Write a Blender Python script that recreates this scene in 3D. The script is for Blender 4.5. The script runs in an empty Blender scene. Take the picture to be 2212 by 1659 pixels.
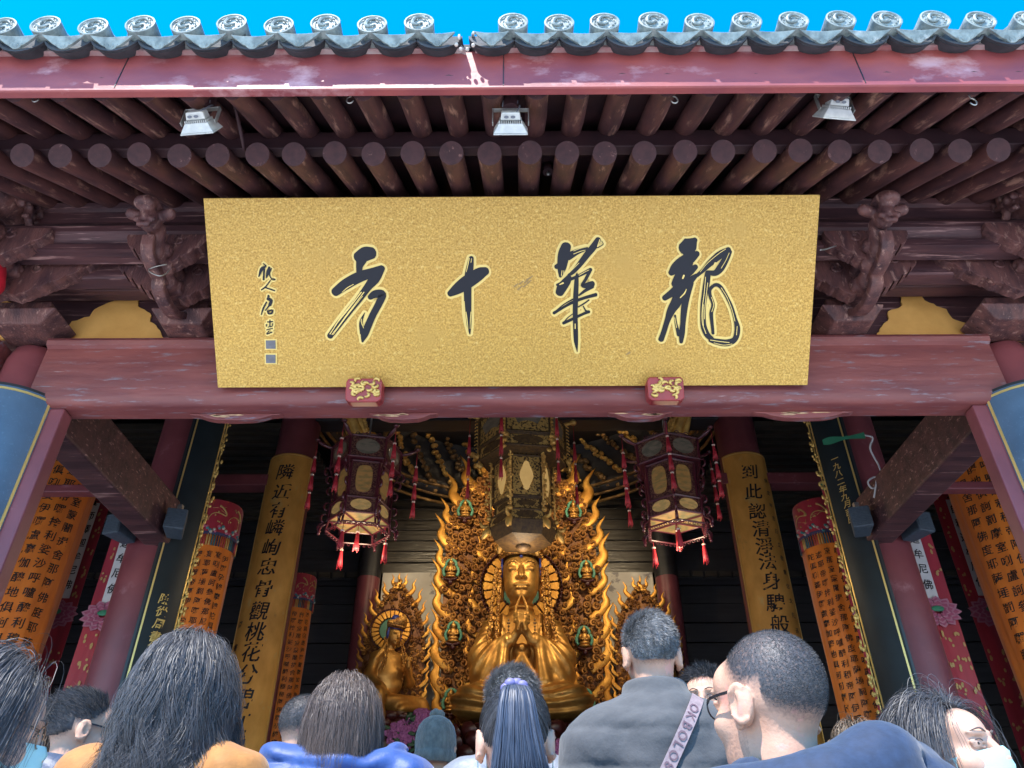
import bpy, math, random
import numpy as np
from mathutils import Vector, Matrix
R = math.radians
PI = math.pi
rng = np.random.default_rng(7)
random.seed(7)
scene = bpy.context.scene
COL = scene.collection
H = 1.3                      # eye height of the photographer
FPX, PITCH, YAW = 1907.0, R(34.5), 0.0075

def ray(u, v):
    """direction through a point of the 2212x1659 view, y component = 1"""
    du, dv = (u - 1106) * 1.1573, (v - 829.5) * 1.1573
    x = du
    y = FPX * math.cos(PITCH) + dv * math.sin(PITCH)
    z = FPX * math.sin(PITCH) - dv * math.cos(PITCH)
    c, s = math.cos(YAW), math.sin(YAW)
    x, y = c * x - s * y, s * x + c * y
    return np.array([x / y, 1.0, z / y])

def P(u, v, d):
    r = ray(u, v) * d
    return np.array([r[0], r[1], r[2] + H])

# ------------------------------------------------------------------ materials
def M(name, c1, c2=None, scale=8, stretch=(1, 1, 1), rough=.6, metal=0, bump=0, bscale=None, bstretch=None,
      spec=.5, c3=None, t3=.6, w3=.03, scale3=5, stretch3=None, detail=5, vary=False, c4=None, t4=.62, scale4=14,
      stretch4=None, coat=0, lo=.35, hi=.65, rough2=None, sheen=0, emit=None, estr=0, sss=0, trans=0, aniso=0):
    m = bpy.data.materials.new(name)
    m.use_nodes = True
    nt = m.node_tree
    N, L = nt.nodes, nt.links
    b = N['Principled BSDF']
    b.inputs['Roughness'].default_value = rough
    b.inputs['Metallic'].default_value = metal
    b.inputs['Specular IOR Level'].default_value = spec
    b.inputs['Coat Weight'].default_value = coat
    b.inputs['Coat Roughness'].default_value = .15
    b.inputs['Sheen Weight'].default_value = sheen
    if sss:
        b.inputs['Subsurface Weight'].default_value = sss
        b.inputs['Subsurface Radius'].default_value = (.012, .005, .003)
    if trans:
        b.inputs['Transmission Weight'].default_value = trans
    if aniso:
        b.inputs['Anisotropic'].default_value = aniso
    if emit:
        b.inputs['Emission Color'].default_value = (*emit, 1)
        b.inputs['Emission Strength'].default_value = estr
    tc = N.new('ShaderNodeTexCoord')
    vec = tc.outputs['Object']
    if vary:
        oi = N.new('ShaderNodeObjectInfo')
        mu = N.new('ShaderNodeVectorMath'); mu.operation = 'ADD'
        sc_ = N.new('ShaderNodeMath'); sc_.operation = 'MULTIPLY'; sc_.inputs[1].default_value = 37.0
        L.new(oi.outputs['Random'], sc_.inputs[0])
        L.new(vec, mu.inputs[0]); L.new(sc_.outputs[0], mu.inputs[1])
        vec = mu.outputs[0]
    def noise(s, st, det=detail, rg=.55):
        mp = N.new('ShaderNodeMapping'); mp.inputs['Scale'].default_value = st
        L.new(vec, mp.inputs['Vector'])
        n = N.new('ShaderNodeTexNoise'); n.inputs['Scale'].default_value = s
        n.inputs['Detail'].default_value = det; n.inputs['Roughness'].default_value = rg
        L.new(mp.outputs[0], n.inputs['Vector'])
        return n.outputs['Fac']
    def ramp(fac, a, c):
        r = N.new('ShaderNodeMapRange'); r.inputs['From Min'].default_value = a; r.inputs['From Max'].default_value = c
        L.new(fac, r.inputs['Value']); return r.outputs[0]
    def mix(fac, A, B):
        x = N.new('ShaderNodeMix'); x.data_type = 'RGBA'
        L.new(fac, x.inputs['Factor'])
        for k, S in ((6, A), (7, B)):
            if isinstance(S, tuple): x.inputs[k].default_value = (*S, 1)
            else: L.new(S, x.inputs[k])
        return x.outputs[2]
    col = c1
    if c2:
        f = noise(scale, stretch)
        col = mix(ramp(f, lo, hi), c1, c2)
        if rough2 is not None:
            rr = N.new('ShaderNodeMapRange'); rr.inputs['From Min'].default_value = lo; rr.inputs['From Max'].default_value = hi
            rr.inputs['To Min'].default_value = rough; rr.inputs['To Max'].default_value = rough2
            L.new(f, rr.inputs['Value']); L.new(rr.outputs[0], b.inputs['Roughness'])
    if c3:
        col = mix(ramp(noise(scale3, stretch3 or stretch, 8, .65), t3, t3 + w3), col, c3)
    if c4:
        col = mix(ramp(noise(scale4, stretch4 or stretch, 8, .65), t4, t4 + w3), col, c4)
    if isinstance(col, tuple): b.inputs['Base Color'].default_value = (*col, 1)
    else: L.new(col, b.inputs['Base Color'])
    if bump:
        bp = N.new('ShaderNodeBump'); bp.inputs['Strength'].default_value = 1
        bp.inputs['Distance'].default_value = bump
        L.new(noise(bscale or scale, bstretch or stretch), bp.inputs['Height'])
        L.new(bp.outputs[0], b.inputs['Normal'])
    return m

# ------------------------------------------------------------------ mesh building
class MB:
    def __init__(s):
        s.v = []; s.f = []; s.m = []; s.n = 0
    def add(s, V, F, mi=0):
        V = np.asarray(V, float).reshape(-1, 3)
        n = s.n
        s.v.append(V)
        s.f.extend([tuple(int(i) + n for i in f) for f in F])
        s.m.extend([mi] * len(F))
        s.n += len(V)
        return s
    def box(s, a, b, mi=0, rot=None, at=None):
        (x0, y0, z0), (x1, y1, z1) = a, b
        V = np.array([(x0, y0, z0), (x1, y0, z0), (x1, y1, z0), (x0, y1, z0), (x0, y0, z1), (x1, y0, z1), (x1, y1, z1), (x0, y1, z1)])
        if rot is not None: V = V @ np.array(rot).T
        if at is not None: V = V + np.array(at)
        return s.add(V, [(0, 3, 2, 1), (4, 5, 6, 7), (0, 1, 5, 4), (1, 2, 6, 5), (2, 3, 7, 6), (3, 0, 4, 7)], mi)
    def tube(s, pts, rad, n=8, caps=True, mi=0, up=(0, 0, 1), flat=1.0):
        pts = np.asarray(pts, float)
        k = len(pts)
        rad = np.full(k, rad) if np.isscalar(rad) else np.asarray(rad, float)
        T = np.gradient(pts, axis=0)
        T /= np.linalg.norm(T, axis=1)[:, None] + 1e-9
        U = np.array(up, float)
        V = []
        ang = np.linspace(0, 2 * PI, n, endpoint=False)
        for i in range(k):
            a = np.cross(T[i], U)
            if np.linalg.norm(a) < 1e-4: a = np.cross(T[i], np.array([1., .1, 0]))
            a /= np.linalg.norm(a); c = np.cross(a, T[i])
            U = c
            V.append(pts[i] + rad[i] * (np.cos(ang)[:, None] * a + flat * np.sin(ang)[:, None] * c))
        V = np.concatenate(V)
        F = [(i * n + j, i * n + (j + 1) % n, (i + 1) * n + (j + 1) % n, (i + 1) * n + j) for i in range(k - 1) for j in range(n)]
        if caps: F += [tuple(range(n - 1, -1, -1)), tuple(range((k - 1) * n, k * n))]
        return s.add(V, F, mi)
    def lathe(s, prof, c=(0, 0, 0), n=24, a0=0, a1=2 * PI, mi=0, sx=1, sy=1):
        full = abs(a1 - a0 - 2 * PI) < 1e-6
        ang = np.linspace(a0, a1, n, endpoint=not full)
        V = [(c[0] + r * math.cos(a) * sx, c[1] + r * math.sin(a) * sy, c[2] + z) for r, z in prof for a in ang]
        m = len(ang)
        F = []
        for i in range(len(prof) - 1):
            for j in range(m if full else m - 1):
                q = (j + 1) % m
                F.append((i * m + j, i * m + q, (i + 1) * m + q, (i + 1) * m + j))
        return s.add(V, F, mi)
    def sph(s, c, r, nu=10, nv=7, mi=0, rot=None):
        r = (r, r, r) if np.isscalar(r) else r
        V = [(0, 0, 1)]
        for i in range(1, nv):
            t = PI * i / nv
            for j in range(nu):
                p = 2 * PI * j / nu
                V.append((math.sin(t) * math.cos(p), math.sin(t) * math.sin(p), math.cos(t)))
        V.append((0, 0, -1))
        F = [(0, 1 + j, 1 + (j + 1) % nu) for j in range(nu)]
        for i in range(nv - 2):
            a, b = 1 + i * nu, 1 + (i + 1) * nu
            F += [(a + j, b + j, b + (j + 1) % nu, a + (j + 1) % nu) for j in range(nu)]
        l = len(V) - 1; a = 1 + (nv - 2) * nu
        F += [(l, a + (j + 1) % nu, a + j) for j in range(nu)]
        V = np.array(V) * np.array(r)
        if rot is not None: V = V @ np.array(rot).T
        return s.add(V + np.array(c), F, mi)
    def prism(s, poly, O, A, B, C, t, mi=0):
        """polygon (a,b) -> O + a*A + b*B, extruded by t along C"""
        O, A, B, C = (np.array(q, float) for q in (O, A, B, C))
        p = np.array([O + a * A + b * B for a, b in poly])
        n = len(p)
        V = np.concatenate([p, p + C * t])
        F = [tuple(range(n - 1, -1, -1)), tuple(range(n, 2 * n))] + [(i, (i + 1) % n, n + (i + 1) % n, n + i) for i in range(n)]
        return s.add(V, F, mi)
    def sweep(s, prof, pts_x, mi=0, caps=True):
        """closed profile of (y,z) extruded along x through given x stations"""
        n = len(prof)
        V = [(x, y, z) for x in pts_x for y, z in prof]
        F = [(i * n + j, (i + 1) * n + j, (i + 1) * n + (j + 1) % n, i * n + (j + 1) % n) for i in range(len(pts_x) - 1) for j in range(n)]
        if caps: F += [tuple(range(n)), tuple(range((len(pts_x)) * n - 1, (len(pts_x) - 1) * n - 1, -1))]
        return s.add(V, F, mi)

def weld(me):
    pass

WL = {}          # world location of every thing / part
def tag(o, label=None, cat=None, group=None, kind=None):
    if label: o['label'] = label
    if cat: o['category'] = cat
    if group: o['group'] = group
    if kind: o['kind'] = kind
    return o

def thing(name, label, cat, loc=(0, 0, 0), group=None):
    o = bpy.data.objects.new(name, None); COL.objects.link(o)
    o.empty_display_size = .1
    o.location = loc
    WL[o.name] = np.array(loc, float)
    return tag(o, label, cat, group)

def mesh_obj(name, V, F, mats, parent=None, smooth=False, mi=None, loc=None, auto=None):
    base = np.zeros(3)
    if parent is not None: base = WL[parent.name]
    if loc is not None and parent is None: base = np.array(loc, float)
    me = bpy.data.meshes.new(name)
    V = np.asarray(V, float) - base
    if isinstance(F, np.ndarray):
        nf, k = F.shape
        me.vertices.add(len(V)); me.vertices.foreach_set('co', V.astype(np.float32).ravel())
        me.loops.add(nf * k); me.loops.foreach_set('vertex_index', F.astype(np.int32).ravel())
        me.polygons.add(nf)
        me.polygons.foreach_set('loop_start', np.arange(0, nf * k, k, dtype=np.int32))
        me.update(calc_edges=True)
    else:
        me.from_pydata(V.tolist(), [], F)
    if not isinstance(mats, (list, tuple)): mats = [mats]
    for m in mats: me.materials.append(m)
    if mi is not None and len(mats) > 1: me.polygons.foreach_set('material_index', np.asarray(mi, np.int32))
    me.polygons.foreach_set('use_smooth', np.full(len(me.polygons), smooth))
    me.validate(clean_customdata=False)
    if smooth and auto: me.set_sharp_from_angle(angle=R(auto))
    o = bpy.data.objects.new(name, me); COL.objects.link(o)
    if parent is not None:
        o.parent = parent
        WL[o.name] = base
    else:
        o.location = base
        WL[o.name] = base
    return o

def part(name, mb, mats, parent=None, smooth=False, bevel=0, auto=None, label=None, loc=None):
    V = np.concatenate(mb.v)
    o = mesh_obj(name, V, mb.f, mats, parent, smooth or bool(auto), mb.m, loc, auto)
    if bevel:
        b = o.modifiers.new('bevel', 'BEVEL'); b.width = bevel; b.segments = 2; b.limit_method = 'ANGLE'; b.angle_limit = R(35)
    if label: o['label'] = label
    return o

def dup(o, parent=None, off=(0, 0, 0), root=True, mirror=False):
    """copy of an object and its parts (mesh data shared), linked without operators"""
    c = o.copy(); COL.objects.link(c)
    WL[c.name] = WL[o.name] + np.array(off)
    if parent is not None:
        c.parent = parent
        if root: c.location = Vector(o.location) + Vector(off)
    elif root:
        c.location = Vector(o.location) + Vector(off)
    for ch in list(o.children): dup(ch, c, (0, 0, 0), False)
    return c

def catmull(pts, n=6):
    p = np.asarray(pts, float)
    if len(p) < 3:
        return np.array([p[0] + (p[-1] - p[0]) * t for t in np.linspace(0, 1, n + 1)])
    q = np.vstack([2 * p[0] - p[1], p, 2 * p[-1] - p[-2]])
    out = []
    for i in range(1, len(q) - 2):
        for t in np.linspace(0, 1, n, endpoint=False):
            a, b, c, d = q[i - 1], q[i], q[i + 1], q[i + 2]
            out.append(.5 * (2 * b + (c - a) * t + (2 * a - 5 * b + 4 * c - d) * t * t + (3 * b - a - 3 * c + d) * t ** 3))
    out.append(p[-1])
    return np.array(out)

# ------------------------------------------------------------------ glyphs (built-in font)
GL = {}
def load_glyphs(chars):
    obs = {}
    for ch in sorted(set(chars)):
        if ch in GL or ch.isspace(): continue
        cu = bpy.data.curves.new('glyph', 'FONT'); cu.body = ch; cu.size = 1; cu.resolution_u = 2
        cu.align_x = 'CENTER'; cu.offset = .012
        o = bpy.data.objects.new('glyph', cu); COL.objects.link(o); obs[ch] = o
    bpy.context.view_layer.update()
    dg = bpy.context.evaluated_depsgraph_get()
    for ch, o in obs.items():
        me = bpy.data.meshes.new_from_object(o.evaluated_get(dg))
        V = np.array([v.co[:2] for v in me.vertices]).reshape(-1, 2)
        F = [tuple(p.vertices) for p in me.polygons]
        if len(V):
            c = (V.max(0) + V.min(0)) / 2
            if ord(ch) > 0x2e00: V = V - c
            else: V = V - np.array([c[0], 0])
        GL[ch] = (V, F)
        cu = o.data
        bpy.data.objects.remove(o); bpy.data.curves.remove(cu); bpy.data.meshes.remove(me)

def glyph_on(mb, ch, fn, size, cx, cy, mi=0, sx=1.0, shear=0.0, rot=0):
    V, F = GL[ch]
    if not len(V): return
    a = V[:, 0] * size * sx + shear * V[:, 1] * size; b = V[:, 1] * size + .12 * shear * V[:, 0] * size
    if rot: a, b = a * math.cos(rot) - b * math.sin(rot), a * math.sin(rot) + b * math.cos(rot)
    mb.add(np.array([fn(cx + p, cy + q) for p, q in zip(a, b)]), F, mi)

# ------------------------------------------------------------------ signed-distance sculpting
def smin(a, b, k):
    if k <= 0: return np.minimum(a, b)
    h = np.clip(.5 + .5 * (b - a) / k, 0, 1)
    return b + (a - b) * h - k * h * (1 - h)

def ell(c, r, rot=None):
    c = np.array(c, float); r = np.array(r, float) if not np.isscalar(r) else np.full(3, float(r))
    def f(X, Y, Z):
        x, y, z = X - c[0], Y - c[1], Z - c[2]
        if rot is not None:
            m = np.array(rot).T
            x, y, z = m[0, 0] * x + m[0, 1] * y + m[0, 2] * z, m[1, 0] * x + m[1, 1] * y + m[1, 2] * z, m[2, 0] * x + m[2, 1] * y + m[2, 2] * z
        k0 = np.sqrt((x / r[0]) ** 2 + (y / r[1]) ** 2 + (z / r[2]) ** 2)
        k1 = np.sqrt((x / r[0] ** 2) ** 2 + (y / r[1] ** 2) ** 2 + (z / r[2] ** 2) ** 2)
        return k0 * (k0 - 1) / (k1 + 1e-9)
    m = r.max() if rot is not None else r
    return f, c - m, c + m

def cap(a, b, ra, rb=None):
    a = np.array(a, float); b = np.array(b, float); rb = ra if rb is None else rb
    d = b - a; L2 = float(d @ d) + 1e-12
    def f(X, Y, Z):
        t = np.clip(((X - a[0]) * d[0] + (Y - a[1]) * d[1] + (Z - a[2]) * d[2]) / L2, 0, 1)
        return np.sqrt((X - a[0] - t * d[0]) ** 2 + (Y - a[1] - t * d[1]) ** 2 + (Z - a[2] - t * d[2]) ** 2) - (ra + (rb - ra) * t)
    m = max(ra, rb)
    return f, np.minimum(a, b) - m, np.maximum(a, b) + m

class Field:
    def __init__(s, xs, ys, zs):
        s.g = [np.asarray(q, float) for q in (xs, ys, zs)]
        s.F = np.full([len(q) for q in s.g], 9.0)
    def _sl(s, lo, hi, pad):
        sl = []
        for q, a, b in zip(s.g, lo, hi):
            i0 = max(0, np.searchsorted(q, a - pad) - 3); i1 = min(len(q), np.searchsorted(q, b + pad) + 3)
            sl.append(slice(i0, i1))
        X, Y, Z = np.meshgrid(*[q[k] for q, k in zip(s.g, sl)], indexing='ij')
        return tuple(sl), X, Y, Z
    def add(s, prim, k=.01, warp=None, T=None):
        f, lo, hi = prim
        if T is not None:
            m, o = T
            cs = np.array([[x, y, z] for x in (lo[0], hi[0]) for y in (lo[1], hi[1]) for z in (lo[2], hi[2])]) @ m.T + o
            lo2, hi2 = cs.min(0), cs.max(0)
        else: lo2, hi2 = lo, hi
        sl, X, Y, Z = s._sl(lo2, hi2, k + .005)
        if X.size == 0: return s
        if T is not None:
            x, y, z = X - o[0], Y - o[1], Z - o[2]
            X, Y, Z = (m[0, i] * x + m[1, i] * y + m[2, i] * z for i in range(3))
        d = f(X, Y, Z)
        if warp is not None: d = d + warp(X, Y, Z)
        s.F[sl] = smin(s.F[sl], d, k)
        return s
    def sub(s, prim, k=.01, T=None):
        f, lo, hi = prim
        if T is not None:
            m, o = T
            cs = np.array([[x, y, z] for x in (lo[0], hi[0]) for y in (lo[1], hi[1]) for z in (lo[2], hi[2])]) @ m.T + o
            lo, hi = cs.min(0), cs.max(0)
        sl, X, Y, Z = s._sl(lo, hi, k + .005)
        if X.size == 0: return s
        if T is not None:
            x, y, z = X - o[0], Y - o[1], Z - o[2]
            X, Y, Z = (m[0, i] * x + m[1, i] * y + m[2, i] * z for i in range(3))
        s.F[sl] = -smin(-s.F[sl], f(X, Y, Z), k)
        return s
    def warp(s, fn):
        X, Y, Z = np.meshgrid(*s.g, indexing='ij')
        near = np.abs(s.F) < .3
        s.F[near] += fn(X[near], Y[near], Z[near])
        return s
    def mesh(s):
        F = s.F
        nx, ny, nz = F.shape
        ins = F < 0
        c = np.zeros((nx - 1, ny - 1, nz - 1), np.int8)
        for i in (0, 1):
            for j in (0, 1):
                for k in (0, 1):
                    c += ins[i:nx - 1 + i, j:ny - 1 + j, k:nz - 1 + k]
        act = (c > 0) & (c < 8)
        idx = np.argwhere(act)
        vid = np.full(act.shape, -1, np.int64); vid[act] = np.arange(len(idx))
        acc = np.zeros((len(idx), 3)); cnt = np.zeros(len(idx))
        cor = [(i, j, k) for i in (0, 1) for j in (0, 1) for k in (0, 1)]
        val = {q: F[idx[:, 0] + q[0], idx[:, 1] + q[1], idx[:, 2] + q[2]] for q in cor}
        for a in cor:
            for ax in range(3):
                if a[ax] == 0:
                    b = list(a); b[ax] = 1; b = tuple(b)
                    va, vb = val[a], val[b]
                    m = (va < 0) != (vb < 0)
                    t = np.where(m, va / np.where(m, va - vb, 1), 0)
                    p = np.tile(np.array(a, float), (len(idx), 1)); p[:, ax] += t
                    acc[m] += p[m]; cnt[m] += 1
        pos = idx + acc / cnt[:, None]
        V = np.stack([np.interp(pos[:, i], np.arange(len(s.g[i])), s.g[i]) for i in range(3)], 1)
        Q = []
        for ax in range(3):
            a0 = [slice(None)] * 3; a1 = [slice(None)] * 3
            a0[ax] = slice(0, -1); a1[ax] = slice(1, None)
            A, B = ins[tuple(a0)], ins[tuple(a1)]
            e = np.argwhere(A != B)
            o1, o2 = [(1, 2), (2, 0), (0, 1)][ax]
            ok = (e[:, o1] > 0) & (e[:, o2] > 0) & (e[:, o1] < F.shape[o1] - 1) & (e[:, o2] < F.shape[o2] - 1)
            e = e[ok]
            sg = A[e[:, 0], e[:, 1], e[:, 2]]
            def cid(d1, d2):
                q = e.copy(); q[:, o1] += d1; q[:, o2] += d2
                return vid[q[:, 0], q[:, 1], q[:, 2]]
            q = np.stack([cid(-1, -1), cid(0, -1), cid(0, 0), cid(-1, 0)], 1)
            q[~sg] = q[~sg][:, ::-1]
            Q.append(q)
        Q = np.concatenate(Q)
        Q = Q[(Q >= 0).all(1)]
        return V, Q

def rz(a): c, s = math.cos(a), math.sin(a); return np.array([[c, -s, 0], [s, c, 0], [0, 0, 1.]])
def rx(a): c, s = math.cos(a), math.sin(a); return np.array([[1., 0, 0], [0, c, -s], [0, s, c]])
def ry(a): c, s = math.cos(a), math.sin(a); return np.array([[c, 0, s], [0, 1., 0], [-s, 0, c]])
Zr = lambda z: z + H
# ------------------------------------------------------------------ materials of the place
m_stone = M('granite_paving', (.44, .43, .41), (.55, .54, .52), 6, rough=.75, bump=.003, bscale=30)
m_lintel = M('flaking_red_beam', (.21, .058, .054), (.135, .034, .038), 5, (.35, 2, 2), rough=.5, bump=.004, bscale=9, bstretch=(.5, 3, 3),
             c3=(.19, .145, .175), t3=.565, w3=.10, scale3=15, stretch3=(.30, 2, 2.0), c4=(.42, .31, .31), t4=.665, scale4=13, stretch4=(.30, 2, 3.0))
m_col = M('red_column_paint', (.20, .05, .06), (.15, .036, .046), 3, rough=.45, bump=.002, bscale=8, c3=(.25, .10, .12), t3=.6, w3=.1, scale3=4)
m_dark = M('weathered_brown_timber', (.092, .034, .036), (.038, .014, .019), 6, (.3, 2, 2), rough=.6, bump=.004, bscale=14, bstretch=(.3, 3, 3),
           c3=(.34, .19, .175), t3=.58, w3=.10, scale3=10, stretch3=(.2, 2, 5), vary=True)
m_carve = M('carved_brown_timber', (.145, .056, .048), (.052, .020, .024), 9, (1.5, 1.5, .5), rough=.6, bump=.007, bscale=30, bstretch=(2.5, 2.5, .6),
            c3=(.34, .19, .155), t3=.57, w3=.12, scale3=14, stretch3=(2, 2, .6), vary=True)
m_raft = M('rafter_timber', (.115, .040, .036), (.05, .017, .021), 9, (2.2, .35, .5), rough=.62, bump=.004, bscale=18, bstretch=(3, .25, .5),
           c3=(.36, .19, .14), t3=.56, w3=.13, scale3=12, stretch3=(2.4, .3, .5), c4=(.03, .012, .014), t4=.69, scale4=14, stretch4=(3, .22, .4), vary=True)
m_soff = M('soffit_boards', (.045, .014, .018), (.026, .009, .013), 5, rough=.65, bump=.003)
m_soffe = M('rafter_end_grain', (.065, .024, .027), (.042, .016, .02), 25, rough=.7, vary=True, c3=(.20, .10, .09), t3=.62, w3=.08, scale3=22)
m_fascia = M('peeling_red_fascia', (.33, .074, .066), (.20, .042, .052), 2.2, (.8, 1, 1.6), rough=.5, bump=.003, bscale=12, detail=7,
             c3=(.50, .27, .28), t3=.56, w3=.12, scale3=2.4, stretch3=(.8, 1, 1.3), c4=(.15, .045, .07), t4=.66, scale4=5, stretch4=(3, 1, .6))
m_tile = M('grey_roof_tile', (.27, .32, .31), (.13, .16, .16), 22, rough=.6, bump=.003, bscale=40, c3=(.38, .40, .38), t3=.6, w3=.1, scale3=9, vary=True)
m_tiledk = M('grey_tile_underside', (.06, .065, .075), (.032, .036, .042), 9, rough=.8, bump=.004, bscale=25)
m_tilew = M('mossy_cover_tile', (.12, .135, .125), (.06, .07, .06), 14, rough=.8, bump=.004, bscale=30, c3=(.36, .37, .34), t3=.60, w3=.06, scale3=18)
m_mortar = M('lime_mortar', (.42, .34, .33), (.28, .10, .10), 7, rough=.85, bump=.006, bscale=20)
m_yellow = M('ochre_plaster', (.80, .42, .11), (.68, .34, .08), 4, rough=.8, bump=.003, bscale=12)
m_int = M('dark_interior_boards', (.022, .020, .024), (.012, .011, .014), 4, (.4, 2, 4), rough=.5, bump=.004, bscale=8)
m_back = M('varnished_back_boards', (.055, .045, .034), (.028, .023, .02), 5, (.35, 2, 5), rough=.32, bump=.006, bscale=7, bstretch=(.3, 2, 4))
m_white = M('old_white_screen', (.66, .62, .55), (.54, .50, .45), 3, rough=.8, c3=(.27, .25, .25), t3=.58, w3=.05, scale3=4)
m_iron = M('galvanised_steel', (.42, .42, .40), (.3, .3, .3), 20, rough=.4, metal=.7)

# ------------------------------------------------------------------ ground, steps
ground = MB(); ground.box((-60, -60, -.3), (60, 40, 0))
tag(part('ground', ground, m_stone), kind='structure')
stp = MB()
stp.box((-7, 1.75, .004), (7, 20, .15)); stp.box((-7, 2.15, .15), (7, 20, .30)); stp.box((-7, 3.2, .30), (7, 20, .45))
tag(part('steps', stp, m_stone, bevel=.012), kind='structure')

# ------------------------------------------------------------------ the hall
hall = thing('temple_hall', 'red timber Buddhist temple hall with grey tiled eaves above its open front', 'temple', (0, 4.1, .45))

def column(x, y, r, top, mat):
    mb = MB()
    mb.lathe([(0, .45), (r * 1.5, .45), (r * 1.55, .53), (r * 1.3, .62), (r * 1.02, .64), (r, top * .5), (r * .97, top - .12), (r * .85, top - .03), (r * .6, top)], (x, y, 0), 28)
    return part('column', mb, mat, hall, smooth=True, auto=50)
for s in (-1, 1):
    column(s * 3.27, 4.2, .19, Zr(3.14), m_col)
    column(s * 3.28, 6.6, .28, Zr(4.6), m_col)
    column(s * 3.28, 9.9, .30, Zr(6.6), m_col)
    column(s * 9.0, 4.2, .19, Zr(3.14), m_col)
    mb = MB(); mb.lathe([(.2, Zr(0)), (.2, Zr(4.78))], (s * 2.62, 13.0, 0), 20); mb.lathe([(.205, Zr(4.78)), (.205, Zr(8))], (s * 2.62, 13.0, 0), 20, mi=1)
    part('column', mb, [m_col, m_int], hall, smooth=True)

LP = [(4.02, 3.125), (3.975, 3.115), (3.965, 3.09), (3.975, 3.06), (4.0, 3.045), (4.0, 2.675), (4.008, 2.645), (4.024, 2.625), (4.05, 2.614), (4.185, 2.614), (4.25, 2.70), (4.25, 3.125)]
LP = [(y, Zr(z)) for y, z in LP]
mb = MB(); mb.sweep(LP, np.linspace(-3.1, 3.1, 30))
part('lintel_beam', mb, m_lintel, hall, auto=40, smooth=True)
for s in (-1, 1):
    mb = MB(); xs = np.linspace(3.44, 8.8, 12) * s
    mb.sweep(LP if s > 0 else LP[::-1], xs); part('lintel_beam', mb, m_lintel, hall, smooth=True, auto=40)
    mb = MB(); a, b = sorted((s * 2.865, s * 3.0)); mb.box((a, 4.05, .45), (b, 4.16, Zr(2.612))); part('jamb_post', mb, m_col, hall, bevel=.012)
# scalloped cheek boards under the lintel
def cheek(x0, x1, y):
    w = x1 - x0
    po = [(0, 0), (.04, -.010), (.12, -.014), (.2, -.032), (.3, -.045), (.5, -.05), (.7, -.045), (.8, -.032), (.88, -.014), (.96, -.010), (1, 0)]
    mb = MB(); mb.prism([(x0 + a * w, b) for a, b in po], (0, y, Zr(2.612)), (1, 0, 0), (0, 0, 1), (0, 1, 0), .05)
    part('cheek_board', mb, m_lintel, hall, bevel=.004)
for x0, x1 in ((-2.1, -1.5), (-.95, -.5), (.58, 1.0), (1.5, 2.15)): cheek(x0, x1, 4.12)
m_chip = M('bare_chipped_wood', (.55, .38, .22), (.40, .24, .15), 20, rough=.8)
for x0, x1 in ((-2.02, -1.66), (-.93, -.58), (.62, .95), (1.62, 2.02)):      # bare chipped wood on the arris
    mb = MB()
    for k in range(5):
        a = x0 + (x1 - x0) * rng.uniform(0, .7); b = a + (x1 - x0) * rng.uniform(.12, .35)
        z = rng.uniform(2.585, 2.603); yy = 4.1215
        n = 7
        up = [(a + (b - a) * t, .006 * math.sin(PI * t) * rng.uniform(.5, 1.3)) for t in np.linspace(0, 1, n)]
        dn = [(p, -q * .8) for p, q in up[1:-1]][::-1]
        mb.prism(up + dn, (0, yy, Zr(z)), (1, 0, 0), (0, 0, 1), (0, -1, 0), .004)
    part('chipped_wood', mb, m_chip, hall)

# ochre plaster between the bracket sets, in front of brown boards
mb = MB(); mb.box((-9, 4.135, Zr(3.12)), (9, 4.2, Zr(4.1))); part('wall_board', mb, m_dark, hall)
def on_y(u, v, y): r = ray(u, v); return (r[0] * y, r[2] * y + H)
def panel(pts, x0, y0, sc):
    q = [on_y((x0 + a * sc) / 1.1573, (y0 + b * sc) / 1.1573, 4.12) for a, b in pts]
    out = []
    for i, p in enumerate(q):                      # ragged edge
        n = q[(i + 1) % len(q)]
        L = math.hypot(n[0] - p[0], n[1] - p[1]); k = max(1, int(L / .025))
        for t in range(k):
            f = t / k; j = .006 if abs(n[1] - p[1]) > .02 else 0
            out.append((p[0] + (n[0] - p[0]) * f + rng.uniform(-j, j), max(Zr(3.1), p[1] + (n[1] - p[1]) * f + rng.uniform(-j, j))))
    mb = MB(); mb.prism(out, (0, 4.12, 0), (1, 0, 0), (0, 0, 1), (0, 1, 0), .018)
    part('plaster_panel', mb, m_yellow, hall)
panel([(560, 1500), (590, 1430), (690, 1310), (850, 1260), (900, 1190), (1090, 1110), (1150, 1045), (1290, 1035), (1320, 1090), (1320, 1170), (1440, 1225), (1430, 1310), (1490, 1350), (1580, 1500)], 0, 460, .2622)
panel([(-300, 1480), (-300, 1200), (-200, 1020), (50, 1020), (60, 1110), (160, 1160), (160, 1280), (240, 1390), (240, 1480)], 0, 460, .2622)
panel([(1900, 1500), (1950, 1400), (2040, 1380), (2300, 1250), (2300, 1500)], 0, 460, .2622)
panel([(740, 1545), (750, 1500), (820, 1380), (870, 1350), (870, 1250), (980, 1220), (1000, 1190), (1000, 1090), (1180, 1075), (1230, 1150), (1440, 1240), (1500, 1330), (1660, 1380), (1690, 1430), (1780, 1510), (1780, 1545)], 2000, 460, .2532)
panel([(-150, 1545), (-150, 1300), (60, 1345), (120, 1370), (310, 1420), (340, 1545)], 2000, 460, .2532)
panel([(2140, 1545), (2150, 1440), (2300, 1200), (2600, 1060), (2700, 1545)], 2000, 460, .2532)

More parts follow.
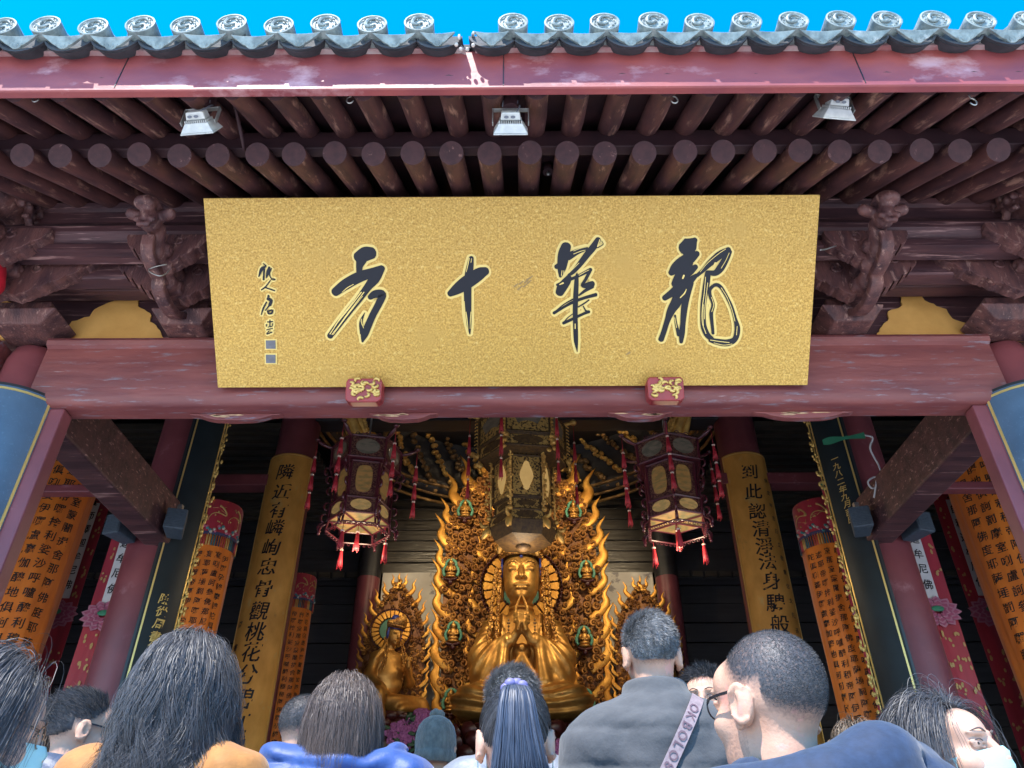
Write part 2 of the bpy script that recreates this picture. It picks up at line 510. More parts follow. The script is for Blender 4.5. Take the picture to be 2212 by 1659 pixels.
# eave purlin and the beams behind it
PU = [(3.52, 3.95), (3.50, 3.95), (3.50, 3.885), (3.475, 3.875), (3.46, 3.845), (3.475, 3.81), (3.50, 3.80), (3.505, 3.70), (3.49, 3.695), (3.485, 3.675), (3.47, 3.66), (3.44, 3.61), (3.44, 3.56),
      (3.47, 3.515), (3.49, 3.505), (3.49, 3.485), (3.47, 3.48), (3.465, 3.425), (3.60, 3.425), (3.60, 3.95)]
mb = MB(); mb.sweep([(y, Zr(z)) for y, z in PU], np.linspace(-9, 9, 40)); part('eave_purlin', mb, m_dark, hall, smooth=True, auto=25)
for y0, y1, z0, z1 in ((3.70, 3.82, 3.40, 3.56), (3.93, 4.05, 3.50, 3.9)):
    mb = MB(); mb.box((-9, y0, Zr(z0)), (9, y1, Zr(z1))); part('tie_beam', mb, m_dark, hall, bevel=.012)

# bracket sets
def extr(mb, path, width, x, mi=0):
    """strap of given y-z centreline with (y,z,thickness), width across x"""
    p = catmull([(0, a, b) for a, b, *_ in path], 5)[:, 1:]
    t = catmull([(0, 0, c[2]) for c in path], 5)[:, 2]
    d = np.gradient(p, axis=0); d /= np.linalg.norm(d, axis=1)[:, None]
    nrm = np.stack([-d[:, 1], d[:, 0]], 1)
    a, b = p + nrm * t[:, None] / 2, p - nrm * t[:, None] / 2
    n = len(p)
    V = []
    for w in (-width / 2, width / 2):
        V += [(x + w, y, Zr(z)) for y, z in a] + [(x + w, y, Zr(z)) for y, z in b]
    A, B, C, D = 0, n, 2 * n, 3 * n
    F = []
    for i in range(n - 1):
        F += [(A + i, A + i + 1, B + i + 1, B + i), (C + i, D + i, D + i + 1, C + i + 1), (A + i, C + i, C + i + 1, A + i + 1), (B + i, B + i + 1, D + i + 1, D + i)]
    F += [(A, B, D, C), (A + n - 1, C + n - 1, D + n - 1, B + n - 1)]
    mb.add(V, F, mi)

def bracket(x, s, big, dy=0):
    """s = +1 right, -1 left; x along the front"""
    br = bpy.data.objects.new('bracket_set', None); COL.objects.link(br); br.parent = hall; WL[br.name] = WL[hall.name]
    br.empty_display_size = .1
    mb = MB()
    w = .26 if big else .205
    z0 = 3.125 if not big else 3.14
    yb = 3.79 if not big else 3.80
    lo = [(x - w * .62, yb + .05), (x + w * .62, yb + .05), (x + w * .62, 4.1), (x - w * .62, 4.1)]
    hi = [(x - w, yb), (x + w, yb), (x + w, 4.1), (x - w, 4.1)]
    V = [(a, b, Zr(z0)) for a, b in lo] + [(a, b, Zr(z0 + .10)) for a, b in hi]
    mb.add(V, [(0, 3, 2, 1), (4, 5, 6, 7), (0, 1, 5, 4), (1, 2, 6, 5), (2, 3, 7, 6), (3, 0, 4, 7)])
    part('base_block', mb, m_carve, br, bevel=.012)
    mb = MB(); mb.box((x - w * .75, yb + .03, Zr(z0 + .105)), (x + w * .75, 4.1, Zr(z0 + .17))); part('upper_block', mb, m_carve, br, bevel=.01)
    q = .16 if big else 0                 # the column sets sit further out and higher
    mb = MB()
    lw = .078
    extr(mb, [(3.84 + dy, 3.19 + q, .05), (3.72 + dy, 3.11 + q, .055), (3.58 + dy, 3.095 + q, .055), (3.48 + dy, 3.12 + q, .05), (3.445 + dy, 3.18 + q, .03)], lw, x)
    extr(mb, [(3.52 + dy, 3.175 + q, .03), (3.42 + dy, 3.17 + q, .05), (3.32 + dy, 3.18 + q, .055), (3.25 + dy, 3.22 + q, .05), (3.22 + dy, 3.30 + q, .03)], lw, x)
    part('curved_strap', mb, m_carve, br, bevel=.012)
    # carved body behind the strap: sculpted
    h = .012
    F = Field(np.arange(-.22, .22, h), np.arange(2.95, 4.10, h), np.arange(3.05, 4.34 if big else 3.95, h))
    F.add(cap((0, 3.85 + dy, 3.27 + q), (0, 3.55 + dy, 3.21 + q), .06, .055), .02)
    F.add(cap((0, 3.55 + dy, 3.21 + q), (0, 3.33 + dy, 3.26 + q), .055, .05), .03)
    F.add(cap((0, 3.33 + dy, 3.27 + q), (0, 3.27 + dy, 3.40 + q), .05, .05), .03)
    F.add(cap((0, 3.85 + dy, 3.34 + q), (0, 3.4 + dy, 3.36 + q), .05, .05), .03)
    for cy, cz, r in ((3.62, 3.23, .05), (3.45, 3.25, .045), (3.36, 3.31, .04), (3.72, 3.25, .045)):
        for sx in (-1, 1):
            F.add(ell((sx * .05, cy + dy, cz + q), (.035, r, r)), .015)
            F.sub(ell((sx * .09, cy + dy, cz + q), (.03, r * .5, r * .5)), .01)
    if not big:
        F.add(ell((0, 3.18 + dy, 3.375 + q), (.06, .075, .07)), .03)          # head
        F.add(ell((s * .018, 3.10 + dy, 3.44 + q), (.062, .055, .042)), .02)  # snout scroll
        F.add(ell((0, 3.16 + dy, 3.48 + q), (.055, .085, .03)), .03)
        F.sub(ell((s * .02, 3.075 + dy, 3.395 + q), (.05, .03, .016)), .008)
        for sx in (-1, 1):
            F.add(cap((sx * .055, 3.19 + dy, 3.42 + q), (sx * .115, 3.165 + dy, 3.42 + q), .034, .036), .008)   # ears
            F.add(ell((sx * .042, 3.125 + dy, 3.335 + q), (.026, .022, .022)), .006)                           # eye lobes
            F.sub(ell((sx * .045, 3.103 + dy, 3.333 + q), (.010, .010, .008)), .003)
            F.add(ell((sx * .02, 3.13 + dy, 3.30 + q), (.024, .02, .02)), .006)
    else:
        F.add(ell((0, 3.56 + dy, 3.72 + q), (.115, .44, .25)), .04); F.add(ell((0, 3.30 + dy, 3.62 + q), (.10, .17, .19)), .04)            # maned head of the column set
        F.add(ell((0, 3.16 + dy, 3.62 + q), (.075, .075, .06)), .03)
        F.add(cap((0, 3.17 + dy, 3.72 + q), (0, 3.11 + dy, 3.80 + q), .06, .045), .03)
        F.sub(ell((0, 3.10 + dy, 3.575 + q), (.055, .05, .018)), .01)
        k = 0
        for cy, cz in ((3.36, 3.74), (3.30, 3.66), (3.40, 3.62), (3.34, 3.54), (3.46, 3.74), (3.48, 3.52), (3.25, 3.75), (3.42, 3.84), (3.52, 3.63), (3.56, 3.85), (3.60, 3.74), (3.62, 3.56), (3.66, 3.66), (3.70, 3.82), (3.74, 3.70), (3.76, 3.58), (3.82, 3.76), (3.86, 3.66)):
            for sx in (-1, 1):
                a = k * .8; k += 1
                for t in np.linspace(0, 4.6, 9):                              # curls of the mane
                    r_ = .068 * (1 - t / 6.5)
                    F.add(ell((sx * .128, cy + dy + r_ * math.cos(t + a), cz + q + r_ * math.sin(t + a)), (.030, .020, .020)), .006)
        for sx in (-1, 1):
            F.add(ell((sx * .07, 3.2 + dy, 3.70 + q), (.03, .03, .025)), .006)
    V, Q = F.mesh(); V[:, 0] += x; V[:, 2] += H
    mesh_obj('carved_head', V, Q, m_carve, br, smooth=True)
    # cloud-shaped cross arms with scalloped undersides, two tiers
    def wing(sx, y, zt, L, hgt, n, slant, th=.07):
        po = [(0, 0), (L, 0)]
        for i in range(n):                    # scallops climb from the tip to the root underside
            f0, f1 = i / n, (i + 1) / n
            for t in (0.0, .2, .4, .6, .8, 1.0):
                f = f0 + (f1 - f0) * t
                po.append((L * (1 - f * .82), -.03 - hgt * f ** .8 - .022 * math.sin(PI * t) - (.022 if t > .9 else 0)))
        po.append((0, -hgt * 1.05))
        mb = MB(); mb.prism([(a * sx, b) for a, b in (po if sx > 0 else po[::-1])], (x, y, Zr(zt)), (1, -slant, 0), (0, 0, 1), (0, 1, 0), th)
        for q in range(2 if n > 3 else 1):
            hx_, hz_ = (.30 + .33 * q) * L, -.055 - .07 * (1 - q) * (n > 3); r0 = .045 - .012 * q
            ctr = np.array([x + sx * hx_, y - slant * hx_ - .003, Zr(zt + hz_)])
            mb.tube([ctr + np.array([sx * r0 * (1 - .75 * f) * math.cos(6.5 * f + 2), 0, r0 * (1 - .75 * f) * math.sin(6.5 * f + 2)]) for f in np.linspace(0, 1, 16)], .0085, 6)
        if n > 3:
            for hx, hz, hr in ((.3, -.07, .022),):
                mb.lathe([(0, -.004), (hr, -.004), (hr, .004), (0, .004)], (0, 0, 0), 10)
                V = mb.v[-1]; V2 = V[:, [0, 2, 1]].copy(); V2[:, 0] += x + sx * hx * L; V2[:, 1] += y - slant * hx * L - .002; V2[:, 2] += Zr(zt + hz); mb.v[-1] = V2; pass
        part('cloud_arm', mb, [m_carve, m_int], br, bevel=.008)
    m = 1.25 if big else 1.0
    for sx in (-1, 1):
        wing(sx, 3.40 + dy, 3.49 + q * .4, .26 * m, .20, 3, .0, .10)
        wing(sx, 3.64, 3.52 + q * .2, .43 * m, .30, 5, .0, .09)
    return br
for s in (-1, 1):
    bracket(s * 2.18, s, False)
    bracket(s * 3.27, s, True)

# metal hook wires on the brackets
def wire(name, pts, r, mat, label, cat='wire', group=None, loc=None):
    mb = MB(); mb.tube(catmull(pts, 6), r, 6)
    o = part(name, mb, mat, None, smooth=True, loc=pts[0]); return tag(o, label, cat, group)
wire('wire_tie', [P(366, 583, 3.36), P(360, 590, 3.33), P(345, 596, 3.30), P(326, 589, 3.30), P(322, 582, 3.32), P(340, 575, 3.33), P(360, 571, 3.35)], .0035, m_iron, 'thin pale wire looped around the curved bracket left of the gold board')
wire('wire_tie', [P(1772, 540, 3.2), P(1785, 538, 3.25), P(1806, 531, 3.35)], .004, m_iron, 'thin pale wire running from the gold board edge to the right bracket')

# ------------------------------------------------------------------ eaves: rafters, soffits, fascia, tiles
SL = .66
def rafter(name, x, y0, y1, z0, r, mat, cap_end):
    """one round rafter in local space (copied along the eave)"""
    mb = MB()
    n = 8
    ys = np.linspace(y0, y1, n)
    pts = [(x + .004 * math.sin(3 * t), y, Zr(z0 + (y - y0) * SL)) for t, y in zip(np.linspace(0, 1, n), ys)]
    mb.tube(pts, [r * (1 + .02 * math.sin(5 * i)) for i in range(n)], 16, mi=0)
    mb.m[-2:] = [1, 1]
    return part(name, mb, [mat, m_soffe], hall, smooth=True, auto=50, loc=None)
XR = [-.112 + .2115 * k for k in range(-24, 26)]
fr = rafter('flying_rafter', 0, 2.235, 2.83, 3.285, .058, m_raft, False)
er = rafter('eave_rafter', 0, 2.70, 4.30, 3.375, .066, m_raft, True)
def place(src, xs, jit):
    src.location.x = xs[0]
    for x in xs[1:]:
        c = dup(src, hall); c.location = Vector((x + rng.uniform(-jit, jit), rng.uniform(-.006, .006), rng.uniform(-jit, jit) * .6))
        c.rotation_euler = (0, 0, 0)
place(fr, XR, .007); place(er, [x - .03 for x in XR], .009)
def slab(name, y0, y1, z0, z1, th, mat, x=9):
    mb = MB()
    V = [(-x, y0, Zr(z0)), (x, y0, Zr(z0)), (x, y1, Zr(z1)), (-x, y1, Zr(z1))]
    V += [(a, b, c + th) for a, b, c in V]
    mb.add(V, [(0, 3, 2, 1), (4, 5, 6, 7), (0, 1, 5, 4), (1, 2, 6, 5), (2, 3, 7, 6), (3, 0, 4, 7)])
    return part(name, mb, mat, hall)
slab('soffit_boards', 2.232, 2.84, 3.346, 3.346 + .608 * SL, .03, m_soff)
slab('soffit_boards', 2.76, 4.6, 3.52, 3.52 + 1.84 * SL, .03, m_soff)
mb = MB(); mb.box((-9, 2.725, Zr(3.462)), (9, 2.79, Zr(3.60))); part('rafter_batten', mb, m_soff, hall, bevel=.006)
mb = MB(); mb.sweep([(y, Zr(z)) for y, z in [(2.196, 3.212), (2.188, 3.216), (2.188, 3.224), (2.195, 3.228), (2.195, 3.236), (2.2, 3.24), (2.2, 3.53), (2.228, 3.535), (2.228, 3.212)]], np.linspace(-9, 9, 60))
part('fascia_board', mb, m_fascia, hall, bevel=0)
for x in (-1.93, 1.67, -.06):                           # joints of the fascia boards
    mb = MB(); mb.box((x, 2.197, Zr(3.245)), (x + .004, 2.201, Zr(3.51))); part('fascia_joint', mb, m_int, hall)

TP = .2307; TX0 = -.245
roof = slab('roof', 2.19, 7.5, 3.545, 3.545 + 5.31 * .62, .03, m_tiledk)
# scalloped mortar bed under the pan tiles
mb = MB(); po = []
for k in range(-40, 41):
    xc = TX0 + TP * k
    for t in (-.5, -.42, -.34, -.25):
        po.append((xc + TP * (t + .5) - TP * .5, 0))
pts = []
for x in np.arange(-9, 9, .0231):
    ph = ((x - TX0) / TP) % 1.0
    pts.append((x, (3.50 if abs(x - TX0 - .006) < .02 else 3.555) - .03 * math.sin(PI * ph) ** .8))
V = [(x, 2.172, Zr(min(3.512, z - .002))) for x, z in pts] + [(x, 2.172, Zr(z)) for x, z in pts]
n = len(pts)
V += [(a, 2.199, c) for a, b, c in V]
sk_ = [i for i in range(n - 1) if not (-.02 < pts[i][0] - TX0 < .04)]
F = [(i, i + 1, n + i + 1, n + i) for i in sk_] + [(2 * n + i, i, i + 1, 2 * n + i + 1)[::-1] for i in sk_]
mb.add(V, F); part('mortar_bed', mb, m_mortar, roof)
# pan tiles (concave, one mesh) and the drip tile on each
mb = MB()
for k in range(-38, 38):
    xc = TX0 + TP * (k + .5) + (.018 if k == 0 else -.018 if k == -1 else 0)
    prof = [(xc + .128 * math.sin(a), .0 + .085 * (1 - math.cos(a)) / (1 - math.cos(1.15))) for a in np.linspace(-1.15, 1.15, 11)]
    V = []
    for y, dz in ((2.125, 0), (2.9, .775 * .62), (7.4, 5.27 * .62)):
        V += [(x, y, Zr(3.438 + z + dz)) for x, z in prof]
    for y, dz in ((2.125, 0), (2.9, .775 * .62), (7.4, 5.27 * .62)):
        V += [(x, y, Zr(3.458 + z + dz)) for x, z in prof]
    F = []
    for i in range(2):
        for j in range(10):
            a = i * 11 + j
            F += [(a, a + 11, a + 12, a + 1), (33 + a, 33 + a + 1, 33 + a + 12, 33 + a + 11)]
    F += [(j, j + 1, 34 + j, 33 + j) for j in range(10)]
    mb.add(V, F)
    mb.add([(x, 2.14, Zr(3.442 + z)) for x, z in prof] + [(prof[-1][0], 2.14, Zr(3.565)), (prof[0][0], 2.14, Zr(3.565))], [tuple(range(13))])
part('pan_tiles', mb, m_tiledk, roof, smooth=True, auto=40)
mb = MB()
for k in range(-38, 39):
    if k == 0: continue
    xc = TX0 + TP * k
    a = np.linspace(-.75, PI + .75, 12)
    V = [(xc + .066 * math.cos(t), y, Zr(z + .066 * math.sin(t))) for y, z in ((2.12, 3.585), (7.4, 3.585 + 5.28 * .62)) for t in a]
    V += [(xc + .052 * math.cos(t), 2.12, Zr(3.585 + .052 * math.sin(t))) for t in a]
    F = [(j, j + 1, 13 + j, 12 + j) for j in range(11)] + [(24 + j, 24 + j + 1, j + 1, j) for j in range(11)]
    mb.add(V, F)
part('cover_tiles', mb, m_tilew, roof, smooth=True, auto=40)
# eave disc with a raised coiling dragon and rim
mb = MB(); LC = (0, 2.105, Zr(3.60)); rd = .0735
def disc_pt(a, b, h=0): return np.array([LC[0] + a, LC[1] + (-.012 - h), LC[2] + b])
def yl(prof, n=28):
    V = [(r * math.cos(t), LC[1] + y, LC[2] + r * math.sin(t)) for r, y in prof for t in np.linspace(0, 2 * PI, n, endpoint=False)]
    F = [(i * n + j, (i + 1) * n + j, (i + 1) * n + (j + 1) % n, i * n + (j + 1) % n) for i in range(len(prof) - 1) for j in range(n)]
    mb.add(V, F)
yl([(.072, .13), (.0735, 0), (.0735, -.018), (.066, -.02), (.060, -.012), (.0005, -.012)])
t = np.linspace(0, 1, 30)
sp = [disc_pt(.042 * math.cos(5.2 * q + .6) * (1 - .55 * q), .042 * math.sin(5.2 * q + .6) * (1 - .55 * q) + .006 * math.sin(9 * q), .006) for q in t]
mb.tube(sp, [.0035 + .005 * math.sin(PI * min(1, q * 1.1)) for q in t], 6)
for k in range(14):
    a = k * 2 * PI / 14 + .2; r0 = .047 + .004 * (k % 3)
    mb.tube([disc_pt(r0 * math.cos(a), r0 * math.sin(a), .002), disc_pt(r0 * math.cos(a + .28) * 1.07, r0 * math.sin(a + .28) * 1.07, .003)], [.0038, .0018], 5)
for k in range(7):
    a = rng.uniform(0, 6.28); r0 = rng.uniform(.008, .036)
    p = disc_pt(r0 * math.cos(a), r0 * math.sin(a), .002)
    mb.tube([p, p + np.array([rng.uniform(-.012, .012), -.002, rng.uniform(-.01, .01)])], [.0045, .002], 5)
disc = part('tile_end_disc', mb, m_tile, roof, smooth=True, auto=45)
mb = MB()                                                   # drip tile: pointed lobed tongue
xs = np.linspace(-1, 1, 21); w = .106
top = [(w * x, .030 + .010 * x * x) for x in xs]
bot = [(w * x, .030 + .010 * x * x - .066 * (1 - abs(x)) ** .9 - .007 * abs(math.sin(3 * PI * x)) * (1 - abs(x))) for x in xs[::-1][1:-1]]
O = (0, 2.105, Zr(3.478))
Bv = (0, -.45, .89)
mb.prism(top + bot, O, (1, 0, 0), Bv, (0, .89, .45), .016)
for q in (-1, 1):
    for j in range(3):
        p0 = np.array([q * (.012 + .018 * j), 0, 0]); f = .04 * ((.012 + .018 * j) / w) ** 2
        a = np.array(O) + np.array([q * (.012 + .018 * j), 0, 0]) + np.array(Bv) * (f - .008); c = np.array(O) + np.array([q * (.004 + .022 * j), 0, 0]) + np.array(Bv) * (f - .030 + .006 * j)
        mb.tube([a, (a + c) / 2 + np.array([q * .005, 0, 0]), c], [.0022, .003, .0018], 5)
drip = part('drip_tile', mb, m_tile, roof, bevel=.002)
ks = [k for k in range(-20, 22) if k != 0]
disc.location.x = TX0 + TP * ks[0]
for k in ks[1:]:
    c = dup(disc, roof); c.location = (TX0 + TP * k + rng.uniform(-.004, .004), rng.uniform(-.006, .006), rng.uniform(-.005, .005)); c.rotation_euler = (0, rng.uniform(-.0004, .0004), 0)
ks = list(range(-21, 21)); drip.location.x = TX0 + TP * (ks[0] + .5)
for k in ks[1:]:
    c = dup(drip, roof); c.scale = (.80, 1, 1) if k in (-1, 0) else (1, 1, 1); c.location = (TX0 + TP * (k + .5) + (.017 if k == 0 else -.017 if k == -1 else 0) + rng.uniform(-.003, .003), rng.uniform(-.006, .004), rng.uniform(-.005, .005))
# cracked mortar where one cover tile is missing
mb = MB()
m_lime = M('cracked_white_lime', (.62, .58, .52), (.35, .28, .26), 30, rough=.9, bump=.006, bscale=40)
mb.tube(catmull([(TX0 - .022, 2.6, Zr(3.84)), (TX0 - .024, 2.3, Zr(3.65)), (TX0 - .030, 2.16, Zr(3.565)), (TX0 - .030, 2.115, Zr(3.53)), (TX0 - .028, 2.118, Zr(3.50))], 5), [.007] * 5 * 4 + [.004], 7)
mb.tube(catmull([(TX0 + .028, 2.6, Zr(3.84)), (TX0 + .030, 2.3, Zr(3.65)), (TX0 + .036, 2.13, Zr(3.56)), (TX0 + .046, 2.115, Zr(3.545))], 5), [.008] * 15 + [.005], 7)
for a_, b_, c_ in ((-.042, 2.125, 3.468), (-.020, 2.13, 3.436), (.012, 2.13, 3.436), (.040, 2.125, 3.462)): mb.sph((TX0 + a_, b_, Zr(c_)), (.010, .010, .012), 8, 6)
part('cracked_mortar', mb, m_lime, roof, smooth=True)

# ------------------------------------------------------------------ interior shell
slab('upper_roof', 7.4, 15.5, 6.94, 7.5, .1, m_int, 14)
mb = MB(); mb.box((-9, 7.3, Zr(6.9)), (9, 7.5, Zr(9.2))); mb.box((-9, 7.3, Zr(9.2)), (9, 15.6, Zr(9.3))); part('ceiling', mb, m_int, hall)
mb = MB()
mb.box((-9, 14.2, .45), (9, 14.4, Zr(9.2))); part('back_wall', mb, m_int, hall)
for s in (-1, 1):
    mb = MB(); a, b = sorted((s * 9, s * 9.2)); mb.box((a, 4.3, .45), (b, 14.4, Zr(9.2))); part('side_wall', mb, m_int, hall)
mb = MB()
for k in range(13):                                          # horizontal plank wall behind the statues
    z = 4.99 + k * .21; b = .012 * (k % 2)
    mb.box((-2.55, 13.3 - b, Zr(z)), (2.55, 13.4, Zr(z + .2)))
    mb.box((-2.55, 13.26, Zr(z + .2)), (2.55, 13.4, Zr(z + .212)))
part('plank_wall', mb, m_back, hall, bevel=.006)
mb = MB(); mb.box((-2.42, 13.2, Zr(1.2)), (2.42, 13.26, Zr(4.97))); part('white_screen_wall', mb, m_white, hall, bevel=.01)
for s in (-1, 1):
    mb = MB()
    for k in range(26):
        z = .4 + k * .34; a, b = sorted((s * 2.85, s * 8.9)); mb.box((a, 13.45 - .015 * (k % 3), Zr(z)), (b, 13.5, Zr(z + .32)))
    part('plank_wall', mb, m_int, hall)
    mb = MB(); a, b = sorted((s * 2.85, s * 8.9)); mb.box((a, 13.2, Zr(5.0)), (b, 13.4, Zr(5.22))); part('tie_beam', mb, m_int, hall)
    # carved lattice band along it
    mb = MB()
    for k in range(22):
        x = s * (2.95 + k * .25); mb.box((x - .1, 13.13, Zr(4.86)), (x + .1, 13.17, Zr(4.96)), mi=1); mb.box((x - .13, 13.17, Zr(4.83)), (x + .13, 13.19, Zr(4.99)))
    part('lattice_band', mb, [m_int, m_back], hall)
    mb = MB(); a, b = sorted((s * 3.06, s * 3.3)); mb.box((a, 4.3, Zr(2.64)), (b, 6.5, Zr(3.05))); part('cross_beam', mb, m_dark, hall, bevel=.02)
    mb = MB(); a, b = sorted((s * 3.1, s * 8.9)); mb.box((a, 6.5, Zr(3.25)), (b, 6.62, Zr(3.33))); part('tie_rail', mb, m_col, hall, bevel=.01)
    mb = MB(); mb.box((min(s * 3.1, s * 2.9), 9.7, Zr(4.95)), (max(s * 8.9, s * 3.1), 9.95, Zr(5.12))) if s > 0 else mb.box((-8.9, 9.7, Zr(4.95)), (-3.1, 9.95, Zr(5.12))); part('tie_rail', mb, m_col, hall, bevel=.01)
    mb = MB()                                                # slatted gallery ceiling over the side aisle
    for k in range(16):
        y = 9.9 + k * .22; a, b = sorted((s * 3.2, s * 8.9)); mb.box((a, y, Zr(6.0)), (b, y + .1, Zr(6.1)))
    part('slat_ceiling', mb, m_back, hall)
mb = MB(); mb.box((-3.28, 9.75, Zr(6.05)), (3.28, 10.1, Zr(6.4))); part('tie_beam', mb, m_int, hall, bevel=.02)

# coffered dome with spiralling gilded ribs
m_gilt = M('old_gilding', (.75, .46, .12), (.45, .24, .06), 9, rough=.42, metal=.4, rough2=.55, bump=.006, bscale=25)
m_giltdk = M('dark_gilding', (.30, .17, .055), (.13, .07, .03), 9, rough=.5, metal=.35, bump=.006, bscale=25)  # darker gilding tone for the rim, alternate ribs and necklace
DC = np.array([0, 10.14, Zr(6.5)]); DR = 3.0
mb = MB(); prof = [(DR + .18, -.14), (DR + .02, -.14), (DR, -.05), (DR - .05, 0)] + [(DR * math.cos(a), 2.2 * math.sin(a)) for a in np.linspace(.05, 1.45, 14)]
mb.lathe(prof, DC, 56)
dome = part('caisson_dome', mb, m_int, hall, smooth=True)
mb = MB()
for zz, rr, th in ((-.15, DR + .1, .03), (-.02, DR - .02, .035), (-.28, DR + .14, .03)):
    mb.tube([(DC[0] + rr * math.cos(a), DC[1] + rr * math.sin(a), DC[2] + zz) for a in np.linspace(0, 2 * PI, 60)], th, 6)
for k in range(96):                                          # carved scrolls round the rim
    a = 2 * PI * k / 96; rr = DR + .06
    mb.sph((DC[0] + rr * math.cos(a), DC[1] + rr * math.sin(a), DC[2] - .085 + .03 * math.sin(k * 2.1)), (.07, .07, .045), 7, 5)
part('gilded_rim', mb, m_giltdk, dome, smooth=True)
for k in range(44):
    mb = MB()
    for j in range(34):
        f = j / 34; al = .04 + 1.2 * f; az = 2 * PI * k / 44 + .75 * f
        r_ = (DR - .10) * math.cos(al); c = DC + np.array([r_ * math.cos(az), r_ * math.sin(az), 2.1 * math.sin(al) - .06])
        q = (1 - .45 * f)
        for d in range(2):
            o = rng.uniform(-.045, .045, 3) * q
            mb.sph(c + o, np.array([.06, .06, .05]) * q * rng.uniform(.7, 1.15), 6, 4)
    lit = (k % 2 == 0)  # only picks the brighter gilding for every other rib
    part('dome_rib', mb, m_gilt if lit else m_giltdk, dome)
# gilded scroll brackets under the dome, either side
for s in (-1, 1):
    mb = MB()
    for dx in (-.13, 0, .13):
        mb.tube(catmull([(s * (2.36 + dx * .7), 8.9, Zr(6.2)), (s * (2.30 + dx * .7), 9.0, Zr(5.7)), (s * (2.16 + dx), 9.1, Zr(5.35)), (s * (2.0 + dx), 9.15, Zr(5.1))], 6), .05 if dx else .075, 8)
    for k in range(26): mb.sph((s * (2.3 - .012 * k + rng.uniform(-.05, .05)), 8.86 + .01 * k, Zr(6.1 - .04 * k)), .03, 6, 4)
    part('gilded_bracket', mb, m_gilt, hall, smooth=True)
# ------------------------------------------------------------------ gold name board
TXT = ("隣近有嶙峋忠骨觀桃花兮碧紅雪到此認清淨法身騁般若船陳從周書信女陳孫敬立一九八二年九月吉日師釋迦牟尼佛南無本大"
       "伊囉孕醯摩陀俱唎婆盧伽地訶罰參那室阿耶遮夜娑悉者吉僧穆佉帝沙利捨呼嚧闍薩菩提馱波埵喝南恒但豆特蒙度尼無烏蘇數")
LAT = "OKBLENRTHFAC8"
SUT = "伊囉孕醯摩醯陀俱唎婆伊囉盧摩伽醯地俱訶罰摩室唎盧訶參佛那尼孕罰菩囉室那室蒙闍提舍那阿佛度耶薩埵罰阿囉耶盧度埵參遮耶帝囉捨利娑沙呼嚧醯利穆帝阿"
load_glyphs(TXT + LAT + SUT + "師釋迦牟尼佛佛度甲吉日立敬書信女陳孫一九年周")
m_gold = M('speckled_gold_leaf', (.66, .42, .10), (.36, .20, .04), 92, rough=.42, metal=.35, rough2=.6, bump=.0015, bscale=90, detail=7, lo=.34, hi=.66,
           c3=(.72, .52, .17), t3=.56, scale3=48, c4=(.50, .31, .075), t4=.56, w3=.14, scale4=2.2)
m_goldrim = M('pale_gold_rim', (.78, .60, .20), rough=.5, metal=.2)
m_ink = M('black_lacquer', (.008, .010, .018), rough=.35, spec=.3)
m_edge = M('board_edge', (.16, .05, .05), rough=.6)
m_seal = M('grey_seal', (.16, .17, .19), (.12, .12, .14), 30, rough=.5)

BT, BB = 3.13, 3.95                         # depth of the upper and lower edge
def rel(u, v, d): r = ray(u, v) * d; return np.array([r[0], r[1], r[2] + H])
tl, tr_ = rel(436, 428, BT), rel(1772, 420, BT)
bl, br_ = rel(473, 837, BB), rel(1745, 833, BB)
ctr_b = (bl + br_) / 2; ctr_t = (tl + tr_) / 2
UPV = ctr_t - ctr_b; HB = np.linalg.norm(UPV); UPV /= HB
WB = (np.linalg.norm(br_ - bl) + np.linalg.norm(tr_ - tl)) / 2
RV = np.array([1, 0, (tr_[2] - tl[2]) / WB * .3]); RV /= np.linalg.norm(RV)
UPV -= RV * (UPV @ RV); UPV /= np.linalg.norm(UPV)
NV = np.cross(RV, UPV)                       # towards the viewer
if NV[1] > 0: NV = -NV
OB = (ctr_b + ctr_t) / 2
plaque = thing('name_board', 'long gold plaque with four black brushed characters, tilted forward under the eaves', 'sign', tuple(OB))
mb = MB(); hw = WB / 2; hh = HB / 2
mb.prism([(-hw, -hh), (hw, -hh), (hw, hh), (-hw, hh)], OB, RV, UPV, -NV, .05)
bd = part('board', mb, [m_gold, m_edge], plaque, bevel=.004)
bd.data.polygons.foreach_set('material_index', [0 if abs(p.normal.dot(Vector(NV))) > .9 else 1 for p in bd.data.polygons])
def onb(sx, sy, h):
    """source-pixel point of the photo on the board's own plane, h metres proud"""
    r = ray(sx / 1.1573, sy / 1.1573); o = np.array([0, 0, H])
    t = ((OB - o) @ NV) / (r @ NV)
    return o + r * t + NV * h
BA = np.array([1.0, 0, 0])
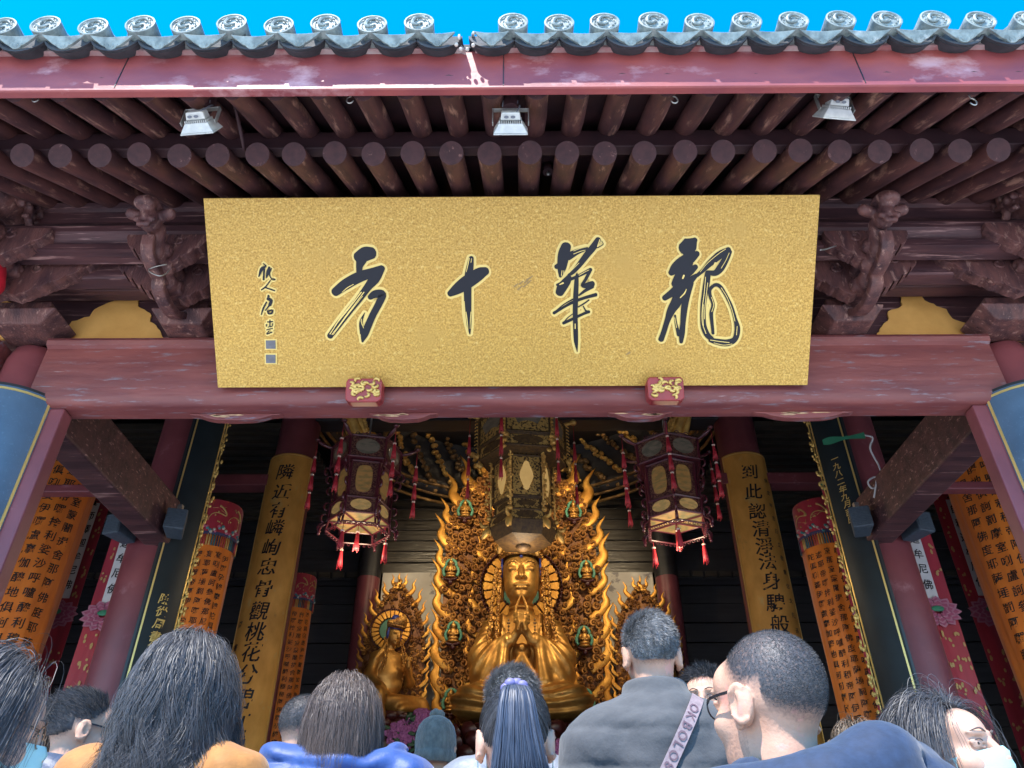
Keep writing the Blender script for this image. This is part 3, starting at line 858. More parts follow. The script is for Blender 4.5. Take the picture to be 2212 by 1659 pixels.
def stroke(mb, pts, h, grow=0.0, n=6):
    """brush stroke: centreline points (x,y,width) in board metres"""
    p = catmull(pts, n)
    c = p[:, :2]; w = np.maximum(p[:, 2] / 2, .0015) + grow
    d = np.gradient(c, axis=0); d /= np.linalg.norm(d, axis=1)[:, None] + 1e-9
    nr = np.stack([-d[:, 1], d[:, 0]], 1)
    L, Rr = c + nr * w[:, None], c - nr * w[:, None]
    cap0 = [c[0] - d[0] * w[0] * .8 * math.sin(a) + nr[0] * w[0] * math.cos(a) for a in np.linspace(0, PI, 7)[1:-1]]
    cap1 = [c[-1] + d[-1] * w[-1] * .8 * math.sin(a) - nr[-1] * w[-1] * math.cos(a) for a in np.linspace(0, PI, 7)[1:-1]]
    k = len(c)
    Vp = np.concatenate([L, Rr, cap0, cap1])
    V = np.array([OB + RV * a + UPV * b + NV * h for a, b in Vp])
    F = [(i, k + i, k + i + 1, i + 1) for i in range(k - 1)]
    F.append(tuple([k] + [0] + list(range(2 * k, 2 * k + 5)))[::-1])
    F.append(tuple([k - 1] + [2 * k - 1] + list(range(2 * k + 5, 2 * k + 10)))[::-1])
    mb.add(V, F)
def to_board(zx, zy, w, x0, y0, sc):
    q = onb(x0 + zx / sc, y0 + zy / sc, 0) - OB
    e = onb(x0 + (zx + 5) / sc, y0 + zy / sc, 0) - OB
    f = onb(x0 + zx / sc, y0 + (zy + 5) / sc, 0) - OB
    k = (np.linalg.norm(e - q) + np.linalg.norm(f - q)) / 10
    return (q @ RV, q @ UPV, w * k)
CH = {
 'fang': (800, 600, 6.145, [
   [(590, 265, 170), (700, 215, 220), (795, 200, 185)], [(640, 300, 170), (610, 400, 110), (605, 500, 90)],
   [(235, 800, 130), (400, 680, 165), (600, 570, 165), (800, 500, 140), (950, 430, 90)],
   [(960, 430, 90), (850, 580, 160), (740, 720, 120), (620, 880, 110), (450, 1090, 105), (280, 1310, 100), (155, 1475, 90)],
   [(770, 880, 80), (850, 830, 120), (960, 835, 120), (905, 980, 110), (820, 1140, 105), (740, 1320, 110), (685, 1450, 110), (655, 1560, 30)],
   [(650, 1430, 70), (632, 1260, 50), (690, 1115, 10)]],
  [[(640, 800, 16), (520, 960, 14), (400, 1110, 16), (280, 1260, 12), (160, 1440, 14)], [(680, 800, 14), (560, 960, 12), (430, 1130, 16), (320, 1280, 12), (190, 1450, 12)],
   [(610, 800, 8), (470, 1000, 12), (340, 1160, 12), (230, 1320, 8)], [(660, 860, 8), (500, 1060, 10), (360, 1240, 10), (210, 1450, 8)], [(640, 1210, 10), (640, 1260, 12), (675, 1350, 8)], [(520, 680, 10), (430, 730, 12), (345, 800, 8)]]),
 'shi': (1100, 620, 7.214, [
   [(180, 825, 110), (300, 745, 190), (450, 640, 240), (600, 540, 240), (730, 455, 215), (825, 415, 150)],
   [(565, 180, 90), (545, 320, 125), (520, 480, 145), (500, 700, 140), (500, 900, 135), (505, 1150, 125), (520, 1350, 95), (540, 1550, 20)]],
  [[(530, 180, 14), (505, 300, 16), (475, 430, 10)], [(572, 190, 10), (560, 260, 10)], [(440, 960, 10), (450, 1150, 16), (470, 1330, 12), (490, 1480, 8)], [(470, 1150, 12), (490, 1300, 16), (510, 1500, 8)], [(560, 1150, 14), (550, 1300, 14), (545, 1450, 6)]]),
 'hua': (1370, 580, 5.187, [
   [(235, 185, 130), (205, 280, 150), (190, 380, 140), (175, 480, 110), (160, 575, 40)], [(105, 450, 60), (170, 430, 100)],
   [(260, 320, 100), (380, 255, 75), (500, 212, 50)],
   [(650, 98, 75), (590, 190, 90), (500, 300, 85), (400, 430, 72), (320, 520, 55), (265, 560, 35)],
   [(695, 115, 8), (712, 160, 10), (640, 205, 14)],
   [(270, 590, 80), (240, 640, 110), (180, 720, 130), (150, 785, 110)], [(115, 685, 30), (200, 650, 40), (380, 575, 40), (545, 490, 50)],
   [(375, 530, 12), (370, 600, 52), (360, 800, 65), (352, 1000, 65), (355, 1200, 62), (362, 1400, 55), (378, 1550, 10)],
   [(550, 485, 50), (500, 590, 40), (445, 690, 45), (520, 690, 80), (575, 670, 75)], [(575, 705, 50), (480, 760, 40), (400, 820, 22)],
   [(75, 1050, 40), (200, 975, 34), (330, 905, 40), (480, 850, 40), (620, 812, 48)], [(90, 1030, 12), (200, 940, 14), (320, 870, 20)],
   [(390, 970, 18), (460, 930, 20), (530, 880, 18)], [(455, 960, 14), (490, 1020, 24), (530, 1035, 40)],
   [(198, 1180, 40), (330, 1120, 36), (450, 1062, 36), (525, 1032, 40)], [(205, 1165, 14), (260, 1105, 14), (320, 1060, 12)]],
  [[(330, 245, 8), (420, 210, 9), (510, 190, 6)], [(330, 285, 8), (420, 250, 8), (480, 235, 6)], [(180, 500, 8), (172, 570, 8)], [(205, 500, 8), (200, 560, 8)], [(400, 400, 8), (330, 470, 8), (270, 530, 6)], [(350, 1190, 12), (350, 1250, 12)],
   [(150, 680, 12), (195, 660, 22)], [(400, 560, 8), (470, 520, 8), (530, 490, 6)], [(670, 100, 12), (640, 190, 14)]]),
 'long': (1630, 580, 5.529, [
   [(590, 110, 80), (520, 180, 230), (440, 225, 180)], [(620, 300, 85), (540, 350, 150), (430, 420, 180), (330, 500, 160), (260, 565, 85)],
   [(600, 480, 75), (520, 545, 110), (440, 600, 100)], [(500, 330, 150), (470, 430, 190), (420, 560, 160), (370, 640, 150), (320, 720, 120)],
   [(610, 600, 55), (500, 685, 120), (380, 760, 130), (260, 850, 100), (170, 912, 78)],
   [(390, 760, 130), (340, 950, 150), (265, 1080, 120), (210, 1220, 80), (160, 1380, 75), (122, 1485, 78)],
   [(520, 700, 110), (470, 900, 100), (440, 1080, 90), (425, 1250, 75), (410, 1400, 80), (400, 1520, 50)],
   [(315, 1150, 26), (332, 1280, 36), (368, 1420, 55)],
   [(1055, 245, 80), (930, 320, 110), (800, 430, 90), (700, 530, 60), (620, 600, 50)], [(1060, 270, 85), (1010, 380, 100), (940, 500, 110), (870, 565, 85), (780, 560, 60)],
   [(770, 560, 80), (750, 700, 90), (725, 850, 82), (705, 1000, 76), (700, 1150, 76), (710, 1300, 80), (760, 1420, 78), (830, 1480, 55)],
   [(800, 1490, 60), (900, 1515, 85), (1030, 1530, 95), (1140, 1480, 80), (1175, 1340, 80), (1140, 1180, 48), (1090, 1020, 45), (1010, 860, 45), (940, 755, 50), (870, 730, 50), (800, 790, 46), (800, 880, 46), (840, 1000, 46), (815, 1120, 52), (825, 1250, 45), (840, 1400, 40)]],
  [[(735, 620, 8), (715, 850, 10), (690, 1050, 10), (690, 1250, 10), (740, 1400, 10)], [(765, 700, 8), (745, 860, 9), (725, 1050, 9), (720, 1200, 8)], [(705, 1000, 8), (700, 1150, 8), (705, 1300, 8)], [(800, 1490, 9), (930, 1510, 9), (1060, 1525, 9)], [(850, 1530, 8), (980, 1560, 8), (1100, 1545, 8)],
   [(950, 770, 8), (1030, 900, 8), (1100, 1080, 8), (1140, 1230, 8)], [(1060, 290, 8), (1010, 400, 8), (950, 500, 8)], [(1010, 235, 9), (900, 310, 9), (760, 430, 8), (660, 550, 7)], [(385, 905, 14), (440, 850, 18), (470, 790, 10)], [(310, 1180, 8), (335, 1320, 8)], [(815, 900, 8), (845, 1000, 8), (820, 1100, 8)], [(435, 600, 26), (420, 640, 22)], [(870, 430, 30), (850, 470, 20)],
   [(1170, 1300, 8), (1160, 1420, 9)]]),
}
for key, (x0, y0, sc, strokes, streaks) in CH.items():
    mr, mi_, ms = MB(), MB(), MB()
    for i, s_ in enumerate(strokes):
        q = [to_board(a, b, w, x0, y0, sc) for a, b, w in s_]
        stroke(mr, q, .002 + .00012 * i, .0155); stroke(mi_, q, .0065 + .00018 * i)
    for i, s_ in enumerate(streaks):
        q = [to_board(a, b, w, x0, y0, sc) for a, b, w in s_]
        stroke(ms, q, .0104 + .0001 * i)
    c = part('character', mi_, m_ink, plaque)
    part('pale_outline', mr, m_goldrim, c); part('dry_brush_streaks', ms, m_goldrim, c)
INS = [[(170, 110, 16), (210, 150, 18), (150, 190, 50), (105, 305, 18)], [(185, 190, 26), (175, 350, 30)], [(260, 165, 30), (240, 240, 50), (215, 325, 16)], [(290, 185, 20), (262, 260, 22), (290, 330, 14), (345, 340, 10), (320, 356, 10), (290, 345, 10)],
       [(280, 355, 14), (210, 450, 22), (145, 500, 20)], [(200, 465, 20), (340, 512, 22)], [(250, 588, 36), (245, 600, 30)], [(240, 630, 50), (290, 660, 44), (270, 720, 50)], [(220, 680, 22), (170, 780, 26), (142, 870, 14)], [(260, 735, 26), (200, 805, 14)],
       [(240, 810, 26), (250, 850, 26), (300, 845, 26), (306, 800, 24), (245, 812, 20)], [(235, 975, 18), (312, 970, 18)], [(272, 945, 16), (270, 1040, 18)], [(220, 1015, 24), (215, 1045, 10)], [(310, 1000, 18), (305, 1040, 10)], [(240, 1050, 12), (305, 1040, 12)], [(222, 1092, 14), (312, 1070, 14)], [(255, 1108, 14), (225, 1155, 14), (300, 1125, 18)]]
mr, mi_ = MB(), MB()
for i, s_ in enumerate(INS):
    q = [to_board(a, b, w, 630, 640, 5.925) for a, b, w in s_]
    stroke(mr, q, .002 + .00012 * i, .010); stroke(mi_, q, .0065 + .00015 * i)
c = part('inscription', mi_, m_ink, plaque); part('pale_outline', mr, m_goldrim, c)
for y0_, y1_ in ((1248, 1372), (1460, 1584)):
    pts = [to_board(a, b, 1, 630, 640, 5.925) for a, b in ((212, y1_), (352, y1_), (350, y0_), (208, y0_))]
    cx = sum(p[0] for p in pts) / 4; cy = sum(p[1] for p in pts) / 4
    mb = MB(); mb.prism([(p[0], p[1]) for p in pts], OB + NV * .004, RV, UPV, NV, .003)
    sq = part('seal', mb, m_seal, plaque)
    mb = MB(); mb.prism([(cx + (p[0] - cx) * 1.28, cy + (p[1] - cy) * 1.28) for p in pts], OB + NV * .001, RV, UPV, NV, .002)
    part('pale_outline', mb, m_goldrim, sq)
mb = MB()
for (a, b, w) in ((1125, 720, 0),):
    for k in range(9):
        x = 1288 + k * 4.5 + rng.uniform(-3, 3); y = 722 - k * 2.6 + rng.uniform(-6, 6)
        q = [to_board(x, y, 4.5, 0, 0, 1), to_board(x + 9, y - 7, 2.5, 0, 0, 1)]
        stroke(mb, q, .0016 + .0001 * k)
q = [to_board(1566, 886, 3, 0, 0, 1), to_board(1574, 881, 5, 0, 0, 1)]; stroke(mb, q, .003)
part('scuff_mark', mb, M('scuffed_leaf', (.30, .20, .08), rough=.7), plaque)

# carved red and gold blocks that carry the board
m_redl = M('red_lacquer', (.33, .035, .04), (.25, .03, .035), 10, rough=.4)
m_leaf = M('bright_gilding', (.72, .52, .18), (.55, .36, .10), 30, rough=.4, metal=.4)
def support(u, v, lab):
    c = P(u, v, 3.90)
    t = thing('board_support', lab, 'bracket', tuple(c), 'carved supports under the gold board')
    mb = MB()
    w, h = .112, .078
    po = [(-w, -h + .02), (-w + .025, -h), (w - .025, -h), (w, -h + .02), (w, h * .7), (w - .012, h), (-w + .012, h), (-w, h * .7)]
    mb.prism(po, c + np.array([0, -.03, 0]), (1, 0, 0), (0, -.25, .97), (0, .97, .25), .10)
    part('block', mb, m_redl, t, bevel=.01)
    mb = MB()
    def q(a, b, hh=0): return c + np.array([0, -.03, 0]) + np.array([1, 0, 0]) * a + np.array([0, -.25, .97]) * b - np.array([0, .97, .25]) * hh
    r2 = random.Random(int(u))
    for k in range(26):
        a = r2.uniform(-.095, .095); b = r2.uniform(-.065, .062); an = r2.uniform(0, 6.28)
        pts = [q(a + .020 * math.cos(an + f * 3.6) * (1 - .4 * f), b + .016 * math.sin(an + f * 3.6) * (1 - .4 * f), .006) for f in np.linspace(0, 1, 8)]
        mb.tube(pts, [.003 + .0075 * math.sin(PI * f) for f in np.linspace(.05, 1, 8)], 6)
    for k in range(5):                      # fan-like wings of the central bird
        an = .5 + k * .28; mb.tube([q(-.005, .0, .004), q(-.005 + .035 * math.cos(an + 1.9), .03 * math.sin(an + 1.9) - .01, .005)], [.003, .007], 6)
    part('gilt_carving', mb, m_leaf, t, smooth=True)
support(787, 848, 'red block carved with gilt scrolls under the board nearer the small inscription')
support(1437, 845, 'red block carved with gilt scrolls under the board below its rightmost big character')

# ------------------------------------------------------------------ floodlights under the fascia
m_alu = M('pale_painted_aluminium', (.50, .51, .50), (.40, .41, .41), 30, rough=.45, metal=.2)
m_cable = M('grey_cable', (.12, .13, .16), rough=.6)
def flood(u, v, tilt, lab, yaw=0):
    c = P(u, v, 2.36)
    t = thing('floodlight', lab, 'floodlight', tuple(c), 'floodlights hung below the eaves fascia')
    Rm = rz(yaw) @ rx(tilt)
    def T(p): return c + Rm @ np.array(p, float)
    mb = MB()
    def frus(w0, d0, z0, w1, d1, z1):
        V = [T((a * w0, b * d0, z0)) for a, b in ((-1, -1), (1, -1), (1, 1), (-1, 1))] + [T((a * w1, b * d1, z1)) for a, b in ((-1, -1), (1, -1), (1, 1), (-1, 1))]
        mb.add(V, [(0, 3, 2, 1), (4, 5, 6, 7), (0, 1, 5, 4), (1, 2, 6, 5), (2, 3, 7, 6), (3, 0, 4, 7)])
    frus(.084, .066, -.05, .084, .066, -.042); frus(.082, .064, -.0415, .058, .042, .0)
    part('reflector', mb, m_alu, t, bevel=.003)
    mb = MB()
    for k in range(11):
        x = -.053 + k * .0106; V = [T((x + a, b, z)) for a in (-.002, .002) for b in (-.043, .043) for z in (.0005, .012)]
        mb.add(V, [(0, 1, 3, 2), (4, 6, 7, 5), (0, 4, 5, 1), (2, 3, 7, 6), (0, 2, 6, 4), (1, 5, 7, 3)])
    part('cooling_fins', mb, m_alu, t)
    mb = MB(); frus(.050, .034, .0125, .044, .03, .05); part('driver_box', mb, m_alu, t, bevel=.006)
    mb = MB(); 
    for x in (-.02, .012): mb.lathe([(0, 0), (.012, 0), (.012, .001), (0, .001)], (0, 0, 0), 12); mb.v[-1] = np.array([T((x + p[0], -.0335 - .012 + p[2] - .0005 + (.03 - p[1] * 0) * 0, .032 + p[1] * .6)) for p in mb.v[-1]])
    part('rating_label', mb, m_cable, t)
    mb = MB()
    for s in (-1, 1): mb.box((s * .088 - .003, -.011, -.02), (s * .088 + .003, .011, .088), rot=rz(yaw), at=c)
    mb.box((-.091, -.011, .0885), (.091, .011, .094), rot=rz(yaw), at=c)
    part('bracket', mb, m_iron, t, bevel=.002)
    mb = MB(); mb.lathe([(0, .094), (.04, .094), (.046, .13), (.046, .20), (0, .20)], c, 14)
    part('mount', mb, m_soff, t, smooth=True, auto=40)
    mb = MB(); mb.tube(catmull([T((.03, -.02, .05)), c + np.array([.045, -.03, .08]), c + np.array([.04, .0, .13]), c + np.array([.02, .03, .19])], 6), .004, 6)
    for k in range(10): mb.tube([c + np.array([-.04 + .008 * k, -.012, .10]), c + np.array([-.036 + .008 * k, -.03, .125 + .01 * (k % 3)]), c + np.array([-.04 + .008 * k, .0, .15])], .003, 5)
    part('cable', mb, m_cable, t, smooth=True)
flood(430, 262, R(66), 'white floodlight hung under the fascia at the end of a thick cable along a rafter', R(-5))
flood(1103, 263, R(66), 'white floodlight hung under the middle of the fascia above the gold board', 0)
flood(1806, 234, R(57), 'flat white floodlight hung level under the fascia, nearest the right corner', R(6))
wire('cable', [P(500, 208, 2.42), P(510, 240, 2.5), P(520, 285, 2.62), P(528, 325, 2.72)], .010, m_soff, 'thick brown cable clipped along a rafter beside the left floodlight', 'cable')
for u, v in ((80, 213), (757, 216), (1456, 216), (2100, 220)):
    c = P(u, v, 2.27)
    lab = {80: 'steel hook below the fascia near the left corner', 757: 'steel hook below the fascia between left and middle floodlights', 1456: 'steel hook below the fascia between middle and right floodlights', 2100: 'steel hook below the fascia near the right corner'}[u]
    mb = MB(); mb.tube([c + np.array([.016 * math.cos(a) * (1 if u > 1106 else -1), -.004, .026 * math.sin(a) - .005]) for a in np.linspace(-2.9, 1.6, 14)] + [c + np.array([0, 0, .07])], .0036, 7)
    tag(part('hook', mb, m_iron, None, smooth=True, loc=c), lab, 'hook', 'steel hooks below the fascia')
c = P(1184, 372, 3.05)
sp_ = thing('smoke_detector', 'small dark round fixture between two rafters right of the middle floodlight', 'fixture', tuple(c))
mb = MB(); mb.lathe([(0, 0), (.03, 0), (.036, .01), (.036, .05), (.028, .06), (.028, .2)], c, 16); part('body', mb, m_soff, sp_, smooth=True, auto=40)
mb = MB(); mb.sph(c + np.array([0, 0, -.012]), (.012, .012, .014)); part('nozzle', mb, m_iron, sp_, smooth=True)

# ------------------------------------------------------------------ couplet boards curved round the columns
def arc_fn(x, y, r): return lambda a, z: np.array([x + r * math.sin(a), y - r * math.cos(a), z])
def curved_board(name, x, y, r, a0, a1, z0, z1, m_body, m_rim, m_line, lab, cat='couplet board', group=None, inset=.035, rim=.02):
    t = thing(name, lab, cat, (x, y, z0), group)
    n = 22
    def sheet(r0, r1, b0, b1, y0, y1, nm, m, par=t):
        mb = MB(); A = np.linspace(b0, b1, n)
        V = [arc_fn(x, y, rr)(a, z) for rr in (r0, r1) for z in (y0, y1) for a in A]
        F = []
        for j in range(n - 1):
            F += [(2 * n + j, 2 * n + j + 1, 3 * n + j + 1, 3 * n + j), (j + 1, j, n + j, n + j + 1), (j, j + 1, 2 * n + j + 1, 2 * n + j), (n + j + 1, n + j, 3 * n + j, 3 * n + j + 1)]
        F += [(0, n, 3 * n, 2 * n)[::-1], (n - 1, 2 * n - 1, 4 * n - 1, 3 * n - 1)]
        mb.add(V, F); return part(nm, mb, m, par, smooth=True, auto=40)
    sheet(r - .035, r, a0, a1, z0, z1, 'board_edge', m_rim)
    da = rim / r
    sheet(r - .01, r + .003, a0 + da, a1 - da, z0 + rim, z1 - rim, 'board_face', m_body)
    di = inset / r; wl = .014
    fr_ = MB()
    for (b0, b1, y0, y1) in ((a0 + di, a0 + di + wl / r, z0 + inset, z1 - inset), (a1 - di - wl / r, a1 - di, z0 + inset, z1 - inset), (a0 + di + wl / r, a1 - di - wl / r, z1 - inset - wl, z1 - inset)):
        A = np.linspace(b0, b1, 12)
        V = [arc_fn(x, y, rr)(a, z) for rr in (r + .0, r + .009) for z in (y0, y1) for a in A]
        F = []
        for j in range(11):
            F += [(24 + j, 24 + j + 1, 36 + j + 1, 36 + j), (j, j + 1, 24 + j + 1, 24 + j), (12 + j + 1, 12 + j, 36 + j, 36 + j + 1)]
        F += [(0, 12, 36, 24)[::-1], (11, 23, 47, 35)]
        fr_.add(V, F)
    part('gold_border', fr_, m_line, t, smooth=True, auto=40)
    return t
m_blue = M('slate_blue_lacquer', (.075, .125, .20), (.055, .095, .155), 5, rough=.3, c3=(.09, .15, .23), t3=.6, scale3=60)
m_blk = M('black_board_rim', (.022, .022, .026), rough=.35)
m_line = M('gold_line', (.75, .52, .18), rough=.35, metal=.6)
m_goldbd = M('aged_gold_board', (.70, .35, .075), (.50, .24, .045), 4, (1, 1, .5), rough=.58, metal=.2, rough2=.7, c3=(.52, .36, .13), t3=.6, w3=.12, scale3=7, c4=(.24, .15, .05), t4=.66, scale4=5)
m_navy = M('blue_black_lacquer', (.010, .017, .022), (.007, .012, .016), 6, rough=.55, spec=.3, c3=(.05, .06, .07), t3=.72, w3=.02, scale3=60)
m_orchar = M('orange_gilt', (.70, .36, .14), rough=.4, metal=.3)
for s in (-1, 1):
    t = curved_board('couplet_board', s * 3.27, 4.2, .345, -1.2, 1.2, .9, Zr(2.69), m_blue, m_blk, m_line,
                     'slate blue curved couplet board with gold border on the front column at the %s edge' % ('left' if s < 0 else 'right'), group='blue boards on the front columns')
    mb = MB(); fn = arc_fn(s * 3.27, 4.2, .3505)
    for k in range(7):
        ch = "大南本無尼佛師"[k]
        glyph_on(mb, ch, lambda a, b: fn(a / .35, b), .30, 0, Zr(2.42) - .36 * k, shear=.1)
    part('characters', mb, m_orchar, t)
def col_text(t, fn, chars, vs, d, size, mat, off=0, nm='characters', shear=.12):
    mb = MB()
    for ch, v in zip(chars, vs):
        z = ray(1117, v)[2] * d + H
        glyph_on(mb, ch, fn, size, off, z, shear=shear)
    part(nm, mb, mat, t)
x, y, r = -3.27, 9.9, .345
LV = [1017, 1060, 1100, 1138, 1180, 1222, 1270, 1318, 1363, 1407, 1455, 1508, 1560, 1612]
gl = curved_board('couplet_board', x, y, r, -1.15, 1.15, Zr(.2), Zr(5.40), m_goldbd, m_edge, m_line, 'aged gold couplet board on the column left of the statue, its text starting 隣近有', group='gold couplet boards on the inner columns')
fn = arc_fn(x, y, r + .006); col_text(gl, lambda a, b: fn(a / r, b), "隣近有嶙峋忠骨觀桃花兮碧紅雪", LV, y - r, .25, m_ink)
gr = curved_board('couplet_board', -x, y, r, -1.15, 1.15, Zr(.2), Zr(5.40), m_goldbd, m_edge, m_line, 'aged gold couplet board on the column right of the statue, its text starting 到此認', group='gold couplet boards on the inner columns')
RVv = [1020, 1063, 1105, 1143, 1180, 1214, 1256, 1303, 1350, 1400, 1450]
fn2 = arc_fn(-x, y, r + .006); col_text(gr, lambda a, b: fn2(a / r, b), "到此認清淨法身騁般若船", RVv, y - r, .25, m_ink)
mb = MB()
for k, ch in enumerate("佛度甲吉日立敬書信女陳孫一九年"[:15]):
    if ch in GL: glyph_on(mb, ch, lambda a, b: fn2(a / r, b), .075, .24, Zr(4.95) - .19 * k, shear=.15)
part('small_inscription', mb, m_ink, gr)
mb = MB()
for k, ch in enumerate("周書"): glyph_on(mb, ch, lambda a, b: fn(a / r, b), .09, -.26, Zr(2.95) - .28 * k, shear=.15)
part('small_inscription', mb, m_ink, gl)
for s in (-1, 1):
    a0, a1 = (.40, 1.42) if s < 0 else (-1.42, -.40)
    xx, yy, rr = s * 3.28, 6.6, .37
    t = curved_board('couplet_board', xx, yy, rr, a0, a1, .9, Zr(4.4), m_navy, m_blk, m_line,
                     'blue black couplet board with gold blossom edging on the second column on the %s' % ('left' if s < 0 else 'right'), group='black boards on the second columns')
    mb = MB(); fa = arc_fn(xx, yy, rr + .012)
    mb.tube([fa((a1 - .03) if s < 0 else (a0 + .03), z) + np.array([0, -.004, 0]) for z in np.linspace(Zr(.6), Zr(4.36), 30)], .006, 5)
    for k in range(26):
        z = Zr(4.3) - k * .145 + rng.uniform(-.02, .02); a = (a1 - .02) if s < 0 else (a0 + .02)
        for j in range(6):
            c = fa(a + rng.uniform(-.05, .03), z + rng.uniform(-.05, .05)) + np.array([rng.uniform(-.02, .03) * -s, -.005, 0])
            mb.sph(c, (rng.uniform(.009, .018), .012, rng.uniform(.012, .028)), 6, 4)
        if k % 2 == 0: mb.tube([fa(a, z) + np.array([0, -.01, 0]), fa(a - .04 * (1 if s < 0 else -1), z + .05) + np.array([0, -.01, 0]), fa(a, z + .10) + np.array([0, -.01, 0])], .006, 5)
    part('blossom_edging', mb, m_leaf, t, smooth=True)
    mb = MB()
    cen = .85 if s < 0 else -.85
    if s < 0:
        for k, ch in enumerate("陳從周書"): glyph_on(mb, ch, lambda a, b: fa(cen + a / rr, b), .095, 0, ray(350, 1290 + k * 27)[2] * 6.3 + H, shear=.15)
        for k, ch in enumerate("信女陳孫敬立"): glyph_on(mb, ch, lambda a, b: fa(cen + a / rr, b), .085, 0, ray(325, 1393 + k * 27)[2] * 6.3 + H, shear=.15)
    else:
        for k, ch in enumerate("一九八二年九月吉日"): glyph_on(mb, ch, lambda a, b: fa(cen + a / rr, b), .075, 0, ray(1835, 985 + k * 16.5)[2] * 6.3 + H, shear=.15)
    part('characters', mb, m_leaf, t)

# ------------------------------------------------------------------ temple cloths
m_orange = M('orange_silk', (.72, .195, .012), (.60, .15, .01), 3, (3, 3, .6), rough=.5, sheen=.3, bump=.006, bscale=5, bstretch=(3, 3, .5))
m_redsilk = M('crimson_silk', (.36, .022, .045), (.28, .016, .035), 4, (3, 3, .5), rough=.5, sheen=.2)
m_black = M('black_ink', (.012, .010, .012), rough=.7)
m_whitecl = M('white_cloth', (.62, .62, .62), (.55, .55, .56), 6, rough=.8)
m_green = M('green_cloth', (.03, .20, .11), rough=.6)
m_pink = M('pink_petals', (.34, .075, .15), (.26, .05, .11), 8, rough=.6)
m_pinkl = M('pale_petal_edges', (.40, .17, .24), (.32, .12, .19), 12, rough=.6)
m_gthread = M('gold_thread', (.42, .27, .10), rough=.5)
def ripple(a, z): return .010 * math.sin(9 * a + 1.3 * math.sin(z * 1.7)) + .006 * math.sin(23 * a + z)
def cloth_pillar(name, x, y, r, z0, z1, lab, group, cols=9, size=.115, valance=True, a0=-1.35, a1=1.35, dragon=True, seed=0):
    t = thing(name, lab, 'sutra banner', (x, y, z0), group)
    mb = MB(); n = 56
    zs = np.linspace(z0, z1, 24)
    V = []
    for z in zs:
        for j in range(n):
            a = 2 * PI * j / n; q = r + ripple(a, z)
            V.append((x + q * math.sin(a), y - q * math.cos(a), z))
    F = [(i * n + j, i * n + (j + 1) % n, (i + 1) * n + (j + 1) % n, (i + 1) * n + j) for i in range(23) for j in range(n)]
    F += [tuple(range(n))]
    mb.add(V, F); part('orange_cloth', mb, m_orange, t, smooth=True)
    mb = MB()
    def fn(a, z):
        an = a / r; q = r + ripple(an, z) + .004
        return np.array([x + q * math.sin(an), y - q * math.cos(an), z])
    sp_ = size * 1.35; k = seed; W = (a1 - a0) * r
    top = z1 - (.62 if valance else .1)
    for c in range(cols):
        a = a1 * r - (c + .5) * W / cols
        z = top - rng.uniform(0, .04)
        while z > max(z0, Zr(1.0)):
            ch = SUT[k % len(SUT)]; k += 1
            glyph_on(mb, ch, fn, size, a, z, shear=.08, rot=.03); z -= sp_
    part('sutra_text', mb, m_black, t)
    if valance:
        mb = MB(); prof = [(0, .01), (r * 1.02, .01), (r * 1.06, -.02), (r * 1.08, -.40)]
        mb.lathe(prof, (x, y, z1), 32); v = part('red_valance', mb, m_redsilk, t, smooth=True, auto=60)
        mb = MB(); r2 = random.Random(3 + seed)
        fv = lambda a, z: np.array([x + r * 1.09 * math.sin(a), y - r * 1.09 * math.cos(a), z])
        for k2 in range(4):                                          # embroidered clouds and a coiling dragon
            a_ = -1.2 + .8 * k2
            mb.tube([fv(a_ + .33 * math.sin(5 * f) , z1 - .10 - .13 * f + .03 * math.cos(9 * f)) for f in np.linspace(0, 1, 16)], [.012 * (1 - .7 * f) for f in np.linspace(0, 1, 16)], 5)
            for j in range(7): mb.tube([fv(a_ + r2.uniform(-.35, .35), z1 - r2.uniform(.05, .30)) for _ in (0, 1)], .003, 4) if j < 2 else mb.sph(fv(a_ + r2.uniform(-.3, .3), z1 - r2.uniform(.06, .28)), .011, 5, 4)
        part('gold_embroidery', mb, m_gthread, v, smooth=True)
        mb = MB()
        for j in range(22):
            a_ = -1.6 + 3.2 * j / 21
            for q in range(2): mb.sph(fv(a_ + .04 * q, z1 - .34 + .035 * math.sin(j * 1.4) - .02 * q), (.022, .01, .018), 6, 4, mi=(j + q) % 3)
        part('embroidered_waves', mb, [M('teal_thread', (.06, .22, .24), rough=.6), M('pale_thread', (.45, .42, .36), rough=.6), M('rose_thread', (.45, .10, .16), rough=.6)], v, smooth=True)
        mb = MB(); nf = 64
        for j in range(nf):
            a_ = 2 * PI * j / nf; p0 = np.array([x + r * 1.07 * math.sin(a_), y - r * 1.07 * math.cos(a_), z1 - .41]); p1 = p0 + np.array([0, 0, -.135])
            mb.tube([p0, p1], [.0075, .009], 5, mi=(j // 2) % 4)
        part('coloured_fringe', mb, [M('fringe_red', (.40, .05, .05), rough=.7), M('fringe_gold', (.55, .33, .10), rough=.7), M('fringe_teal', (.04, .14, .16), rough=.7), M('fringe_dark', (.06, .03, .06), rough=.7)], t, smooth=True)
        mb = MB(); mb.lathe([(r * 1.085, -.385), (r * 1.10, -.40), (r * 1.085, -.425)], (x, y, z1), 32); part('braid', mb, M('navy_braid', (.05, .05, .12), rough=.6), t, smooth=True)
    return t
Gc = 'orange sutra cloth pillars'
cloth_pillar('sutra_pillar', -3.50, 8.2, .26, .9, Zr(3.86), 'orange sutra cloth with red dragon valance, beside the left gold couplet board', Gc, cols=7, size=.078)
cloth_pillar('sutra_pillar', 3.50, 8.2, .26, .9, Zr(3.86), 'orange sutra cloth with red valance, partly covered by a crimson strip on the right', Gc, cols=7, size=.078, seed=17)
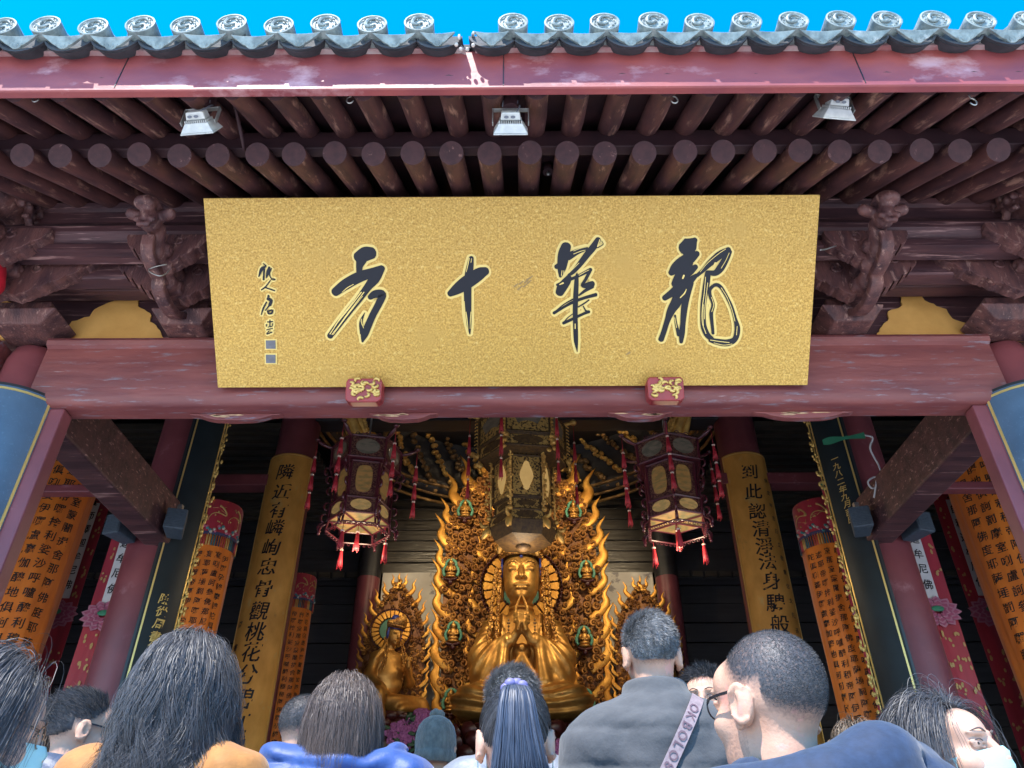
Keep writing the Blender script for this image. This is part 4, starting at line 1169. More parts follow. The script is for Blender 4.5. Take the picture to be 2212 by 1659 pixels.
cloth_pillar('sutra_pillar', -5.28, 7.9, .38, .9, Zr(4.5), 'wide orange sutra cloth without valance at the far left behind the jamb', Gc, cols=7, size=.115, valance=False, seed=31)
cloth_pillar('sutra_pillar', 5.36, 7.9, .38, .9, Zr(4.5), 'wide orange sutra cloth without valance at the far right edge', Gc, cols=7, size=.115, valance=False, seed=43)
cloth_pillar('sutra_pillar', -3.52, 12.0, .24, .9, Zr(4.42), 'narrow far orange sutra cloth peeping out behind the left gold board', Gc, cols=6, size=.08, seed=5)

def strip_banner(x, y, w, z0, z1, wt, wb, lotus_z, lab, text, tilt=0, white=True, cap_=False):
    t = thing('hanging_banner', lab, 'banner', (x, y, z0), 'crimson prayer banners')
    mb = MB(); n = 9; zs = np.linspace(z0, z1, 30)
    def yy(a, z): return y + .012 * math.sin(a * 28) + .01 * math.sin(z * 2 + a * 6)
    A = np.linspace(-w / 2, w / 2, n)
    V = [(x + a, yy(a, z) + d, z) for d in (0, .006) for z in zs for a in A]
    k = 30 * n
    F = []
    for i in range(29):
        for j in range(n - 1):
            q = i * n + j; F += [(q, q + 1, q + n + 1, q + n), (k + q + 1, k + q, k + q + n, k + q + n + 1)]
        F += [(i * n, (i + 1) * n, k + (i + 1) * n, k + i * n), ((i + 1) * n - 1, k + (i + 1) * n - 1, k + (i + 2) * n - 1, (i + 2) * n - 1)]
    mb.add(V, F); part('crimson_cloth', mb, m_redsilk, t, smooth=True, auto=50)
    if white:
        mb = MB(); zz = np.linspace(wb, wt, 16); B = np.linspace(-w * .19, w * .19, 4)
        V = [(x + a, yy(a, z) - .016, z) for z in zz for a in B]; F = [(i * 4 + j, i * 4 + j + 1, i * 4 + j + 5, i * 4 + j + 4) for i in range(15) for j in range(3)]
        mb.add(V, F); wc = part('white_strip', mb, m_whitecl, t, smooth=True)
        mb = MB()
        for i, ch in enumerate(text[::-1]):
            glyph_on(mb, ch, lambda a, b: np.array([x + a, yy(a, b) - .020, b]), w * .29, 0, wb + .16 + i * (w * .43), shear=.05)
        part('characters', mb, m_black, wc)
    mb = MB()
    for ring, (nn, rr, pl, pw) in enumerate(((13, .34, .30, .13), (11, .22, .27, .12), (9, .10, .22, .10))):
        for i in range(nn):
            a = 2 * PI * i / nn + ring * .24
            dv = np.array([math.cos(a), 0, math.sin(a) * .66]); nv_ = np.array([-math.sin(a), 0, math.cos(a) * .66])
            c = np.array([x, y - .028 - .008 * ring, lotus_z])
            for q, (g, hgt_) in enumerate(((1.0, 0), (.74, .003))):
                po = [(rr * w + pl * w * (f - .5 * (1 - g)) * g + (1 - g) * .1 * w, pw * w * g * math.sin(PI * min(1, f * 1.02) ** .8)) for f in np.linspace(0, 1, 7)]
                po = po + [(p, -r_) for p, r_ in po[1:-1][::-1]]
                mb.prism(po, c - np.array([0, hgt_, 0]), dv, nv_, (0, -1, 0), .003, mi=2 * (q == 0))
    mb.sph((x, y - .052, lotus_z + .06 * w), (.17 * w, .012, .08 * w), 8, 5, mi=1)
    part('lotus', mb, [m_pink, m_green, m_pinkl], t)
    mb = MB(); r2 = random.Random(int(x * 100))
    z = z1 - .1
    while z > z0:
        if abs(z - lotus_z) > w * .6:
            for sx in ((-.36, .36) if (white and z > lotus_z) else (-.34, -.1, .12, .36)):
                c = np.array([x + sx * w, yy(sx * w, z) - .008, z])
                for j in range(4):
                    mb.sph(c + np.array([r2.uniform(-.04, .04) * w / .38, 0, r2.uniform(-.07, .07)]), (.014 * w / .38, .003, r2.uniform(.012, .03)), 5, 4)
        z -= .24
    part('floral_pattern', mb, m_gthread, t)
    if cap_:
        mb = MB()
        for i in range(7): mb.sph((x + (i - 3) * w * .14, y - .02, z1 + .02 - .015 * abs(i - 3)), (w * .13, .02, .06), 7, 5)
        part('leaf_cap', mb, m_green, t, smooth=True)
    return t
def zat(v, d): return ray(1117, v)[2] * d + H
strip_banner(-4.36, 8.0, .40, .9, Zr(4.3), zat(1100, 8), zat(1302, 8), zat(1330, 8), 'crimson banner with white text strip and pink lotus, left of the left purple lit column', "師釋迦牟尼佛")
strip_banner(4.40, 8.0, .40, .9, Zr(4.3), zat(1100, 8), zat(1297, 8), zat(1325, 8), 'crimson banner with white text strip and pink lotus, right of the right purple lit column', "師釋迦牟尼佛")
strip_banner(-5.24, 8.6, .40, .9, Zr(4.55), zat(1085, 8.6), zat(1290, 8.6), zat(1326, 8.6), 'crimson lotus banner half hidden behind the wide far left orange cloth', "南無本師釋迦牟尼佛", cap_=True)
strip_banner(5.34, 8.6, .42, .9, Zr(4.55), zat(1085, 8.6), zat(1290, 8.6), zat(1326, 8.6), 'crimson lotus banner half hidden behind the wide far right orange cloth', "南無本師釋迦牟尼佛", cap_=True)
strip_banner(3.54, 7.75, .24, .9, Zr(3.93), 0, 0, zat(1322, 7.7), 'slim crimson strip with green cap and lotus in front of the right orange cloth', "", white=False, cap_=True)

# ------------------------------------------------------------------ loudspeakers at the beam ends
m_spk = M('blue_grey_speaker', (.055, .075, .10), (.04, .055, .075), 40, rough=.6)
def speaker(x, y, z, s, lab):
    t = thing('loudspeaker', lab, 'loudspeaker', (x, y, z), 'loudspeakers under the cross beams')
    mb = MB(); Rm = rz(R(18) * s)
    w, h, d = .085, .095, .12
    V = np.array([(-w * .75, d, -h), (w * .75, d, -h), (w * .75, d, h), (-w * .75, d, h), (-w, -d, -h * .95), (w, -d, -h * .95), (w, -d, h), (-w, -d, h)]) @ Rm.T + np.array([x, y, z])
    mb.add(V, [(0, 1, 2, 3)[::-1], (4, 5, 6, 7), (0, 1, 5, 4), (1, 2, 6, 5), (2, 3, 7, 6), (3, 0, 4, 7)]); part('cabinet', mb, m_spk, t, bevel=.012)
    mb = MB()
    for k in range(12):
        V = np.array([(a, b, c) for a in (-w * .9, w * .9) for b in (-d - .008, -d - .001) for c in (-h * .85 + k * .0145, -h * .85 + k * .0145 + .007)]) @ Rm.T + np.array([x, y, z])
        mb.add(V, [(0, 1, 3, 2), (4, 6, 7, 5), (0, 4, 5, 1), (2, 3, 7, 6), (0, 2, 6, 4), (1, 5, 7, 3)])
    part('grille', mb, m_spk, t)
    mb = MB(); mb.box((x - .02, y - .02, z + h - .01), (x + .02, y + .02, z + h + .08)); part('mount', mb, m_iron, t)
for s in (-1, 1):
    sd = 'left' if s < 0 else 'right'
    speaker(s * 3.46, 6.2, Zr(2.74), s, 'blue grey loudspeaker on the outer face of the %s cross beam' % sd)
    speaker(s * 2.95, 6.1, Zr(2.74), -s, 'blue grey loudspeaker on the inner face of the %s cross beam by the black board' % sd)
# green ribbon, strings
mb = MB(); pr = [P(1778, 955, 5.9), P(1800, 950, 5.85), P(1830, 945, 5.8), P(1868, 940, 5.75)]
V = []
for i, p in enumerate(catmull(pr, 5)):
    f = i / 15; w = .035 + .015 * math.sin(7 * f); V += [p + np.array([0, 0, w * .7]), p - np.array([.0, 0, w * .7])]
F = [(2 * i, 2 * i + 1, 2 * i + 3, 2 * i + 2) for i in range(len(V) // 2 - 1)]
mb.add(np.concatenate([V, np.array(V) + np.array([0, .006, 0])]), F + [tuple(np.array(f)[::-1] + len(V)) for f in F])
tag(part('ribbon', mb, m_green, None, smooth=True, loc=pr[0]), 'bright green ribbon tied across the top of the right black board', 'ribbon')
wire('cord', [P(1868, 940, 5.75), P(1885, 946, 5.75), P(1880, 970, 5.78), P(1900, 1010, 5.85), P(1905, 1040, 5.9), P(1885, 1055, 5.9), P(1875, 1040, 5.88), P(1893, 1032, 5.85), P(1888, 1075, 5.9)], .008, M('grey_cord', (.45, .45, .48), rough=.7), 'knotted pale cord hanging beside the right black board', 'cord')

# ------------------------------------------------------------------ palace lanterns
m_rose = M('dark_rosewood', (.10, .018, .028), (.07, .012, .02), 8, (1, 1, .4), rough=.3, coat=.3)
m_tas = M('red_tassel_silk', (.42, .022, .035), (.34, .016, .028), 40, (2, 2, .2), rough=.55)
m_tasc = M('tassel_collar', (.62, .45, .38), rough=.5)
def glow_mat(name, base, pic, estr, warm):
    """painted silk pane, lit from inside by the lamp: brighter low down where the bulb sits"""
    return M(name, base, pic, 9, (1, 1, 2.2), rough=.35, lo=.45, hi=.6, emit=warm, estr=estr)
m_pane = glow_mat('painted_silk_pane', (.17, .11, .05), (.06, .07, .04), .02, (1.0, .50, .12))
m_panelow = glow_mat('lit_silk_pane', (.25, .15, .06), (.08, .08, .04), .045, (1.0, .62, .22))
m_upane = glow_mat('dim_silk_pane', (.13, .12, .10), (.06, .07, .06), .004, (1.0, .6, .3))
m_filig = M('pierced_gilt_fretwork', (.55, .34, .10), (.06, .03, .016), 42, rough=.5, metal=.25, lo=.50, hi=.58, bump=.004, bscale=42)
m_filig2 = M('pierced_dark_fretwork', (.15, .07, .045), (.05, .008, .014), 55, rough=.4, lo=.47, hi=.53, bump=.003, bscale=55)
m_lacq = M('black_gold_lacquer', (.05, .028, .016), (.11, .062, .022), 30, rough=.6, spec=.25)
def hexring(R0, z, rot, c): return [np.array([c[0] + R0 * math.cos(rot + i * PI / 3), c[1] + R0 * math.sin(rot + i * PI / 3), z]) for i in range(6)]
def tassels(t, pts, L, mat_t, mat_c, n=2, rads=.018, name='tassel'):
    for p in pts:
        mb = MB(); p = np.array(p); z = 0
        mb.tube([p, p - np.array([0, 0, L * .22])], .003, 5); z = L * .22
        seg = (L - z) / n
        for k in range(n):
            a = p - np.array([0, 0, z]); mb.sph(a - np.array([0, 0, .012]), (rads * .9, rads * .9, .016), 8, 6, mi=1)
            mb.lathe([(rads * .55, -.02), (rads * .75, -.05), (rads * 1.0, -.05 - seg * .35), (rads * 1.15, -seg * .82), (rads * .5, -seg * .84)], a, 10)
            for j in range(10):
                an = j * .63; r_ = rads * 1.05
                mb.tube([a + np.array([r_ * .6 * math.cos(an), r_ * .6 * math.sin(an), -.05]), a + np.array([r_ * 1.15 * math.cos(an), r_ * 1.15 * math.sin(an), -seg * (.84 + .06 * (j % 3))])], .0028, 4)
            z += seg
        part(name, mb, [mat_t, mat_c], t, smooth=True)
def hex_box(t, nm, c, z0, z1, R0, R1, rot, fr, pane, frame_m, win, fret):
    """framed hexagonal storey: posts, rails, six fretted panels each with a painted window"""
    b, a = hexring(R0, z0, rot, c), hexring(R1, z1, rot, c)
    mb = MB()
    for i in range(6):
        mb.tube([b[i], a[i]], fr, 6)
        j = (i + 1) % 6
        mb.tube([b[i], b[j]], fr * .9, 6); mb.tube([a[i], a[j]], fr * .9, 6)
    f = part(nm, mb, frame_m, t, smooth=True, auto=40)
    mp, mw = MB(), MB()
    for i in range(6):
        j = (i + 1) % 6
        q = [b[i], b[j], a[j], a[i]]
        mid = sum(q) / 4; nrm = np.array([mid[0] - c[0], mid[1] - c[1], 0]); nrm /= np.linalg.norm(nrm)
        mp.add([p - nrm * .004 for p in q], [(0, 1, 2, 3)])
        X = (b[j] - b[i] + a[j] - a[i]) / 2; Y = (a[i] - b[i] + a[j] - b[j]) / 2
        if win == 'oval': pts = [(.34 * math.cos(u), .36 * math.sin(u)) for u in np.linspace(0, 2 * PI, 24, endpoint=False)]
        elif win == 'tall': pts = [(.30 * np.sign(math.cos(u)) * abs(math.cos(u)) ** .6, .38 * np.sign(math.sin(u)) * abs(math.sin(u)) ** .7) for u in np.linspace(0, 2 * PI, 28, endpoint=False)]
        elif win == 'leaf': pts = [((.20 + .035 * math.cos(4 * u)) * math.cos(u), .36 * math.sin(u)) for u in np.linspace(0, 2 * PI, 32, endpoint=False)]
        else: pts = [(.36 * x_, .30 * y_ - .10 * (1 - x_ * x_) * 0 + .06 * (1 - x_ * x_)) for x_, y_ in [(-1, .55), (-.5, .9), (0, 1), (.5, .9), (1, .55), (.62, -.8), (.3, -.62), (0, -.55), (-.3, -.62), (-.62, -.8)]]
        mw.prism(pts, mid + nrm * .004, X, Y, nrm, .003)
    part('fretwork_panels', mp, fret, f); part('painted_panes', mw, pane, f)
    return f
def side_lantern(x, y, lab, s):
    t = thing('palace_lantern', lab, 'lantern', (x, y, Zr(3.0)), 'rosewood palace lanterns')
    c = np.array([x, y, 0]); rot = R(12) + (R(8) if s > 0 else 0)
    hex_box(t, 'upper_storey', c, Zr(3.72), Zr(4.0), .335, .345, rot, .014, m_upane, m_rose, 'oval', m_filig2)
    hex_box(t, 'middle_storey', c, Zr(3.24), Zr(3.70), .255, .265, rot, .013, m_pane, m_rose, 'tall', m_filig2)
    hex_box(t, 'lower_storey', c, Zr(3.03), Zr(3.22), .285, .285, rot, .014, m_panelow, m_rose, 'oval', m_filig2)
    for zz, rr in ((Zr(3.715), .33), (Zr(3.225), .28), (Zr(4.01), .34)):
        p = hexring(rr, zz, rot, c); q = hexring(rr - .09, zz + .004, rot, c)
        mb = MB(); mb.add(p + q, [(i, (i + 1) % 6, 6 + (i + 1) % 6, 6 + i) for i in range(6)]); part('ledge', mb, m_rose, t)
    mb = MB(); p = hexring(.285, Zr(3.02), rot, c); q = hexring(.30, Zr(2.90), rot, c)
    for i in range(6):
        mb.tube([p[i], q[i]], .012, 6); mb.tube([q[i], q[(i + 1) % 6]], .010, 6)
        if i < 3: mb.tube([p[i] + np.array([0, 0, -.01]), p[i + 3] + np.array([0, 0, -.01])], .010, 6)
        for k in range(6):
            f = (k + .5) / 6; e = q[i] * (1 - f) + q[(i + 1) % 6] * f
            mb.tube([e + np.array([.014 * math.cos(a), 0, -.022 + .014 * math.sin(a)]) for a in np.linspace(0, 5.5, 9)], .004, 4)
    part('lower_frame', mb, m_rose, t, smooth=True, auto=40)
    mb = MB(); mb.add(hexring(.28, Zr(3.025), rot, c), [(5, 4, 3, 2, 1, 0)]); part('floor_pane', mb, m_panelow, t)
    mb = MB(); o = hexring(.345, Zr(3.99), rot, c); e = hexring(.50, Zr(4.07), rot, c); e2 = hexring(.47, Zr(3.62), rot, c)
    for i in range(6):                                              # dragon-head arms at the corners
        mb = MB()
        mb.tube(catmull([o[i], (o[i] * .6 + e[i] * .4) + np.array([0, 0, -.015]), e[i]], 4), [.020, .02, .018, .018, .02, .024, .022, .018, .012], 7)
        mb.sph(e[i] + np.array([0, 0, .012]), (.03, .03, .02), 7, 5)
        d = e[i] - c; d[2] = 0; d /= np.linalg.norm(d)
        for zz, rr in ((3.66, .36), (3.55, .33), (3.40, .31), (3.2, .315), (3.05, .33), (2.93, .345)):
            b_ = c + d * rr + np.array([0, 0, Zr(zz)])
            mb.tube([b_ + d * .028 * math.cos(a) + np.array([0, 0, .05 * math.sin(a)]) for a in np.linspace(-1.8, 2.2, 9)], [.010, .011, .012, .012, .012, .011, .010, .009, .007], 5)
        mb.tube(catmull([c + d * .30 + np.array([0, 0, Zr(2.98)]), c + d * .35 + np.array([0, 0, Zr(2.93)]), c + d * .36 + np.array([0, 0, Zr(2.84)])], 4), .014, 6)
        mb.tube([c + d * .335 + np.array([0, 0, Zr(4.0)]), c + d * .345 + np.array([0, 0, Zr(3.7)]), c + d * .29 + np.array([0, 0, Zr(3.55)]), c + d * .285 + np.array([0, 0, Zr(3.2)]), c + d * .30 + np.array([0, 0, Zr(2.9)])], .008, 5)
        part('corner_arm', mb, m_rose, t, smooth=True)
    mb = MB()
    for k in range(18):
        a = 2 * PI * k / 18; mb.tube([c + np.array([.30 * math.cos(a) + .02 * math.cos(b), .30 * math.sin(a), Zr(4.04) + .02 * math.sin(b)]) for b in np.linspace(0, 5, 7)], .006, 4)
    mb.tube([c + np.array([.30 * math.cos(a), .30 * math.sin(a), Zr(4.03)]) for a in np.linspace(0, 2 * PI, 25)], .008, 5)
    part('cresting', mb, m_rose, t, smooth=True)
    mb = MB(); mb.tube([c + np.array([0, 0, Zr(4.02)]), c + np.array([0, 0, Zr(6.3)])], .010, 6); mb.lathe([(.22, 0), (.2, .05), (.06, .10), (.03, .16)], c + np.array([0, 0, Zr(4.01)]), 6, a0=rot, a1=rot + 2 * PI); part('hanging_chain', mb, m_iron, t)
    tassels(t, [p - np.array([0, 0, .02]) for p in e], .92, m_tas, m_tasc, 3, .020)
    q = hexring(.27, Zr(2.88), rot, c)
    tassels(t, [q[i] for i in (0, 2, 4)] + [c + np.array([0, 0, Zr(3.0)])], .34, m_tas, m_tasc, 1, .022)
    t.scale = (1.04, 1.04, .84); t.location.z += .125
    return t
for s in (-1, 1):
    side_lantern(s * 1.57 + .0, 7.0, 'hexagonal rosewood lantern with red tassels hanging %s of the statue' % ('left' if s < 0 else 'right'), s)
def big_lantern(x, y):
    t = thing('palace_lantern', 'large black and gold lantern hanging in the centre before the statue', 'lantern', (x, y, Zr(3.1)), None)
    c = np.array([x, y, 0]); rot = R(-52)
    hex_box(t, 'upper_storey', c, Zr(4.24), Zr(4.60), .49, .49, rot, .02, m_upane, m_lacq, 'fan', m_filig)
    hex_box(t, 'upper_skirt', c, Zr(4.08), Zr(4.22), .48, .49, rot, .016, m_lacq, m_lacq, 'oval', m_filig)
    m_lamp = M('lamp_lit_glass', (.34, .23, .10), (.22, .14, .06), 5, rough=.5, emit=(1.0, .62, .2), estr=.10)
    hex_box(t, 'lamp_storey', c, Zr(3.55), Zr(4.03), .32, .32, rot, .015, m_lamp, m_lacq, 'leaf', m_filig)
    hex_box(t, 'lower_storey', c, Zr(3.40), Zr(3.54), .30, .29, rot, .014, m_lacq, m_lacq, 'fan', m_filig)
    hex_box(t, 'base_storey', c, Zr(3.27), Zr(3.39), .36, .34, rot, .014, m_lacq, m_lacq, 'oval', m_filig)
    for (r0, z0, r1, z1) in ((.48, 4.07, .32, 4.05), (.29, 3.545, .33, 3.53), (.36, 3.265, .34, 3.22), (.34, 3.22, .30, 3.14), (.30, 3.14, .06, 3.10), (.43, 4.61, .30, 4.70)):
        p, q = hexring(r0, Zr(z0), rot, c), hexring(r1, Zr(z1), rot, c)
        mb = MB(); mb.add(p + q, [(i, (i + 1) % 6, 6 + (i + 1) % 6, 6 + i) for i in range(6)])
        part('moulding', mb, m_lacq, t, bevel=.006)
    rr = np.random.default_rng(4)
    e = hexring(.30, 0, rot, c)
    for i in range(6):                                              # gilded figures, scrolls and guardian beasts at each corner
        mb = MB(); mb.tube([c + e_ for e_ in []] or [c + (e[i] - c) * np.array([1.15, 1.15, 0]) + np.array([0, 0, Zr(3.2)]), c + (e[i] - c) * np.array([1.15, 1.15, 0]) + np.array([0, 0, Zr(4.05)]), c + (e[i] - c) * np.array([1.66, 1.66, 0]) + np.array([0, 0, Zr(4.12)]), c + (e[i] - c) * np.array([1.66, 1.66, 0]) + np.array([0, 0, Zr(4.6)])], .012, 6)
        d = e[i] - c; d[2] = 0; d /= np.linalg.norm(d)
        for k in range(34):
            z = rr.uniform(3.42, 4.05); b = c + d * (.335 + rr.uniform(-.01, .07) * (1 if z < 3.9 else .5)) + np.array([0, 0, Zr(z)])
            mb.sph(b + rr.uniform(-.015, .015, 3), rr.uniform(.010, .024, 3), 6, 4)
        for k in range(12): mb.sph(c + d * (.50 + rr.uniform(-.02, .05)) + np.array([0, 0, Zr(4.10 + rr.uniform(-.08, .08))]) + rr.uniform(-.02, .02, 3), rr.uniform(.016, .035, 3), 6, 4)
        for k in range(9): mb.tube([c + d * (.52 + .02 * math.cos(a)) + np.array([0, 0, Zr(4.22 + .045 * k) + .02 * math.sin(a)]) for a in np.linspace(0, 5, 7)], .007, 4)
        b = c + d * .36 + np.array([0, 0, Zr(3.30)])
        mb.tube(catmull([b, b + d * .07 + np.array([0, 0, .0]), b + d * .10 + np.array([0, 0, .06])], 4), [.02] * 5 + [.018, .014, .010, .006], 6)
        mb.tube(catmull([b + np.array([0, 0, -.02]), b + d * .04 + np.array([0, 0, -.08]), b + d * .07 + np.array([0, 0, -.14])], 4), [.03, .03, .034, .036, .036, .032, .026, .02, .012], 6)
        mb.sph(b + np.array([0, 0, .09]), .03, 8, 6)
        part('gilded_corner', mb, m_gilt, t, smooth=True)
    mb = MB(); mb.tube([c + np.array([0, 0, Zr(4.6)]), c + np.array([0, 0, Zr(8.5)])], .015, 6); part('hanging_chain', mb, m_iron, t)
    o = hexring(.60, Zr(4.66), rot, c)
    mb = MB(); mb.sph(c + np.array([0, 0, Zr(3.10)]), (.08, .08, .05), 12, 8); part('finial', mb, m_lacq, t, smooth=True)
    for i in range(6):
        mb = MB(); mb.tube(catmull([c + (o[i] - c) * np.array([.8, .8, 0]) + np.array([0, 0, Zr(4.62)]), o[i]], 3), .022, 7); mb.sph(o[i], (.045, .045, .035), 8, 6)
        part('dragon_head', mb, m_gilt, t, smooth=True)
    tassels(t, [p - np.array([0, 0, .03]) for p in o], 1.05, m_tas, m_tasc, 3, .017)
big_lantern(.06, 7.5)
# red lantern just entering the frame
c = P(-52, 602, 3.5)
t = thing('red_lantern', 'bright red round lantern cut off by the left border beside a bracket', 'lantern', tuple(c))
mb = MB(); mb.lathe([(.05, .15), (.13, .12), (.16, 0), (.13, -.12), (.05, -.15)], c, 24); part('silk_body', mb, M('bright_red_silk', (.60, .015, .035), rough=.5), t, smooth=True)
mb = MB(); mb.lathe([(.05, .15), (.055, .17), (.0, .17)], c, 16); mb.tube([c + np.array([0, 0, .17]), c + np.array([0, 0, .5])], .004, 5); part('cap', mb, m_leaf, t)
# ------------------------------------------------------------------ the gilded statues
m_bud = M('statue_gilding', (.66, .37, .10), (.36, .17, .04), 3.2, rough=.40, metal=.75, rough2=.55, bump=.004, bscale=14, c3=(.28, .12, .03), t3=.63, w3=.12, scale3=5)
m_flame = M('flame_gilding', (.72, .38, .075), (.50, .22, .035), 4, rough=.48, metal=.65, bump=.006, bscale=12, c3=(.30, .10, .03), t3=.66, w3=.1, scale3=7)
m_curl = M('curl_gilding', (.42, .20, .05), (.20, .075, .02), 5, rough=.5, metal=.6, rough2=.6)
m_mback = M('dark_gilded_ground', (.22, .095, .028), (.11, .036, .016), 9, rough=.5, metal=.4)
m_hgreen = M('halo_green', (.06, .20, .14), (.05, .16, .11), 4, rough=.5)
m_bblue = M('statue_blue', (.02, .035, .22), rough=.5)
m_lotus = M('dark_red_lotus', (.075, .014, .014), (.04, .009, .009), 5, rough=.35)
m_crown = M('filigree_crown', (.66, .36, .09), (.20, .08, .03), 18, rough=.4, metal=.8, bump=.02, bscale=18)

bx, by = .06, 12.0
bud = thing('buddha_statue', 'large gilded seated Buddha with praying hands before a flaming halo in the hall centre', 'statue', (bx, by, Zr(2.0)))
def fold_robe(X, Y, Z):
    ax = np.abs(X)
    arm = np.clip((ax - .28) / .25, 0, 1) * np.clip((Z - 2.62) / .2, 0, 1)
    ang = np.arctan2(Z - 3.62, ax - .12)
    d = .026 * arm * np.abs(np.sin(11 * ang + 3 * np.sin(2.2 * ax) + 2.0 * (Z - 3))) ** .7 - .012 * arm + .010 * arm * np.sin(31 * ang + 9 * ax)
    lap = np.clip((2.72 - Z) / .12, 0, 1)
    d = d + .022 * lap * np.sin(26 * np.sqrt((ax - .25) ** 2 * .35 + (Z - 2.8) ** 2 * 1.6) * 1.5 + 1.1 * np.sin(3 * ax))
    mid = np.clip((.3 - ax) / .15, 0, 1) * np.clip((3.25 - Z) / .2, 0, 1) * np.clip((Z - 2.6) / .1, 0, 1)
    return d + .014 * mid * np.sin(42 * ax)
zs = np.concatenate([np.arange(1.98, 3.9, .022), np.arange(3.9, 5.1, .015)])
F = Field(np.concatenate([np.arange(-1.3, -.42, .022), np.arange(-.42, .42, .014), np.arange(.42, 1.3, .022)]), np.arange(11.0 - 12, .55, .02), zs)
Y = lambda y: y - 12.0
F.add(ell((0, Y(12.1), 3.2), (.56, .36, .66)), .05)
F.add(cap((-.42, Y(12.1), 3.64), (.42, Y(12.1), 3.64), .19), .08)
for s in (-1, 1):
    F.add(cap((s * .46, Y(12.08), 3.58), (s * .63, Y(11.92), 3.12), .19, .20), .07)
    F.add(cap((s * .62, Y(11.88), 3.11), (s * .20, Y(11.62), 3.32), .165, .105), .10); F.add(ell((s * .44, Y(11.74), 2.92), (.26, .19, .36)), .12); F.add(cap((s * .26, Y(11.60), 3.2), (s * .33, Y(11.56), 2.68), .07, .13), .06)
    F.add(ell((s * .52, Y(11.86), 2.86), (.27, .24, .40)), .10)
    F.add(cap((s * .62, Y(11.72), 2.85), (s * .36, Y(11.52), 2.62), .12, .05), .04)
    F.add(ell((s * .62, Y(11.66), 2.44), (.42, .42, .27)), .07)
    F.add(cap((s * .30, Y(11.95), 3.78), (s * .27, Y(11.72), 3.0), .05, .06), .02)      # robe edges down the chest
    F.add(cap((s * .44, Y(11.98), 3.76), (s * .45, Y(11.68), 2.98), .05, .05), .02)
F.add(ell((0, Y(11.62), 2.36), (.85, .46, .26)), .06)
F.add(ell((0, Y(12.0), 2.3), (.95, .5, .25)), .06)
F.warp(fold_robe)
F.add(ell((0, Y(11.70), 3.17), (.13, .10, .13)), .03); F.add(ell((0, Y(11.60), 3.20), (.05, .05, .06)), .02)
for s in (-1, 1): F.add(cap((s * .02, Y(11.62), 3.08), (s * .2, Y(11.62), 2.72), .05, .09), .03)
F.add(cap((0, Y(12.06), 3.8), (0, Y(12.03), 4.05), .19, .17), .05)
for zz in (3.90, 3.97): F.add(ell((0, Y(12.03), zz), (.205, .21, .03)), .02)
hz = 4.42
F.add(ell((0, Y(12.03), hz + .05), (.315, .36, .43)), .03)
F.add(ell((0, Y(11.90), hz - .18), (.265, .24, .28)), .06)
F.add(ell((0, Y(11.74), hz - .37), (.10, .08, .075)), .05)
F.add(cap((0, Y(11.70), hz + .12), (0, Y(11.615), hz - .10), .030, .05), .025)
for s in (-1, 1):
    F.add(ell((s * .05, Y(11.66), hz - .115), (.035, .035, .03)), .02)
    F.sub(ell((s * .135, Y(11.64), hz + .075), (.085, .05, .05)), .05)
    F.add(ell((s * .135, Y(11.735), hz + .055), (.082, .05, .045)), .012)
    F.sub(ell((s * .135, Y(11.68), hz + .018), (.085, .03, .010)), .008)
    for t in np.linspace(0, 1, 7): F.add(ell((s * (.04 + .19 * t), Y(11.69) + .07 * t * t, hz + .135 + .055 * math.sin(PI * t * .9)), (.03, .022, .012)), .012)
    F.add(ell((s * .05, Y(11.668), hz - .225), (.075, .035, .022)), .014); F.add(ell((s * .04, Y(11.672), hz - .272), (.06, .035, .024)), .014)
    F.add(cap((s * .31, Y(12.03), hz + .13), (s * .325, Y(11.98), hz - .36), .05, .045), .02)
F.sub(ell((0, Y(11.63), hz - .247), (.12, .022, .007)), .006)
for s in (-1, 1):                              # praying hands with the forefingers raised
    F.add(ell((s * .046, Y(11.50), 3.51), (.050, .075, .165)), .015)
    F.add(cap((s * .15, Y(11.58), 3.30), (s * .06, Y(11.52), 3.42), .075, .06), .03)
    F.add(cap((s * .095, Y(11.49), 3.60), (s * .085, Y(11.47), 3.76), .028, .026), .012)
    F.add(cap((s * .085, Y(11.47), 3.76), (s * .012, Y(11.465), 3.96), .025, .016), .008)
    for k in range(3):
        z = 3.655 - .052 * k - .018 * (s > 0)
        F.add(cap((s * .105, Y(11.475), z), (s * .04, Y(11.425), z + .018), .025, .024), .008); F.add(cap((s * .04, Y(11.425), z + .018), (-s * .045, Y(11.43), z + .004), .023, .018), .006)
    F.add(cap((s * .06, Y(11.44), 3.42), (s * .022, Y(11.415), 3.53), .03, .022), .012)
    F.add(ell((s * .21, Y(11.62), 3.29), (.07, .12, .10)), .02)
V, Q = F.mesh(); V += np.array([bx, by, H])
mesh_obj('body', V, Q, m_bud, bud, smooth=True)
mb = MB()
n = 30
mb.lathe([(.33, 4.70), (.345, 4.72), (.345, 4.80), (.36, 4.83), (.40, 5.02), (.34, 5.10), (.12, 5.22)], (bx, by + .02, H), n, sx=1, sy=1.1)
for k in range(24):
    a = PI + PI * k / 23; mb.sph((bx + .35 * math.cos(a), by + .02 + .385 * math.sin(a), Zr(4.76 + .02 * (k % 2))), .026, 7, 5)
for k in range(9):
    a = PI + PI * k / 8; mb.sph((bx + .385 * math.cos(a), by + .02 + .42 * math.sin(a), Zr(4.92)), (.06, .05, .09), 8, 6)
part('crown', mb, m_crown, bud, smooth=True, auto=50)
mb = MB(); mb.sph((bx, by - .325, Zr(4.665)), (.026, .018, .026)); part('forehead_jewel', mb, m_bblue, bud, smooth=True)
mb = MB()
